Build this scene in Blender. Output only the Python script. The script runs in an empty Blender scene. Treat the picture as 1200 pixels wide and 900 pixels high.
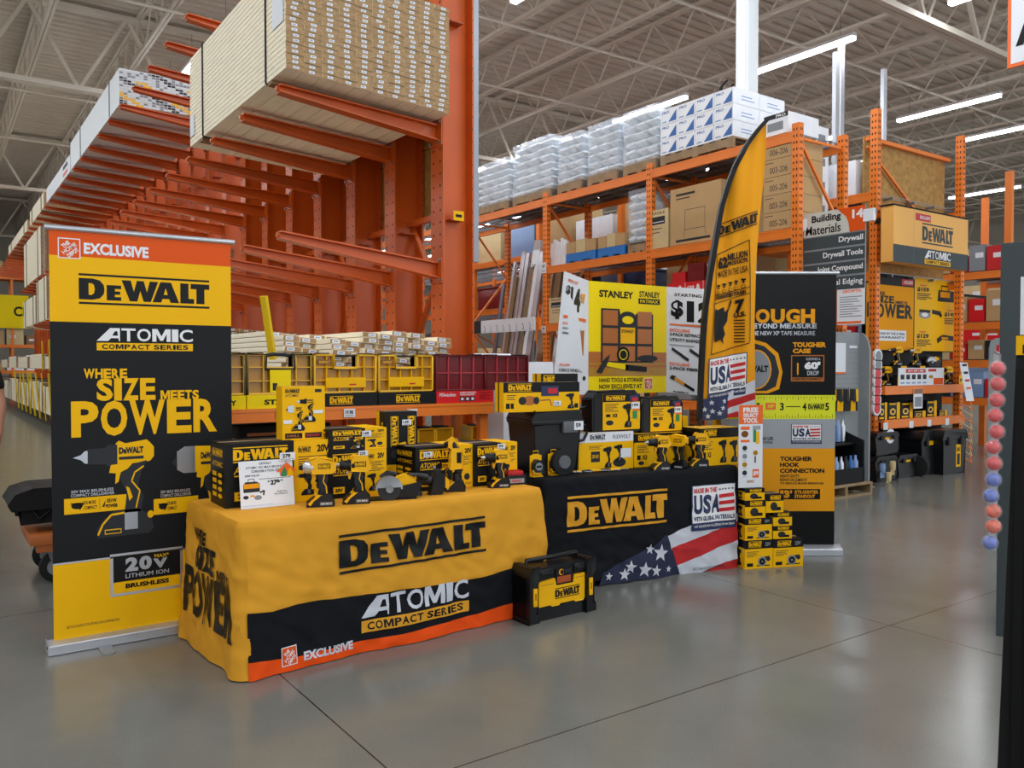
import bpy, bmesh, math, random
from mathutils import Vector, Matrix, noise
from mathutils.geometry import tessellate_polygon
random.seed(7)
LAMP = 68.0
SC = bpy.context.scene
COL = SC.collection
PI = math.pi
# ---------------------------------------------------------------- camera model (1200x900 photograph)
F = 970.0; CAMH = 1.42; YAW = math.radians(35.2); PIT = math.atan(22/970.0)
FW = Vector((math.sin(YAW)*math.cos(PIT), math.cos(YAW)*math.cos(PIT), -math.sin(PIT)))
RT = Vector((math.cos(YAW), -math.sin(YAW), 0)); UP = RT.cross(FW)
CAM = Vector((0, 0, CAMH))
def ray(px, py): return FW*F + RT*(px-600) - UP*(py-450)
def pz(px, py, z=0.0):
    r = ray(px, py); return CAM + r*((z-CAMH)/r.z)
def pxx(px, py, x):
    r = ray(px, py); return CAM + r*(x/r.x)
def pyy(px, py, y):
    r = ray(px, py); return CAM + r*(y/r.y)
# ---------------------------------------------------------------- materials
def srgb(h):
    h = h.lstrip('#'); o = []
    for i in (0, 2, 4):
        c = int(h[i:i+2], 16)/255.0
        o.append(c/12.92 if c <= 0.04045 else ((c+0.055)/1.055)**2.4)
    return tuple(o)
MATS = {}
def mat(name, col, rough=0.5, metal=0.0, var=0.0, vs=8.0, bump=0.0, bs=40.0, emit=None, es=1.0, coat=0.0, stretch=(1,1,1), spec=0.5, alpha=None):
    m = bpy.data.materials.new(name); m.use_nodes = True
    nt = m.node_tree; b = nt.nodes['Principled BSDF']
    c = srgb(col) if isinstance(col, str) else col
    b.inputs['Base Color'].default_value = (*c, 1); b.inputs['Roughness'].default_value = rough
    b.inputs['Metallic'].default_value = metal; b.inputs['Coat Weight'].default_value = coat
    b.inputs['Specular IOR Level'].default_value = spec
    tc = None
    if var or bump:
        tc = nt.nodes.new('ShaderNodeTexCoord'); mp = nt.nodes.new('ShaderNodeMapping')
        mp.inputs['Scale'].default_value = stretch
        nt.links.new(tc.outputs['Object'], mp.inputs['Vector'])
    if var:
        n = nt.nodes.new('ShaderNodeTexNoise'); n.inputs['Scale'].default_value = vs; n.inputs['Detail'].default_value = 5
        nt.links.new(mp.outputs['Vector'], n.inputs['Vector'])
        r = nt.nodes.new('ShaderNodeValToRGB')
        r.color_ramp.elements[0].position = 0.3; r.color_ramp.elements[1].position = 0.7
        r.color_ramp.elements[0].color = (*[x*(1-var) for x in c], 1)
        r.color_ramp.elements[1].color = (*[min(1, x*(1+var*0.6)) for x in c], 1)
        nt.links.new(n.outputs['Fac'], r.inputs['Fac']); nt.links.new(r.outputs['Color'], b.inputs['Base Color'])
    if bump:
        n2 = nt.nodes.new('ShaderNodeTexNoise'); n2.inputs['Scale'].default_value = bs; n2.inputs['Detail'].default_value = 3
        nt.links.new(mp.outputs['Vector'], n2.inputs['Vector'])
        bp = nt.nodes.new('ShaderNodeBump'); bp.inputs['Strength'].default_value = bump; bp.inputs['Distance'].default_value = 0.01
        nt.links.new(n2.outputs['Fac'], bp.inputs['Height']); nt.links.new(bp.outputs['Normal'], b.inputs['Normal'])
    if emit:
        b.inputs['Emission Color'].default_value = (*srgb(emit), 1); b.inputs['Emission Strength'].default_value = es
    if alpha is not None: b.inputs['Alpha'].default_value = alpha
    MATS[name] = m
    return m
mat('toolink', '#303236', .5, spec=.2)
mat('orange', '#c8560e', .38, var=.10, vs=3, bump=.05)
mat('rackorange', '#ef7f28', .4, var=.07, vs=4)
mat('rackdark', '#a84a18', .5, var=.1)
mat('hole', '#2a1208', .8)
mat('yellow', '#f3b800', .5, spec=.2)
mat('yellowtool', '#f2b50a', .36, spec=.3)
mat('stanley', '#f6d800', .5, spec=.2)
mat('clothyellow', '#d99a2a', .75, spec=.2, var=.05, vs=3, bump=.6, bs=4.5)
mat('clothblack', '#0f1116', .8, spec=.2, var=.15, vs=4, bump=.5, bs=4.5)
mat('clothorange', '#e64e0c', .75, spec=.2)
mat('clothnavy', '#1a2340', .8)
mat('clothwhite', '#c6cad4', .8, var=.05)
mat('clothred', '#b51a1e', .8, var=.08)
mat('flagyellow', '#e89c14', .7, spec=.2)
mat('black', '#0c0c0d', .45, spec=.25)
mat('softblack', '#131416', .6, var=.1, spec=.25)
mat('panelblack', '#17191c', .5, spec=.2)
mat('plastic', '#131417', .36, spec=.35, bump=.03)
mat('rubber', '#101010', .8)
mat('charcoal', '#2a2c30', .55, spec=.25)
mat('white', '#e8e8ea', .5)
mat('paper', '#e3e6ec', .6)
mat('silver', '#b9bdc4', .28, metal=.85)
mat('alu', '#c5c8cf', .32, metal=.7)
mat('steel', '#8e949c', .35, metal=.8)
mat('grey', '#83888e', .45)
mat('greygond', '#8d9295', .5, var=.04)
mat('signgrey', '#434b4e', .5, spec=.2)
mat('signlight', '#c9c9c0', .5)
mat('darkgrey', '#5d6166', .5)
mat('printgrey', '#9da2a8', .5)
mat('hdorange', '#df5410', .5, spec=.2)
mat('exorange', '#f06a20', .45)
mat('red', '#c5141c', .42)
mat('darkred', '#6d0f16', .3, var=.1)
mat('clearred', '#c8444c', .2)
mat('milred', '#d8151c', .42)
mat('navy', '#1c2b55', .5)
mat('blue', '#2f66ad', .5)
mat('green', '#1f8a4c', .5)
mat('amber', '#b07e10', .22, var=.12, vs=14)
mat('amberdark', '#7d4a12', .3)
mat('amberbright', '#e8b31d', .25)  # brighter amber for organizer frames, dividers and carton print
mat('brownorange', '#b0641f', .4)
mat('wood', '#fbefd4', .7, var=.08, vs=6, stretch=(9, .6, 9))
mat('woodend', '#a9865d', .75, var=.25, vs=30)
mat('wooddark', '#8a6844', .75, var=.2, vs=5, stretch=(8, .6, 8))
mat('palletwood', '#9a8262', .8, var=.2, vs=8)
mat('osb', '#b58a4a', .75, var=.28, vs=16)
mat('plankbrown', '#9d8062', .55, var=.15, vs=6, stretch=(1, 9, 9))
mat('cardboard', '#bd9a6a', .75, var=.05, vs=5)
mat('cardlight', '#d0b98a', .75, var=.05)
mat('bag', (.84,.91,1.0), .3, var=.12, vs=7, bump=.5, bs=9, coat=.3)
mat('bagblue', '#7f9cc6', .35)
mat('boxwhite', '#eef2f8', .4, var=.05)
mat('deck', '#c9bfb0', .6, var=.05, vs=1.2)
mat('deckcover', '#6b655c', .8)  # darker tone of the cover above the ribbed deck
mat('joist', '#cfc5b6', .5)
mat('whitepaint', '#d5d9dc', .45)
mat('wallpaint', '#b9b3a6', .7, var=.04)
mat('skin', '#b07a60', .5, var=.05)
mat('denim', '#2b3448', .8, var=.1)
mat('hair', '#1d140e', .7)
mat('candyred', '#d41c28', .35, var=.25, vs=60)
mat('candyblue', '#4f6ac4', .35, var=.35, vs=60)
mat('candyorange', '#e0552a', .35, var=.35, vs=60)
mat('tube', '#ffffff', .4, emit='#f2f6ff', es=14)
mat('yellowstrap', '#e3c010', .5)
mat('woodcart', '#b8652a', .5, var=.15)
mat('bluepallet', '#1f74c4', .5)
mat('tapeyellow', '#dfe21a', .45)
def film():
    m = bpy.data.materials.new('film'); m.use_nodes = True; nt = m.node_tree
    for n in list(nt.nodes): nt.nodes.remove(n)
    o = nt.nodes.new('ShaderNodeOutputMaterial'); mx = nt.nodes.new('ShaderNodeMixShader')
    t = nt.nodes.new('ShaderNodeBsdfTransparent'); g = nt.nodes.new('ShaderNodeBsdfPrincipled')
    g.inputs['Base Color'].default_value = (.85, .9, 1, 1); g.inputs['Roughness'].default_value = .22
    n = nt.nodes.new('ShaderNodeTexNoise'); n.inputs['Scale'].default_value = 9
    b = nt.nodes.new('ShaderNodeBump'); b.inputs['Strength'].default_value = .9; b.inputs['Distance'].default_value = .03
    tc = nt.nodes.new('ShaderNodeTexCoord'); nt.links.new(tc.outputs['Object'], n.inputs['Vector'])
    nt.links.new(n.outputs['Fac'], b.inputs['Height']); nt.links.new(b.outputs['Normal'], g.inputs['Normal'])
    mx.inputs[0].default_value = .22
    nt.links.new(t.outputs[0], mx.inputs[1]); nt.links.new(g.outputs[0], mx.inputs[2]); nt.links.new(mx.outputs[0], o.inputs[0])
    MATS['film'] = m
film()
def clearplastic():
    m = mat('clear', '#ffffff', .08); b = m.node_tree.nodes['Principled BSDF']
    b.inputs['Alpha'].default_value = .12
clearplastic()
# ---------------------------------------------------------------- mesh collector
class MB:
    def __init__(s, M=None):
        s.v = []; s.f = []; s.m = []; s.names = []; s.M = M or Matrix.Identity(4)
    def mi(s, m):
        if m not in s.names: s.names.append(m)
        return s.names.index(m)
    def add(s, vs, fs, m):
        o = len(s.v); s.v += [s.M @ Vector(p) for p in vs]; k = s.mi(m)
        for f in fs: s.f.append([o+i for i in f]); s.m.append(k)
    def box(s, a, b, m, faces=None):
        x0, x1 = sorted((a[0], b[0])); y0, y1 = sorted((a[1], b[1])); z0, z1 = sorted((a[2], b[2]))
        V = [(x0,y0,z0),(x1,y0,z0),(x1,y1,z0),(x0,y1,z0),(x0,y0,z1),(x1,y0,z1),(x1,y1,z1),(x0,y1,z1)]
        s.add(V, [(0,3,2,1),(4,5,6,7),(0,1,5,4),(1,2,6,5),(2,3,7,6),(3,0,4,7)], m)
        if faces:   # per-face override: bottom, top, front(-y), right, back, left
            k = len(s.m)-6
            for i, fm in faces.items(): s.m[k+i] = s.mi(fm)
    def hexa(s, V, m):
        s.add(V, [(0,3,2,1),(4,5,6,7),(0,1,5,4),(1,2,6,5),(2,3,7,6),(3,0,4,7)], m)
    def bar(s, p, q, w, h, m, up=(0,0,1)):
        p = Vector(p); q = Vector(q); d = (q-p).normalized(); u = Vector(up)
        sd = d.cross(u)
        if sd.length < 1e-4: sd = d.cross(Vector((1,0,0)))
        sd.normalize(); u = sd.cross(d)
        V = []
        for c in (p, q):
            for a, b_ in ((-1,-1),(1,-1),(1,1),(-1,1)): V.append(c+sd*(a*w/2)+u*(b_*h/2))
        s.add(V, [(0,3,2,1),(4,5,6,7),(0,1,5,4),(1,2,6,5),(2,3,7,6),(3,0,4,7)], m)
    def tube(s, pts, r, m, n=8, cap=True):
        pts = [Vector(p) for p in pts]; rs = r if isinstance(r, (list, tuple)) else [r]*len(pts)
        V = []; Fc = []
        for i, p in enumerate(pts):
            d = (pts[min(i+1, len(pts)-1)]-pts[max(i-1, 0)]).normalized()
            a = d.cross(Vector((0,0,1)))
            if a.length < .05: a = d.cross(Vector((1,0,0)))
            a.normalize(); b = d.cross(a)
            for k in range(n):
                t = 2*PI*k/n; V.append(p+(a*math.cos(t)+b*math.sin(t))*rs[i])
        for i in range(len(pts)-1):
            for k in range(n):
                Fc.append((i*n+k, i*n+(k+1) % n, (i+1)*n+(k+1) % n, (i+1)*n+k))
        if cap: Fc += [tuple(range(n))[::-1], tuple((len(pts)-1)*n+k for k in range(n))]
        s.add(V, Fc, m)
    def prism(s, pts, axis, a, b, m, side=None):
        """extrude a 2D outline; axis 'y': pts are (x,z) between y=a and y=b; 'x': pts are (y,z); 'z': (x,y)"""
        def P(p, t):
            return {'y': (p[0], t, p[1]), 'x': (t, p[0], p[1]), 'z': (p[0], p[1], t)}[axis]
        n = len(pts); V = [P(p, a) for p in pts]+[P(p, b) for p in pts]
        tr = tessellate_polygon([[Vector((p[0], p[1], 0)) for p in pts]])
        Fc = [tuple(t) for t in tr]+[tuple(n+i for i in t)[::-1] for t in tr]
        s.add(V, Fc, m)
        s.add(V, [(i, (i+1) % n, n+(i+1) % n, n+i) for i in range(n)], side or m)
    def sphere(s, c, r, m, n=12, k=8):
        c = Vector(c); r = Vector(r) if not isinstance(r, (int, float)) else Vector((r, r, r))
        V = [c+Vector((0,0,r.z))]; Fc = []
        for i in range(1, k):
            t = PI*i/k
            for j in range(n):
                a = 2*PI*j/n; V.append(c+Vector((r.x*math.sin(t)*math.cos(a), r.y*math.sin(t)*math.sin(a), r.z*math.cos(t))))
        V.append(c-Vector((0,0,r.z)))
        for j in range(n): Fc.append((0, 1+j, 1+(j+1) % n))
        for i in range(k-2):
            for j in range(n):
                a = 1+i*n; Fc.append((a+j, a+n+j, a+n+(j+1) % n, a+(j+1) % n))
        L = len(V)-1
        for j in range(n): Fc.append((L, 1+(k-2)*n+(j+1) % n, 1+(k-2)*n+j))
        s.add(V, Fc, m)
    def build(s, name, parent=None, bevel=0, smooth=False, loc=None, rot=0.0):
        me = bpy.data.meshes.new(name); me.from_pydata([tuple(v) for v in s.v], [], s.f)
        for n in s.names: me.materials.append(MATS[n])
        me.polygons.foreach_set('material_index', s.m)
        bm = bmesh.new(); bm.from_mesh(me)
        if bevel:
            bmesh.ops.remove_doubles(bm, verts=bm.verts, dist=1e-6)
            es = [e for e in bm.edges if len(e.link_faces) == 2 and e.calc_face_angle(0) > .6]
            bmesh.ops.bevel(bm, geom=es, offset=bevel, segments=2, affect='EDGES', profile=.6, clamp_overlap=True)
        bmesh.ops.recalc_face_normals(bm, faces=bm.faces)
        bm.to_mesh(me); bm.free()
        if smooth or bevel:
            for p in me.polygons: p.use_smooth = True
            try: me.set_sharp_from_angle(angle=math.radians(38))
            except Exception: pass
        o = bpy.data.objects.new(name, me); COL.objects.link(o)
        if parent: o.parent = parent
        if loc is not None: o.location = loc
        if rot: o.rotation_euler = (0, 0, rot)
        return o
# ---------------------------------------------------------------- flat artwork (printing)
_TC = {}
def text_tris(s, bold):
    if 'M' in s: bold = min(bold, .014)
    k = (s, bold)
    if k not in _TC:
        cu = bpy.data.curves.new('t', 'FONT'); cu.body = s; cu.offset = bold; cu.resolution_u = 3; cu.fill_mode = 'BOTH'
        o = bpy.data.objects.new('t', cu); COL.objects.link(o)
        bpy.context.view_layer.update()
        me = o.evaluated_get(bpy.context.evaluated_depsgraph_get()).to_mesh()
        vs = [(v.co.x, v.co.y) for v in me.vertices]; fs = [tuple(p.vertices) for p in me.polygons if p.normal.z > .5 or True]
        o.to_mesh_clear(); bpy.data.objects.remove(o); bpy.data.curves.remove(cu)
        xs = [v[0] for v in vs] or [0, 1]; ys = [v[1] for v in vs] or [0, 1]
        x0, x1, y0, y1 = min(xs), max(xs), min(ys), max(ys)
        w = max(x1-x0, 1e-6); h = max(y1-y0, 1e-6)
        _TC[k] = ([((x-x0)/w, (y-y0)/h) for x, y in vs], fs)
    return _TC[k]
class Art:
    """print in a flat coordinate system; put() nests one print in another"""
    def __init__(s): s.it = []
    def raw(s, vs, fs, m, L=1): s.it.append((L, m, vs, fs)); return s
    def poly(s, pts, m, L=1, holes=()):
        loops = [[Vector((p[0], p[1], 0)) for p in pts]]+[[Vector((p[0], p[1], 0)) for p in h] for h in holes]
        flat = [(p[0], p[1]) for p in pts]+[(p[0], p[1]) for h in holes for p in h]
        return s.raw(flat, [tuple(t) for t in tessellate_polygon(loops)], m, L)
    def rect(s, x0, y0, x1, y1, m, L=1): return s.raw([(x0,y0),(x1,y0),(x1,y1),(x0,y1)], [(0,1,2,3)], m, L)
    def frame(s, x0, y0, x1, y1, t, m, L=1):
        tx = t; ty = t
        s.rect(x0, y0, x1, y0+ty, m, L); s.rect(x0, y1-ty, x1, y1, m, L)
        s.rect(x0, y0+ty, x0+tx, y1-ty, m, L); return s.rect(x1-tx, y0+ty, x1, y1-ty, m, L)
    def text(s, t, x0, y0, x1, y1, m, L=1, bold=.03, shear=0):
        vs, fs = text_tris(t, bold)
        return s.raw([(x0+(x1-x0)*a+shear*(y1-y0)*(b-.5), y0+(y1-y0)*b) for a, b in vs], fs, m, L)
    def block(s, t, x0, y0, x1, y1, m, L=1, bold=.04, gap=.08):
        # heavy condensed lettering: every letter fills its own cell
        W = {'I': .48, 'W': 1.4, 'M': 1.35, '1': .6, ' ': .35, "'": .35, '!': .4}
        ws = [W.get(c, 1.0) for c in t]; tot = sum(ws)+gap*(len(t)-1); k = (x1-x0)/tot; x = x0
        for c, w in zip(t, ws):
            if c == 'M':
                q = lambda a, b: (x+w*k*a, y0+(y1-y0)*b)
                s.poly([q(0,0),q(.22,0),q(.22,.62),q(.42,.08),q(.58,.08),q(.78,.62),q(.78,0),q(1,0),q(1,1),q(.72,1),q(.5,.42),q(.28,1),q(0,1)], m, L)
            elif c != ' ': s.text(c, x, y0 if c != "'" else y0+(y1-y0)*.6, x+w*k, y1, m, L, bold)
            x += (w+gap)*k
        return s
    def ell(s, cx, cy, rx, ry, m, L=1, n=20, a0=0, a1=2*PI):
        return s.poly([(cx+rx*math.cos(a0+(a1-a0)*i/n), cy+ry*math.sin(a0+(a1-a0)*i/n)) for i in range(n)], m, L)
    def line(s, pts, w, m, L=1):
        for p, q in zip(pts, pts[1:]):
            dx, dy = q[0]-p[0], q[1]-p[1]; l = math.hypot(dx, dy) or 1
            nx, ny = -dy/l*w/2, dx/l*w/2
            s.raw([(p[0]+nx,p[1]+ny),(p[0]-nx,p[1]-ny),(q[0]-nx,q[1]-ny),(q[0]+nx,q[1]+ny)], [(0,1,2,3)], m, L)
        return s
    def put(s, o, x0, y0, x1, y1, L=0, rot=0, swap=None):
        cx, cy = (x0+x1)/2, (y0+y1)/2; w, h = x1-x0, y1-y0; c, sn = math.cos(rot), math.sin(rot)
        for l, m, vs, fs in o.it:
            nv = []
            for a, b in vs:
                x = (a-.5)*w; y = (b-.5)*h; nv.append((cx+x*c-y*sn, cy+x*sn+y*c))
            s.it.append((l+L, (swap or {}).get(m, m), nv, fs))
        return s
    def emit(s, mb, fn, cell=None):
        """fn(u, v, layer) -> 3D point"""
        for L, m, vs, fs in s.it:
            if cell and fs:
                bm = bmesh.new(); bv = [bm.verts.new((a, b, 0)) for a, b in vs]
                for f in fs:
                    try: bm.faces.new([bv[i] for i in f])
                    except ValueError: pass
                us = [v[0] for v in vs]; ws = [v[1] for v in vs]
                for ax, lo, hi in ((0, min(us), max(us)), (1, min(ws), max(ws))):
                    k = math.ceil(lo/cell)
                    while k*cell < hi:
                        co = (k*cell, 0, 0) if ax == 0 else (0, k*cell, 0); no = (1, 0, 0) if ax == 0 else (0, 1, 0)
                        bmesh.ops.bisect_plane(bm, geom=bm.verts[:]+bm.edges[:]+bm.faces[:], plane_co=co, plane_no=no, dist=1e-6); k += 1
                bm.verts.index_update()
                vs = [(v.co.x, v.co.y) for v in bm.verts]; fs = [tuple(v.index for v in f.verts) for f in bm.faces]; bm.free()
            mb.add([fn(a, b, L) for a, b in vs], fs, m)
def plane(o, u, v, off=.0006):
    o = Vector(o); u = Vector(u); v = Vector(v); n = u.cross(v).normalized()
    return lambda a, b, L: o+u*a+v*b+n*(off*L)
# ---------------------------------------------------------------- logos, unit square
def logo_dewalt(reg=True, m='black'):
    A = Art(); W = 5.15
    def P(pts, holes=()):
        f = lambda q: [((x)/W, (y+.22)/1.44) for x, y in q]
        A.poly(f(pts), m, 1, [f(h) for h in holes])
    P([(0,0),(.52,0),(.78,.08),(.92,.28),(.95,.5),(.92,.72),(.78,.92),(.52,1),(0,1)], [[(.36,.22),(.36,.78),(.47,.78),(.56,.7),(.59,.5),(.56,.3),(.47,.22)]])
    P([(1.03,0),(1.58,0),(1.58,.17),(1.34,.17),(1.34,.29),(1.54,.29),(1.54,.44),(1.34,.44),(1.34,.56),(1.58,.56),(1.58,.73),(1.03,.73)])
    P([(1.6,1),(1.91,0),(2.2,0),(2.32,.52),(2.45,0),(2.73,0),(3.03,1),(2.7,1),(2.58,.46),(2.46,1),(2.19,1),(2.07,.46),(1.95,1)])
    P([(2.8,0),(3.12,1),(3.55,1),(3.88,0),(3.53,0),(3.47,.18),(3.2,.18),(3.15,0)], [[(3.25,.38),(3.42,.38),(3.335,.72)]])
    P([(3.93,0),(4.5,0),(4.5,.24),(4.27,.24),(4.27,1),(3.93,1)])
    P([(4.6,0),(4.94,0),(4.94,.74),(5.15,.74),(5.15,1),(4.36,1),(4.36,.74),(4.6,.74)])
    P([(0,1.12),(5.15,1.12),(5.15,1.22),(0,1.22)]); P([(0,-.22),(5.15,-.22),(5.15,-.12),(0,-.12)])
    return A
DW = logo_dewalt(); DWY = logo_dewalt(m='yellow'); DWC = logo_dewalt(m='clothyellow')
ATOMIC = Art().block('TOMIC', .24, .42, .97, 1, 'white', 1, .018, .10).poly([(0,.42),(.11,.42),(.14,.55),(.21,.55),(.215,.42),(.225,.42),(.225,1),(.13,1)],'white',1,[[(.15,.66),(.175,.86),(.2,.86),(.205,.66)]]).rect(0, 0, .97, .34, 'yellow', 1).block('COMPACT SERIES', .05, .06, .92, .28, 'black', 2, .03, .16)
HD = (Art().rect(0,0,1,1,'white',1).rect(.05,.05,.95,.95,'hdorange',2))
for i, (t, a, b) in enumerate((('THE', .62, .42), ('HOME', .5, .80), ('DEPOT', .38, .62))):
    q = Art().text(t, 0, 0, 1, 1, 'white', 0, .04); cx, cy = (.34, .5, .66)[i], (.68, .5, .3)[i]
    HD.put(q, cx-b/2*.95, cy-.10, cx+b/2*.95, cy+.10, 3, PI/4*.9)
POWER = (Art().block('WHERE', .08, .86, .38, 1, 'yellow', 1).block('SIZE', .17, .57, .58, .85, 'yellow', 1)
         .block('MEETS', .61, .57, .88, .68, 'yellow', 1).block('POWER', 0, 0, 1, .55, 'yellow', 1))
def star(A, cx, cy, r, m, L=1, rot=0):
    A.poly([(cx+(r if i % 2 == 0 else r*.42)*math.sin(PI*i/5+rot), cy+(r if i % 2 == 0 else r*.42)*math.cos(PI*i/5+rot)) for i in range(10)], m, L)
def usa_logo():
    A = Art().rect(0,0,1,1,'navy',1).rect(.025,.17,.975,.98,'white',2)
    A.block('MADE IN THE', .05, .82, .56, .93, 'red', 3, .05)
    for i in range(5): star(A, .63+i*.075, .875, .032, 'navy', 3)
    A.block('USA', .05, .36, .64, .78, 'navy', 3, .05)
    for i in range(3): A.poly([(.62+.01*i,.68-.155*i),(.95,.70-.155*i),(.95,.78-.155*i),(.60+.01*i,.76-.155*i)], 'red', 4)
    A.block('WITH GLOBAL MATERIALS', .05, .21, .95, .31, 'navy', 3, .05)
    A.text('VISIT OUR SITE FOR FULL DETAILS ON MATERIALS', .05, .07, .95, .12, 'white', 3, .02)
    return A
USA = usa_logo()
def art_drill(kind='drill', y='yellow', k='black', g='silver'):
    A = Art()
    A.poly([(.56,.72),(.88,.78),(.81,.66),(.77,.52),(.84,.40),(.80,.24),(.60,.24),(.63,.45),(.56,.58)], k, 2)
    A.line([(.84,.72),(.73,.66),(.69,.57),(.79,.46),(.74,.28)], .018, y, 3); A.poly([(.62,.52),(.66,.50),(.70,.40),(.66,.36)], y, 3)
    A.poly([(.42,.67),(.44,.75),(.72,.77),(.64,.70),(.56,.67),(.53,.57),(.49,.55),(.50,.66)], y, 3)
    A.poly([(.27,.0),(.90,.0),(.96,.06),(.92,.18),(.78,.27),(.48,.27),(.36,.19),(.27,.1)], k, 2)
    A.line([(.28,.03),(.34,.14),(.44,.23),(.60,.24)], .022, y, 3); A.rect(.36,.03,.56,.08, y, 3); A.rect(.37,.04,.55,.07, k, 4); A.ell(.92,.2,.04,.04,y,3)
    A.rect(.60,.06,.76,.24,g,4)
    if kind == 'drill':
        A.poly([(0,.845),(.09,.87),(.14,.91),(.17,.91),(.17,.78),(.14,.78),(.09,.82)], g, 2)
        A.poly([(.17,.93),(.38,.93),(.40,.96),(.52,.96),(.52,.74),(.40,.74),(.38,.76),(.17,.77)], k, 2)
        A.poly([(.50,.97),(.54,1),(.62,.97),(.88,1),(.92,.97),(.97,.92),(.97,.82),(.92,.77),(.50,.74)], y, 1)
        A.text('DeWALT', .54, .86, .84, .93, 'black', 3, .06); A.rect(.54,.80,.84,.83,'black',3)
    else:
        A.poly([(0,.84),(.09,.90),(.09,.78)], k, 2)
        A.poly([(.09,.95),(.22,1),(.40,1),(.40,.72),(.2,.72),(.09,.76)], g, 2)
        A.poly([(.40,1),(.88,.99),(.95,.92),(.95,.82),(.9,.76),(.40,.72)], y, 1)
        A.text('DeWALT', .50, .86, .80, .93, 'black', 3, .06); A.rect(.50,.80,.80,.83,'black',3)
    return A
ADRILL = art_drill(); AIMP = art_drill('impact'); ADRILLK = art_drill('drill', 'yellow', 'charcoal')
AINK = art_drill('drill', 'charcoal', 'black', 'darkgrey')
def art_saw():
    A = Art(); A.ell(.4,.42,.3,.4,'grey',2).ell(.4,.42,.2,.27,'black',3).ell(.4,.42,.06,.08,'silver',4)
    A.poly([(.3,.75),(.9,.85),(1,.55),(.85,.4),(.6,.6)], 'charcoal', 1); A.rect(0,.05,.95,.14,'black',1); return A
ASAW = art_saw()
# ---------------------------------------------------------------- things
ORD = ['first','second','third','fourth','fifth','sixth','seventh','eighth','ninth','tenth','eleventh','twelfth','thirteenth','fourteenth','fifteenth','sixteenth']
def tag(o, label, cat, group=None):
    o['label'] = label; o['category'] = cat
    if group: o['group'] = group
    return o
def thing(name, label, cat, loc=(0,0,0), rz=0.0, group=None):
    o = bpy.data.objects.new(name, None); COL.objects.link(o); o.empty_display_size = .1
    o.location = loc; o.rotation_euler = (0,0,rz); return tag(o, label, cat, group)
def struct(o): o['kind'] = 'structure'; return o
def copy_tree(o, parent=None):
    c = o.copy(); COL.objects.link(c); c.parent = parent
    for ch in list(o.children): copy_tree(ch, c)
    return c
# ================================================================ setting
def floor_mat():
    m = bpy.data.materials.new('concrete'); m.use_nodes = True; nt = m.node_tree; N = nt.nodes; K = nt.links
    b = N['Principled BSDF']; tc = N.new('ShaderNodeTexCoord')
    n = N.new('ShaderNodeTexNoise'); n.inputs['Scale'].default_value = 1.3; n.inputs['Detail'].default_value = 8; n.inputs['Roughness'].default_value = .62
    n2 = N.new('ShaderNodeTexNoise'); n2.inputs['Scale'].default_value = 190; n2.inputs['Detail'].default_value = 2
    K.new(tc.outputs['Object'], n.inputs['Vector']); K.new(tc.outputs['Object'], n2.inputs['Vector'])
    r = N.new('ShaderNodeValToRGB'); r.color_ramp.elements[0].position = .3; r.color_ramp.elements[1].position = .75
    r.color_ramp.elements[0].color = (*srgb('#6b6b66'), 1); r.color_ramp.elements[1].color = (*srgb('#797973'), 1)
    K.new(n.outputs['Fac'], r.inputs['Fac'])
    r2 = N.new('ShaderNodeValToRGB'); r2.color_ramp.elements[0].position = .25; r2.color_ramp.elements[1].position = .8
    r2.color_ramp.elements[0].color = (.78,.78,.78,1); r2.color_ramp.elements[1].color = (1.12,1.12,1.12,1)
    K.new(n2.outputs['Fac'], r2.inputs['Fac'])
    mx = N.new('ShaderNodeMix'); mx.data_type = 'RGBA'; mx.blend_type = 'MULTIPLY'; mx.inputs[0].default_value = 1
    K.new(r.outputs['Color'], mx.inputs[6]); K.new(r2.outputs['Color'], mx.inputs[7])
    sp = N.new('ShaderNodeSeparateXYZ'); K.new(tc.outputs['Object'], sp.inputs[0])
    def joint(sock, off):
        a = N.new('ShaderNodeMath'); a.operation = 'SUBTRACT'; a.inputs[1].default_value = off; K.new(sp.outputs[sock], a.inputs[0])
        d = N.new('ShaderNodeMath'); d.operation = 'PINGPONG'; d.inputs[1].default_value = 1.485; K.new(a.outputs[0], d.inputs[0])
        l = N.new('ShaderNodeMath'); l.operation = 'LESS_THAN'; l.inputs[1].default_value = .0035; K.new(d.outputs[0], l.inputs[0]); return l
    jx = joint('X', 4.272); jy = joint('Y', 2.477)
    mxx = N.new('ShaderNodeMath'); mxx.operation = 'MAXIMUM'; K.new(jx.outputs[0], mxx.inputs[0]); K.new(jy.outputs[0], mxx.inputs[1])
    m2 = N.new('ShaderNodeMix'); m2.data_type = 'RGBA'; K.new(mxx.outputs[0], m2.inputs[0]); K.new(mx.outputs[2], m2.inputs[6])
    m2.inputs[7].default_value = (.025,.024,.022,1); K.new(m2.outputs[2], b.inputs['Base Color'])
    rr = N.new('ShaderNodeMapRange'); rr.inputs[3].default_value = .15; rr.inputs[4].default_value = .24; K.new(n.outputs['Fac'], rr.inputs[0])
    K.new(rr.outputs[0], b.inputs['Roughness']); b.inputs['Specular IOR Level'].default_value = .45
    MATS['concrete'] = m
floor_mat()
m = MB(); m.box((-9,-7,-.2),(42,52,0),'concrete'); struct(m.build('floor'))
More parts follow.
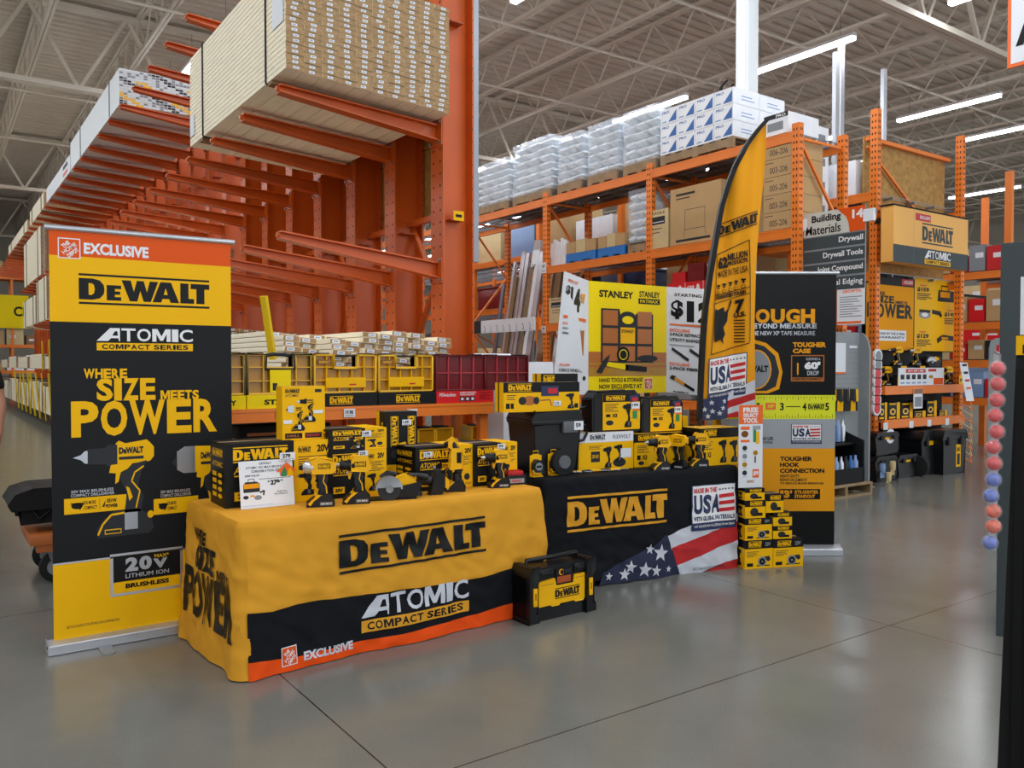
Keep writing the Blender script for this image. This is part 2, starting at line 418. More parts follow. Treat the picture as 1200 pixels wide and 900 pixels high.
# roof deck: ribbed steel, ribs along X
m = MB(); ZD = 9.0
V = []; y = -7.0; prof = []
while y < 52: prof += [(y,ZD),(y+.13,ZD),(y+.16,ZD+.07),(y+.27,ZD+.07)]; y += .30
for (yy, zz) in prof: V += [(-9,yy,zz),(42,yy,zz)]
m.add(V, [(2*i,2*i+1,2*i+3,2*i+2) for i in range(len(prof)-1)], 'deck')
struct(m.build('ceiling'))
m = MB(); m.box((-9,-7,ZD+.09),(42,52,ZD+.2),'deckcover'); struct(m.build('ceiling_cover'))
m = MB(); m.box((-9,52,0),(42,52.2,9.1),'wallpaint'); struct(m.build('wall_back'))
m = MB(); m.box((42,-7,0),(42.2,52,9.1),'wallpaint'); struct(m.build('wall_right'))
m = MB(); m.box((-9.2,-7,0),(-9,52,9.1),'wallpaint'); struct(m.build('wall_left'))
# bar joists along Y, girders along X
def joist(x, zb=8.05, zt=8.93, y0=-6, y1=51, ww=.03, ch=.07):
    m = MB()
    for s in (-.035, .035):
        m.box((x+s-.028,y0,zb),(x+s+.028,y1,zb+.055),'joist'); m.box((x+s-.028,y0,zt-.055),(x+s+.028,y1,zt),'joist')
    y = y0; up = True
    while y < y1-1.0:
        a = (x,y,zb+.03) if up else (x,y,zt-.03); b = (x,y+.62,zt-.03) if up else (x,y+.62,zb+.03)
        m.bar(a, b, ww, ww, 'joist')
        if not up: pass
        y += .62; up = not up
    return struct(m.build('ceiling_joist'))
x = 1.97-1.86*5
while x < 41: joist(x); x += 1.86
def girder(y, zb=7.15, zt=8.9):
    m = MB(); x0, x1 = -8.5, 41.5
    for s in (-.06, .06):
        m.box((x0,y+s-.05,zb),(x1,y+s+.05,zb+.1),'joist'); m.box((x0,y+s-.05,zt-.1),(x1,y+s+.05,zt),'joist')
    x = x0; up = True
    while x < x1-1:
        a = (x,y,zb+.05) if up else (x,y,zt-.05); b = (x+.93,y,zt-.05) if up else (x+.93,y,zb+.05)
        m.bar(a, b, .07, .07, 'joist', (0,1,0)); x += .93; up = not up
    return struct(m.build('ceiling_girder'))
for y in (7.5, 19.5, 31.5, 43.5): girder(y)
# cross pipes (sprinkler lines) along X
m = MB()
for y in (4.4, 10.6, 13.2, 16.3, 23, 28): m.tube([(-8.8,y,7.98),(41.8,y,7.98)], .03, 'joist', 6)
struct(m.build('ceiling_pipes'))
m = MB()
m.box((9.10,7.37,0),(9.31,7.58,9),'whitepaint'); m.box((9.06,7.33,0),(9.35,7.62,.4),'whitepaint')
m.box((9.093,7.42,.4),(9.099,7.53,8.9),'white'); struct(m.build('support_column', bevel=.01))
m = MB(); m.box((9.0,19.4,0),(9.3,19.7,9),'whitepaint'); struct(m.build('support_column'))
m = MB(); m.box((26,7.36,0),(26.3,7.66,9),'whitepaint'); struct(m.build('support_column'))
# ================================================================ ceiling lights: strip fixtures in rows along Y
li = 0
def strip(x, y, z=7.4, L=2.4, n=0):
    t = thing('strip_light', '', 'ceiling light', (x, y, z), 0, 'strip lights hung in rows under the roof')
    m = MB(); m.box((-.07,0,.03),(.07,L,.09),'white'); m.build('housing', t)
    m = MB(); m.box((-.06,.02,-.03),(.06,L-.02,.03),'tube'); m.build('lamp_tube', t)
    for yy in (.3, L-.3): m = MB(); m.tube([(0,yy,.09),(0,yy,8.05-z)], .006, 'steel', 5); m.build('hanger', t)
    return t
rows = [(-6.8,'over the far left aisle'),(-1.2,'over the left aisle'),(4.4,'above the lumber rack'),(7.95,'above the near storage rack'),(13.9,'beyond the white column'),(19.5,'above the header sign'),(22.6,'above the far right aisle'),(30,'over the farthest right aisle')]  # two leftmost rows are out of view, added to light the lumber's aisle side
for x, nm in rows:
    k = 0
    for j in range(0, 10):
        y = 8.85+4.1*j-4.1*3 if x < 9 else 8.85+4.1*j-4.1
        if x < 8 and y < 1 and False: continue
        t = strip(x, y, 7.4); t['label'] = 'white strip light %s, %s from the front of its row' % (nm, ORD[k]); k += 1
        la = bpy.data.lights.new('strip_glow', 'AREA'); la.shape = 'RECTANGLE'; la.size = .12; la.size_y = 2.3; la.energy = LAMP; la.color = (.90,.95,1)
        lo = bpy.data.objects.new('strip_glow', la); COL.objects.link(lo); lo.parent = t; lo.location = (0,1.2,-.04)
# ================================================================ cantilever lumber rack
XT, XC, Y0, SP, NC = 2.13, 3.47, 6.0, .86, 38
rack = thing('cantilever_rack', 'tall orange cantilever rack with rows of arms holding lumber, left of the aisle post', 'rack', (XC, Y0, 0))
def ibeam(mb, x0, x1, y, z0, z1, w=.2, t=.016):
    mb.box((x0,y-w/2,z0),(x0+t,y+w/2,z1),'orange'); mb.box((x1-t,y-w/2,z0),(x1,y+w/2,z1),'orange')
    mb.box((x0+t,y-.006,z0),(x1-t,y+.006,z1),'orange')
c0 = None
for i in range(NC):
    if c0 is None:
        m = MB(); ibeam(m, 0, .30, 0, 0, 5.25)
        z = .3
        while z < 5.2:
            for s in (-.055, .055): m.tube([(-.001,s,z),(.002,s,z)], .011, 'hole', 6)
            for xx in (.284-.0, ): m.tube([(xx,-.1012,z),(xx,-.0995,z)], .006, 'hole', 6)
            z += .10
        for z in (2.62, 4.25): m.box((.08,-.1,z),(.2,-.006,z+.012),'rackdark')
        m.box((-.001,-.05,0),(.3,.05,.02),'orange')
        c0 = m.build('column', rack)
        if True:
            pass
    else:
        c = c0.copy(); COL.objects.link(c); c.parent = rack; c.location = (0, i*SP, 0)
def arm_mesh(tipz, rootz, nm='arm'):
    """tapered I-section arm from the column face (x=0) out to x=XT-XC"""
    m = MB(); L = XT-XC; a = rootz; b = tipz; h0, h1 = .13, .06; w = .05
    m.hexa([(L,-w,b-.012),(0,-w,a-.012),(0,w,a-.012),(L,w,b-.012),(L,-w,b),(0,-w,a),(0,w,a),(L,w,b)], 'orange')
    m.hexa([(L,-w,b-h1),(0,-w,a-h0),(0,w,a-h0),(L,w,b-h1),(L,-w,b-h1+.012),(0,-w,a-h0+.012),(0,w,a-h0+.012),(L,w,b-h1+.012)], 'orange')
    m.hexa([(L,-.005,b-h1),(0,-.005,a-h0),(0,.005,a-h0),(L,.005,b-h1),(L,-.005,b),(0,-.005,a),(0,.005,a),(L,.005,b)], 'orange')
    m.box((-.012,-.095,a-h0-.04),(0,.095,a+.04),'orange')
    for s in (-.07,.07):
        for zz in (a+.015, a-h0-.015): m.tube([(-.028,s,zz),(-.01,s,zz)], .013, 'steel', 6)
    m.tube([(L-.002,0,b-.03),(L-.02,0,b-.03)], .02, 'orange', 6)
    return m
LV = [(.32,.26,0),(1.33,1.24,0),(2.41,2.27,0),(3.48,3.40,0),(4.88,4.80,0)]
na = 0
for li_, (tz, rz_, _) in enumerate(LV):
    a0 = None
    for i in range(NC):
        if li_ == 0 or i > (0,14,20,24,36)[li_] or (li_ == 4 and i < 1): continue
        if na >= 99: break
        na += 1
        if a0 is None:
            a0 = arm_mesh(tz, rz_).build('arm', rack); a0.location = (0, i*SP, 0)
        else:
            c = a0.copy(); COL.objects.link(c); c.parent = rack; c.location = (0, i*SP, 0)
for i in range(0, NC-1):
    for z in (2.72, 4.4): m = MB(); m.bar((.2,i*SP+.01,z),(.2,(i+1)*SP-.01,z),.05,.05,'orange'); m.build('brace', rack)
for i in range(0, NC-1, 2):
    m = MB(); m.bar((.22,i*SP,2.70),(.22,(i+1)*SP,1.5),.045,.03,'orange'); m.bar((.24,i*SP,1.5),(.24,(i+1)*SP,2.70),.045,.03,'orange'); m.build('cross_brace', rack)
m = MB(); m.box((.31,.14,2.75),(.33,SP*6,5.2),'osb')
for k in range(2): m.box((.305,.14,3.4+k*1.1),(.31,SP*6,3.405+k*1.1),'hole')
m.build('board_backing', rack)
m = MB(); p0 = pyy(529,252,5.9); m.box((.10,-.1015,p0.z-.04),(.2,-.1,p0.z+.04),'yellow'); m.box((.12,-.1025,p0.z-.012),(.18,-.1015,p0.z+.012),'black')
m.build('tag', rack)
m = MB(); m.box((0,0,2.3),(.05,.06,9),'steel'); o = m.build('conduit_post', rack, loc=(.33, -.05, 0))
# ---- lumber bundles: board ends along X, running back along Y
def bundle(nx, nz, bw, bh, L, xz, wood='wood', label=True, gap=.0055, seed=0, lean=0.0, stickers=()):
    """local: x 0..nx*bw, y 0..L, z up; lean = drop in z across the width (rests on the sloping arms)"""
    R = random.Random(seed); m = MB()
    for k in range(nz):
        for i in range(nx):
            j = R.uniform(0,.012); x0 = i*bw; x1 = x0+bw-gap; z0 = k*bh; z1 = z0+bh-gap; d0 = -lean*x0; d1 = -lean*x1
            V = [(x0,j,z0+d0),(x1,j,z0+d1),(x1,L-j,z0+d1),(x0,L-j,z0+d0),(x0,j,z1+d0),(x1,j,z1+d1),(x1,L-j,z1+d1),(x0,L-j,z1+d0)]
            m.add(V, [(0,3,2,1),(4,5,6,7),(0,1,5,4),(1,2,6,5),(2,3,7,6),(3,0,4,7)], wood)
            m.m[-4] = m.mi('woodend'); m.m[-2] = m.mi('woodend')
            if label:
                c = (x0+x1)/2+R.uniform(-.012,.012); w = bw*.16; zc = z0+d0*.5+d1*.5; t = j-.0008
                m.add([(c-w,t,zc+bh*.22),(c+w,t,zc+bh*.22),(c+w,t,zc+bh*.70),(c-w,t,zc+bh*.70)], [(0,1,2,3)], 'paper')
                m.add([(c-w*.6,t-.0006,zc+bh*.38),(c+w*.5,t-.0006,zc+bh*.38),(c+w*.5,t-.0006,zc+bh*.56),(c-w*.6,t-.0006,zc+bh*.56)], [(0,1,2,3)], 'bagblue')
    return m
def bundle_thing(label, x, y, z, nx, nz, bw, L, lean, seed=1, lab=True, straps=True, group=None, bh=.038, name='lumber_bundle', wood='wood'):
    t = thing(name, label, 'lumber', (x, y, z), 0, group)
    bundle(nx, nz, bw, bh, L, 0, wood, lab, seed=seed, lean=lean).build('boards', t)
    W = nx*bw; H = nz*bh
    if straps:
        for yy in (.12*L+.1, L*.82):
            m = MB(); e = .004
            pts = [(-e,0-.0),( -e,H+e),(W+e,H+e-lean*W),(W+e,-e-lean*W),(-e,-e),(-e,0)]
            for p, q in zip(pts, pts[1:]): m.bar((p[0],yy,p[1]),(q[0],yy,q[1]),.02,.004,'charcoal',(0,1,0))
            m.build('strap', t)
    return t
t = bundle_thing('large strapped lumber bundle with white end labels high on the nearest rack arms', 2.10, 5.75, 3.50, 10, 22, .135, 2.62, .07, straps=True)
m = MB(); H = 22*.038
m.add([(-.006,.04,.34),(-.006,.27,.34),(-.006,.27,.60),(-.006,.04,.60)],[(0,3,2,1)],'paper'); m.build('label_sheet', t)
m = MB(); m.add([(-.006,2.45,.08),(-.006,2.60,.08),(-.006,2.60,.28),(-.006,2.45,.28)],[(0,3,2,1)],'paper'); m.build('label_sheet', t)
for yy in (.30, 2.2):
    m = MB(); m.hexa([(0,yy,-.03),(1.3,yy,-.03-.09),(1.3,yy+.09,-.03-.09),(0,yy+.09,-.03),(0,yy,-.003),(1.3,yy,-.003-.09),(1.3,yy+.09,-.003-.09),(0,yy+.09,-.003)],'wooddark'); m.build('dunnage', t)
t.location.z += .03
# white moulding bundle with printed ends on the top level
t = thing('trim_board_bundle', 'white wrapped bundle with black and yellow printed ends on the top rack arms', 'bundle', (2.13, 12.1, 4.90))
R = random.Random(5); m = MB(); LL = 4.6
m.box((0,0,0),(1.33,LL,.48),'whitepaint')
for k in range(14):
    for i in range(26):
        c = 'whitepaint'
        q = (i+k*1.4) % 13
        if q < 2: c = 'charcoal'
        elif 3.5 < q < 6 and k < 10: c = 'yellow'
        elif R.random() < .4: c = 'grey'
        m.box((i*.051+.002,-.006,k*.034+.005),(i*.051+.045,-.0005,k*.034+.028), c)
m.build('boards', t)
for yy in (.7, 3.4):
    m = MB(); m.bar((-.004,yy,0),(-.004,yy,.48),.02,.004,'steel',(0,1,0)); m.bar((-.004,yy,.484),(1.33,yy,.484),.02,.004,'steel',(0,1,0)); m.build('strap', t)
for yy, sc in ((16.8,.30),):
    m = MB(); m.box((0,0,0),(1.3,3.6,.3),'whitepaint'); m.box((-.003,.3,.05),(0,.9,.12),'red'); m.box((-.003,.3,.18),(0,.9,.25),'charcoal')
    tag(m.build('trim_board_bundle', None, loc=(2.13,yy,4.90)), 'low white bundle behind the printed-end bundle on the top arms', 'bundle')
bundle_thing('pale lumber bundle on the top rack arms behind the white bundles', 2.13, 20.9, 4.9, 9, 9, .14, 3, .05, 7, False)
bundle_thing('last pale lumber bundle at the far end of the top rack arms', 2.13, 24.6, 4.9, 9, 7, .14, 6, .05, 9, False)
bundle_thing('lumber bundle above the top bar of the left banner', 2.28, 11.3, 2.42, 8, 18, .14, 2.6, .1, 2)
bundle_thing('pale lumber bundle left of the banner top, upper of the two there', 2.13, 21.6, 3.50, 9, 29, .14, 4.0, .06, 3, True)
bundle_thing('pale lumber bundle left of the banner, lower of the two there', 2.13, 20.6, 2.43, 9, 25, .14, 2.0, .08, 4, True)
bundle_thing('thin lumber bundle behind the lower pale bundle left of the banner', 2.13, 22.9, 2.43, 9, 18, .14, 3.0, .08, 8, True)
for k, (y, z, nz) in enumerate(((9.4,1.35,11),(12.4,1.35,8),(15.4,1.35,9),(18.6,1.35,7),(22,1.35,9),(25.4,1.35,8),(28.8,1.35,9),(32.2,1.35,7))):
    bundle_thing('lumber pile on the lower rack arms, %s from the front' % ORD[k], 2.16, y, z, 9, nz, .14, 2.7, .06, 20+k, True, False, 'lumber piles on the lower arms')
for k, (y, nz) in enumerate(((9.5,20),(12.6,17),(15.7,19),(18.8,16),(21.9,18),(25.0,16),(28.1,18),(31.2,15),(34.3,17))):
    bundle_thing('lumber stack low by the floor along the left aisle, %s from the front' % ORD[k], 2.14, y, .34, 9, nz, .14, 2.8, .045, 30+k, False, True, 'lumber stacks by the floor')
R = random.Random(11)
for k in range(14):
    y = 13.0+k*1.1; m = MB(); m.bar((2.10,y,.2),(2.02,y+.35*R.uniform(-1,1),1.25),.035,.02,'yellowstrap'); tag(m.build('yellow_strap'), 'yellow strap bar leaning on the stacks along the left aisle, %s from the front' % ORD[k], 'strap', 'yellow bars along the lumber aisle')
for k in range(7):
    y = 13.4+k*1.3; m = MB(); m.bar((2.10,y,1.3),(2.06,y-.3,1.95),.03,.02,'yellowstrap'); tag(m.build('yellow_strap'), 'yellow strap bar on the upper lumber by the left aisle, %s from the front' % ORD[k], 'strap', 'yellow bars along the lumber aisle')
# loose boards on the lower arms, ends just behind the clear organizers
R = random.Random(3); bw = .125
nb = 0
heights = {0:8,1:8,2:8,3:8,4:9,5:9,6:10,7:10,8:9,9:10}
proto = {}
for i in range(10):
    fx = 2.13+i*.128
    for k in range(heights[i]):
        z = 1.36+k*.041-.055*i/4
        Lb = 3.2; yo = R.uniform(-.05,.06) + (.35 if (i < 4 and k == 7) else 0) + (.25 if i < 2 else 0)
        key = R.randrange(3)
        if key not in proto:
            m = MB(); m.box((0,0,0),(bw,Lb,.037),'wood',{2:'woodend',4:'woodend'})
            c = bw/2+R.uniform(-.02,.02); m.add([(c-.03,-.0008,.006),(c+.03,-.0008,.006),(c+.03,-.0008,.03),(c-.03,-.0008,.03)],[(0,1,2,3)],'paper')
            m.add([(c-.02,-.0014,.014),(c+.016,-.0014,.014),(c+.016,-.0014,.021),(c-.02,-.0014,.021)],[(0,1,2,3)],'bagblue')
            o = m.build('lumber_board', bevel=.002); proto[key] = o
        else:
            o = proto[key].copy(); COL.objects.link(o)
        o.location = (fx, 5.68+yo, z); o.rotation_euler = (0, .07, 0)
        tag(o, 'loose pale board behind the clear organizers, %s column from the left, %s from the bottom' % (ORD[i], ORD[k]), 'board', 'loose lumber boards behind the organizers')
bundle_thing('brown-ended lumber bundle further back behind the loose boards', 2.2, 8.95, 1.62, 9, 6, .135, .4, .06, 40, True, False)
p = pyy(309,347,5.55); q = pyy(320,421,5.62)
m = MB(); m.bar(p, q, .045, .03, 'yellowstrap'); tag(m.build('yellow_bar'), 'yellow bar standing upright behind the clear organizer with a big handle hole', 'bar')
# ================================================================ selective pallet racks
def upright(mb, x, y, z1, w=.10, d=.08, holes=True):
    mb.box((x,y,0),(x+d,y+w,z1),'rackorange'); mb.box((x-.02,y-.02,0),(x+d+.02,y+w+.02,.012),'rackorange')
    if holes:
        z = .1
        while z < z1-.05:
            for s in (.025,.065): mb.box((x-.0015,y+s,z),(x,y+s+.014,z+.028),'hole')
            for s in (.02,.05): mb.box((x+s-.006,y-.0015,z),(x+s+.008,y,z+.028),'hole')
            z += .075
def wiredeck(mb, x0, x1, y0, y1, z):
    y = y0
    while y < y1: mb.box((x0,y,z),(x1,y+.008,z+.008),'steel'); y += .09
    for k in range(5):
        x = x0+(x1-x0)*k/4; mb.box((x-.012,y0,z-.03),(x+.012,y1,z),'steel')
XA, XB = 8.05, 8.92; BAY = 2.33
YB = [5.80+BAY*k for k in range(-0, 7)]
def rack_row(label, x0, x1, ys, levels, z1, near=True, name='storage_rack', holes=3, brace=True, skipfront=(), b0=0):
    t = thing(name, label, 'rack', (0,0,0))
    for i, y in enumerate(ys):
        for x in (x0, x1):
            m = MB(); upright(m, x, y, z1, holes=(i < holes)); m.build('upright', t)
        if brace and i >= b0:
            m = MB(); z = .2; f = True
            while z < z1-1:
                a, b = (x0+.06, x1+.02) if f else (x1+.02, x0+.06)
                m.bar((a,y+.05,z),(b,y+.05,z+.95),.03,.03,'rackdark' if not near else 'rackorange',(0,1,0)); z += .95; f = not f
            m.bar((x0+.06,y+.05,z),(x1,y+.05,z),.03,.03,'rackorange',(0,1,0)); m.build('frame_brace', t)
    for i in range(len(ys)-1):
        for z in levels:
            if (i, z) in skipfront: continue
            for x in (x0+.005, x1+.03):
                m = MB(); m.box((x,ys[i]+.1,z-.115),(x+.045,ys[i+1],z),'rackorange')
                m.box((x-.004,ys[i]+.1,z-.02),(x,ys[i+1],z),'rackorange')
                m.build('beam', t)
            m = MB(); wiredeck(m, x0+.05, x1+.03, ys[i]+.12, ys[i+1]-.02, z); m.build('wire_deck', t)
    return t
r1 = rack_row('long orange pallet rack with white bagged pallets on top, behind the display', XA, XB, YB, (.96,2.07,2.985,4.075), 4.16, holes=4, skipfront=((2,2.07),(3,2.07),(2,2.985),(2,.96),(3,2.985)))
for ch in list(r1.children):
    if ch.name.startswith('wire_deck'): pass
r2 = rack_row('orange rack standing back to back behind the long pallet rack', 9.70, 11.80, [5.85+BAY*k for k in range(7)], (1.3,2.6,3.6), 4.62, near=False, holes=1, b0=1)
# side-frame uprights that rise above the rack end (with white posts)
# pallets
def pallet_mb(w, d, c='palletwood'):
    m = MB()
    for k in range(7): m.box((0,k*(d-.09)/6,.115),(w,k*(d-.09)/6+.09,.135),c)
    for x in (0, w/2-.02, w-.04): m.box((x,0,.02),(x+.04,d,.115),c)
    for k in range(3): m.box((0,k*(d-.1)/2,0),(w,k*(d-.1)/2+.1,.02),c)
    return m
def bag_mesh(w, d, h, seed):
    R = random.Random(seed); bm = bmesh.new()
    bmesh.ops.create_cube(bm, size=1); bmesh.ops.subdivide_edges(bm, edges=bm.edges[:], cuts=4, use_grid_fill=True)
    for v in bm.verts:
        x, y, z = v.co.x*2, v.co.y*2, v.co.z*2
        e = (1-abs(x)**5)*(1-abs(y)**5); k = .25+.75*max(0, e)**.35
        v.co = Vector((x*w/2*(1-.04*abs(z)), y*d/2*(1-.04*abs(z)), z*h/2*k)) + Vector((R.uniform(-1,1), R.uniform(-1,1), R.uniform(-1,1)))*.008
    me = bpy.data.meshes.new('bag'); bm.to_mesh(me); bm.free(); me.materials.append(MATS['bag'])
    for p in me.polygons: p.use_smooth = True
    return me
BAGS = [bag_mesh(.54,.40,.125,s) for s in range(3)]
def bag_pallet(label, x, y, z, rows, w=1.05, d=1.15, seed=0, h=.118, film=True):
    R = random.Random(seed)
    t = thing('bag_pallet', label, 'pallet', (x, y, z), 0, 'shrink-wrapped pallets of white bags'); pallet_mb(w, d).build('pallet', t)
    for r in range(rows):
        n = (2, 3)
        for i in range(2):
            for j in range(3):
                if i == 1 and 0 < j < 2: continue
                o = bpy.data.objects.new('bag', BAGS[R.randrange(3)]); COL.objects.link(o); o.parent = t
                o.location = (w*(.26+.48*i)+R.uniform(-.012,.012), d*(.17+.33*j)+R.uniform(-.015,.015), .135+h*(r+.5))
                o.rotation_euler = (R.uniform(-.02,.02), R.uniform(-.02,.02), R.uniform(-.03,.03)); o.scale = (w*.47/.54, d*.345/.40, 1)
    if film:
        bm = bmesh.new(); bmesh.ops.create_cube(bm, size=1); bmesh.ops.subdivide_edges(bm, edges=bm.edges[:], cuts=6, use_grid_fill=True)
        H = rows*h+.14
        for v in bm.verts:
            x_, y_, z_ = v.co*2; k = .99+.012*R.uniform(-1,1)
            v.co = Vector((w/2+x_*w/2*k, d/2+y_*d/2*k, .03+(z_+1)/2*H))
        me = bpy.data.meshes.new('wrap_film'); bm.to_mesh(me); bm.free(); me.materials.append(MATS['film'])
        o = bpy.data.objects.new('wrap_film', me); COL.objects.link(o); o.parent = t
        for p in me.polygons: p.use_smooth = True
    return t
ZT = 4.09
def ypx(px): r = ray(px, 300); return r.y/r.x*XA
# pallets on the top beams, from the left of the photo
rng = [(556,594),(597,644),(649,680),(684,722),(725,768)]
for k, (a, b) in enumerate(rng):
    ya, yb = ypx(b), ypx(a)
    bag_pallet('wrapped pallet of white bags on the top beam, %s from the left' % ORD[k], XA+.03, ya+.03, ZT, (6,7,6,6,6)[k], 1.0, yb-ya-.08, k)
# carton pallet
def carton_pallet(label, x, y, z, nx, ny, nz, bx, by, bz, group=None, style='blue'):
    t = thing('carton_pallet', label, 'pallet', (x,y,z), 0, group); pallet_mb(nx*bx, ny*by).build('pallet', t)
    for k in range(nz):
        for j in range(ny):
            for i in range(nx):
                if 0 < i < nx-1 and 0 < j < ny-1: continue
                m = MB(); m.box((0,0,0),(bx-.006,by-.006,bz-.005),'boxwhite')
                A = Art().poly([(.45*by,.1*bz),(.92*by,.1*bz),(.92*by,.8*bz)],'blue').text('PRO', .1*by,.68*bz,.5*by,.85*bz,'blue').rect(.08*by,.12*bz,.35*by,.2*bz,'bagblue')
                A.emit(m, plane((0,by-.006,0),(0,-1,0),(0,0,1)))
                A2 = Art().rect(.3*bx,.3*bz,.8*bx,.36*bz,'bagblue').rect(.3*bx,.5*bz,.7*bx,.56*bz,'bagblue'); A2.emit(m, plane((0,0,0),(1,0,0),(0,0,1)))
                o = m.build('carton', t); o.location = (i*bx, j*by, .135+k*bz)
    return t
ya, yb = ypx(857), ypx(772)
ct = carton_pallet('pallet of white cartons with blue triangles on the top beam beside the white column', XA+.02, ya, ZT, 2, 4, 3, .5, (yb-ya)/4, .20)
m = MB()
for s in (0,1): m.tube([(.3+.03*s,.35+.05*s+.10*math.sin(a),(.135+.60+.12)+.1*math.cos(a)) for a in [PI*2*i/10*.8 for i in range(11)]], .014, 'black', 6)
o = m.build('cable_loop', None, loc=ct.location); tag(o, 'loop of black hose lying on top of the white cartons', 'hose')
# boxes at the mid level
def cbox(label, x0, y0, z0, x1, y1, z1, mt='cardboard', art=None, side='x', group=None, name='cardboard_box', art2=None):
    """art is laid out in metres of the -x face (u to the right as seen) and art2 on the -y face"""
    m = MB(); m.box((0,0,0),(x1-x0,y1-y0,z1-z0),mt)
    if art: art(y1-y0, z1-z0).emit(m, plane((0,y1-y0,0),(0,-1,0),(0,0,1)))
    if art2: art2(x1-x0, z1-z0).emit(m, plane((0,0,0),(1,0,0),(0,0,1)))
    return tag(m.build(name, loc=(x0,y0,z0), bevel=0), label, 'box', group)
def art_chair(w, h):
    A = Art().rect(.12*w,.86*h,.5*w,.9*h,'charcoal').rect(.12*w,.80*h,.4*w,.82*h,'charcoal')
    A.frame(.3*w,.25*h,.7*w,.6*h,.006,'charcoal'); A.line([(.3*w,.25*h),(.28*w,.12*h)],.006,'charcoal'); A.line([(.7*w,.25*h),(.72*w,.12*h)],.006,'charcoal')
    A.rect(.12*w,.05*h,.8*w,.09*h,'charcoal'); return A
def art_lbl(w, h):
    return Art().rect(.15*w,.62*h,.85*w,.82*h,'charcoal').rect(.2*w,.67*h,.8*w,.69*h,'paper',2).rect(.2*w,.5*h,.7*w,.52*h,'charcoal').rect(.2*w,.4*h,.6*w,.42*h,'charcoal').text('FRAGILE', .15*w,.88*h,.85*w,.95*h,'charcoal',1,.02)
Z2 = 2.995
ya, yb = ypx(836), ypx(784)
cbox('large brown carton with a printed bench drawing on the middle rack level', XA+.02, ya-.1, Z2, XA+.9, yb, Z2+.74, 'cardboard', art_chair)
ya, yb = ypx(781.5), ypx(757)
cbox('smaller tan carton with a dark label beside the large one on the middle level', XA+.02, ya, Z2, XA+.55, yb, Z2+.52, 'cardlight', art_lbl)
bag_pallet('wrapped stack of white bags beneath the top beam beside the tan carton', XA+.06, ypx(757)+.03, Z2, 6, .9, ypx(732)-ypx(757)-.03, 77)
# blue pallets with cartons
for k, (a, b) in enumerate(((660,697),(697,731))):
    y0_, y1_ = ypx(b), ypx(a)
    t = thing('blue_pallet', 'blue pallet on the middle rack level, %s' % ('left one' if k == 0 else 'right one'), 'pallet', (XA+.03,y0_+.02,Z2)); pallet_mb(.9, y1_-y0_-.05, 'bluepallet').build('pallet_boards', t)
    n = 3
    for i in range(n):
        w = (y1_-y0_-.05)/n
        cbox('low brown carton on the %s blue pallet, %s from the right' % (('left','right')[k], ORD[i]), XA+.03, y0_+.02+i*w, Z2+.137, XA+.7, y0_+.02+(i+1)*w-.01, Z2+.137+.17+.02*(i % 2), ('cardboard','cardlight')[i % 2], None, group='low cartons on the blue pallets')
# dark totes seen through the mid level
for k, (x, y, w, c) in enumerate(((9.75,10.2,.9,'navy'),(9.75,11.4,.8,'charcoal'),(9.75,8.6,.9,'cardboard'),(9.75,12.8,.8,'grey'),(9.75,14.2,.9,'darkred'),(9.75,7.4,.7,'cardlight'))):
    m = MB(); m.box((0,0,0),(.9,w,.42),c); m.box((-.02,-.02,.42),(.92,w+.02,.47),c)
    tag(m.build('storage_tote', loc=(x,y,2.61), bevel=.02), 'storage tote on the far rack, %s of its shelf counting back' % ORD[k], 'tote', 'totes on the far rack shelf')
for k in range(9):
    y = 6.2+k*1.15+.02*(k % 3); h = .35+.12*((k*7) % 4)
    m = MB(); m.box((0,0,0),(.8,.9,h),('cardboard','grey','cardlight','boxwhite','charcoal')[k % 5]); tag(m.build('stock_box', loc=(9.78,y,1.31), bevel=.004), 'stock box on the low shelf of the far rack, %s from the front' % ORD[k], 'box', 'stock boxes on the far rack')
    m = MB(); m.box((0,0,0),(.8,1.0,h+.1),('boxwhite','cardboard','bagblue','cardlight')[k % 4]); tag(m.build('stock_box', loc=(9.78,y,3.61), bevel=.004), 'stock box on the top shelf of the far rack, %s from the front' % ORD[k], 'box', 'stock boxes on the far rack')
# cartons at the rack end beside the flag, numbers written by hand
nm = ['005-206','003-206','005-206','003-206','006-206']
y1_, y0_ = ypx(893), ypx(926)
for k in range(5):
    z = Z2+k*.205
    def A_(w, h, s=nm[k]): return Art().rect(.05*w,.8*h,.35*w,.84*h,'charcoal').text(s, .22*w,.2*h,.85*w,.55*h,'charcoal',1,0)
    cbox('brown carton with a handwritten number at the rack end, %s from the bottom' % ORD[k], XA+.02, y0_, z, XA+.6, y1_, z+.2, 'cardboard', A_, group='handwritten cartons at the rack end')
y1_, y0_ = ypx(893), ypx(921)
cbox('white and black carton alone on the top beam beside the feather flag', XA+.02, y0_, ZT, XA+.6, y1_, ZT+.24, 'boxwhite', lambda w,h: Art().rect(0,.78*h,w,h,'charcoal').rect(.15*w,.2*h,.8*w,.6*h,'grey').text('PRO',.5*w,.82*h,.9*w,.95*h,'white',2))
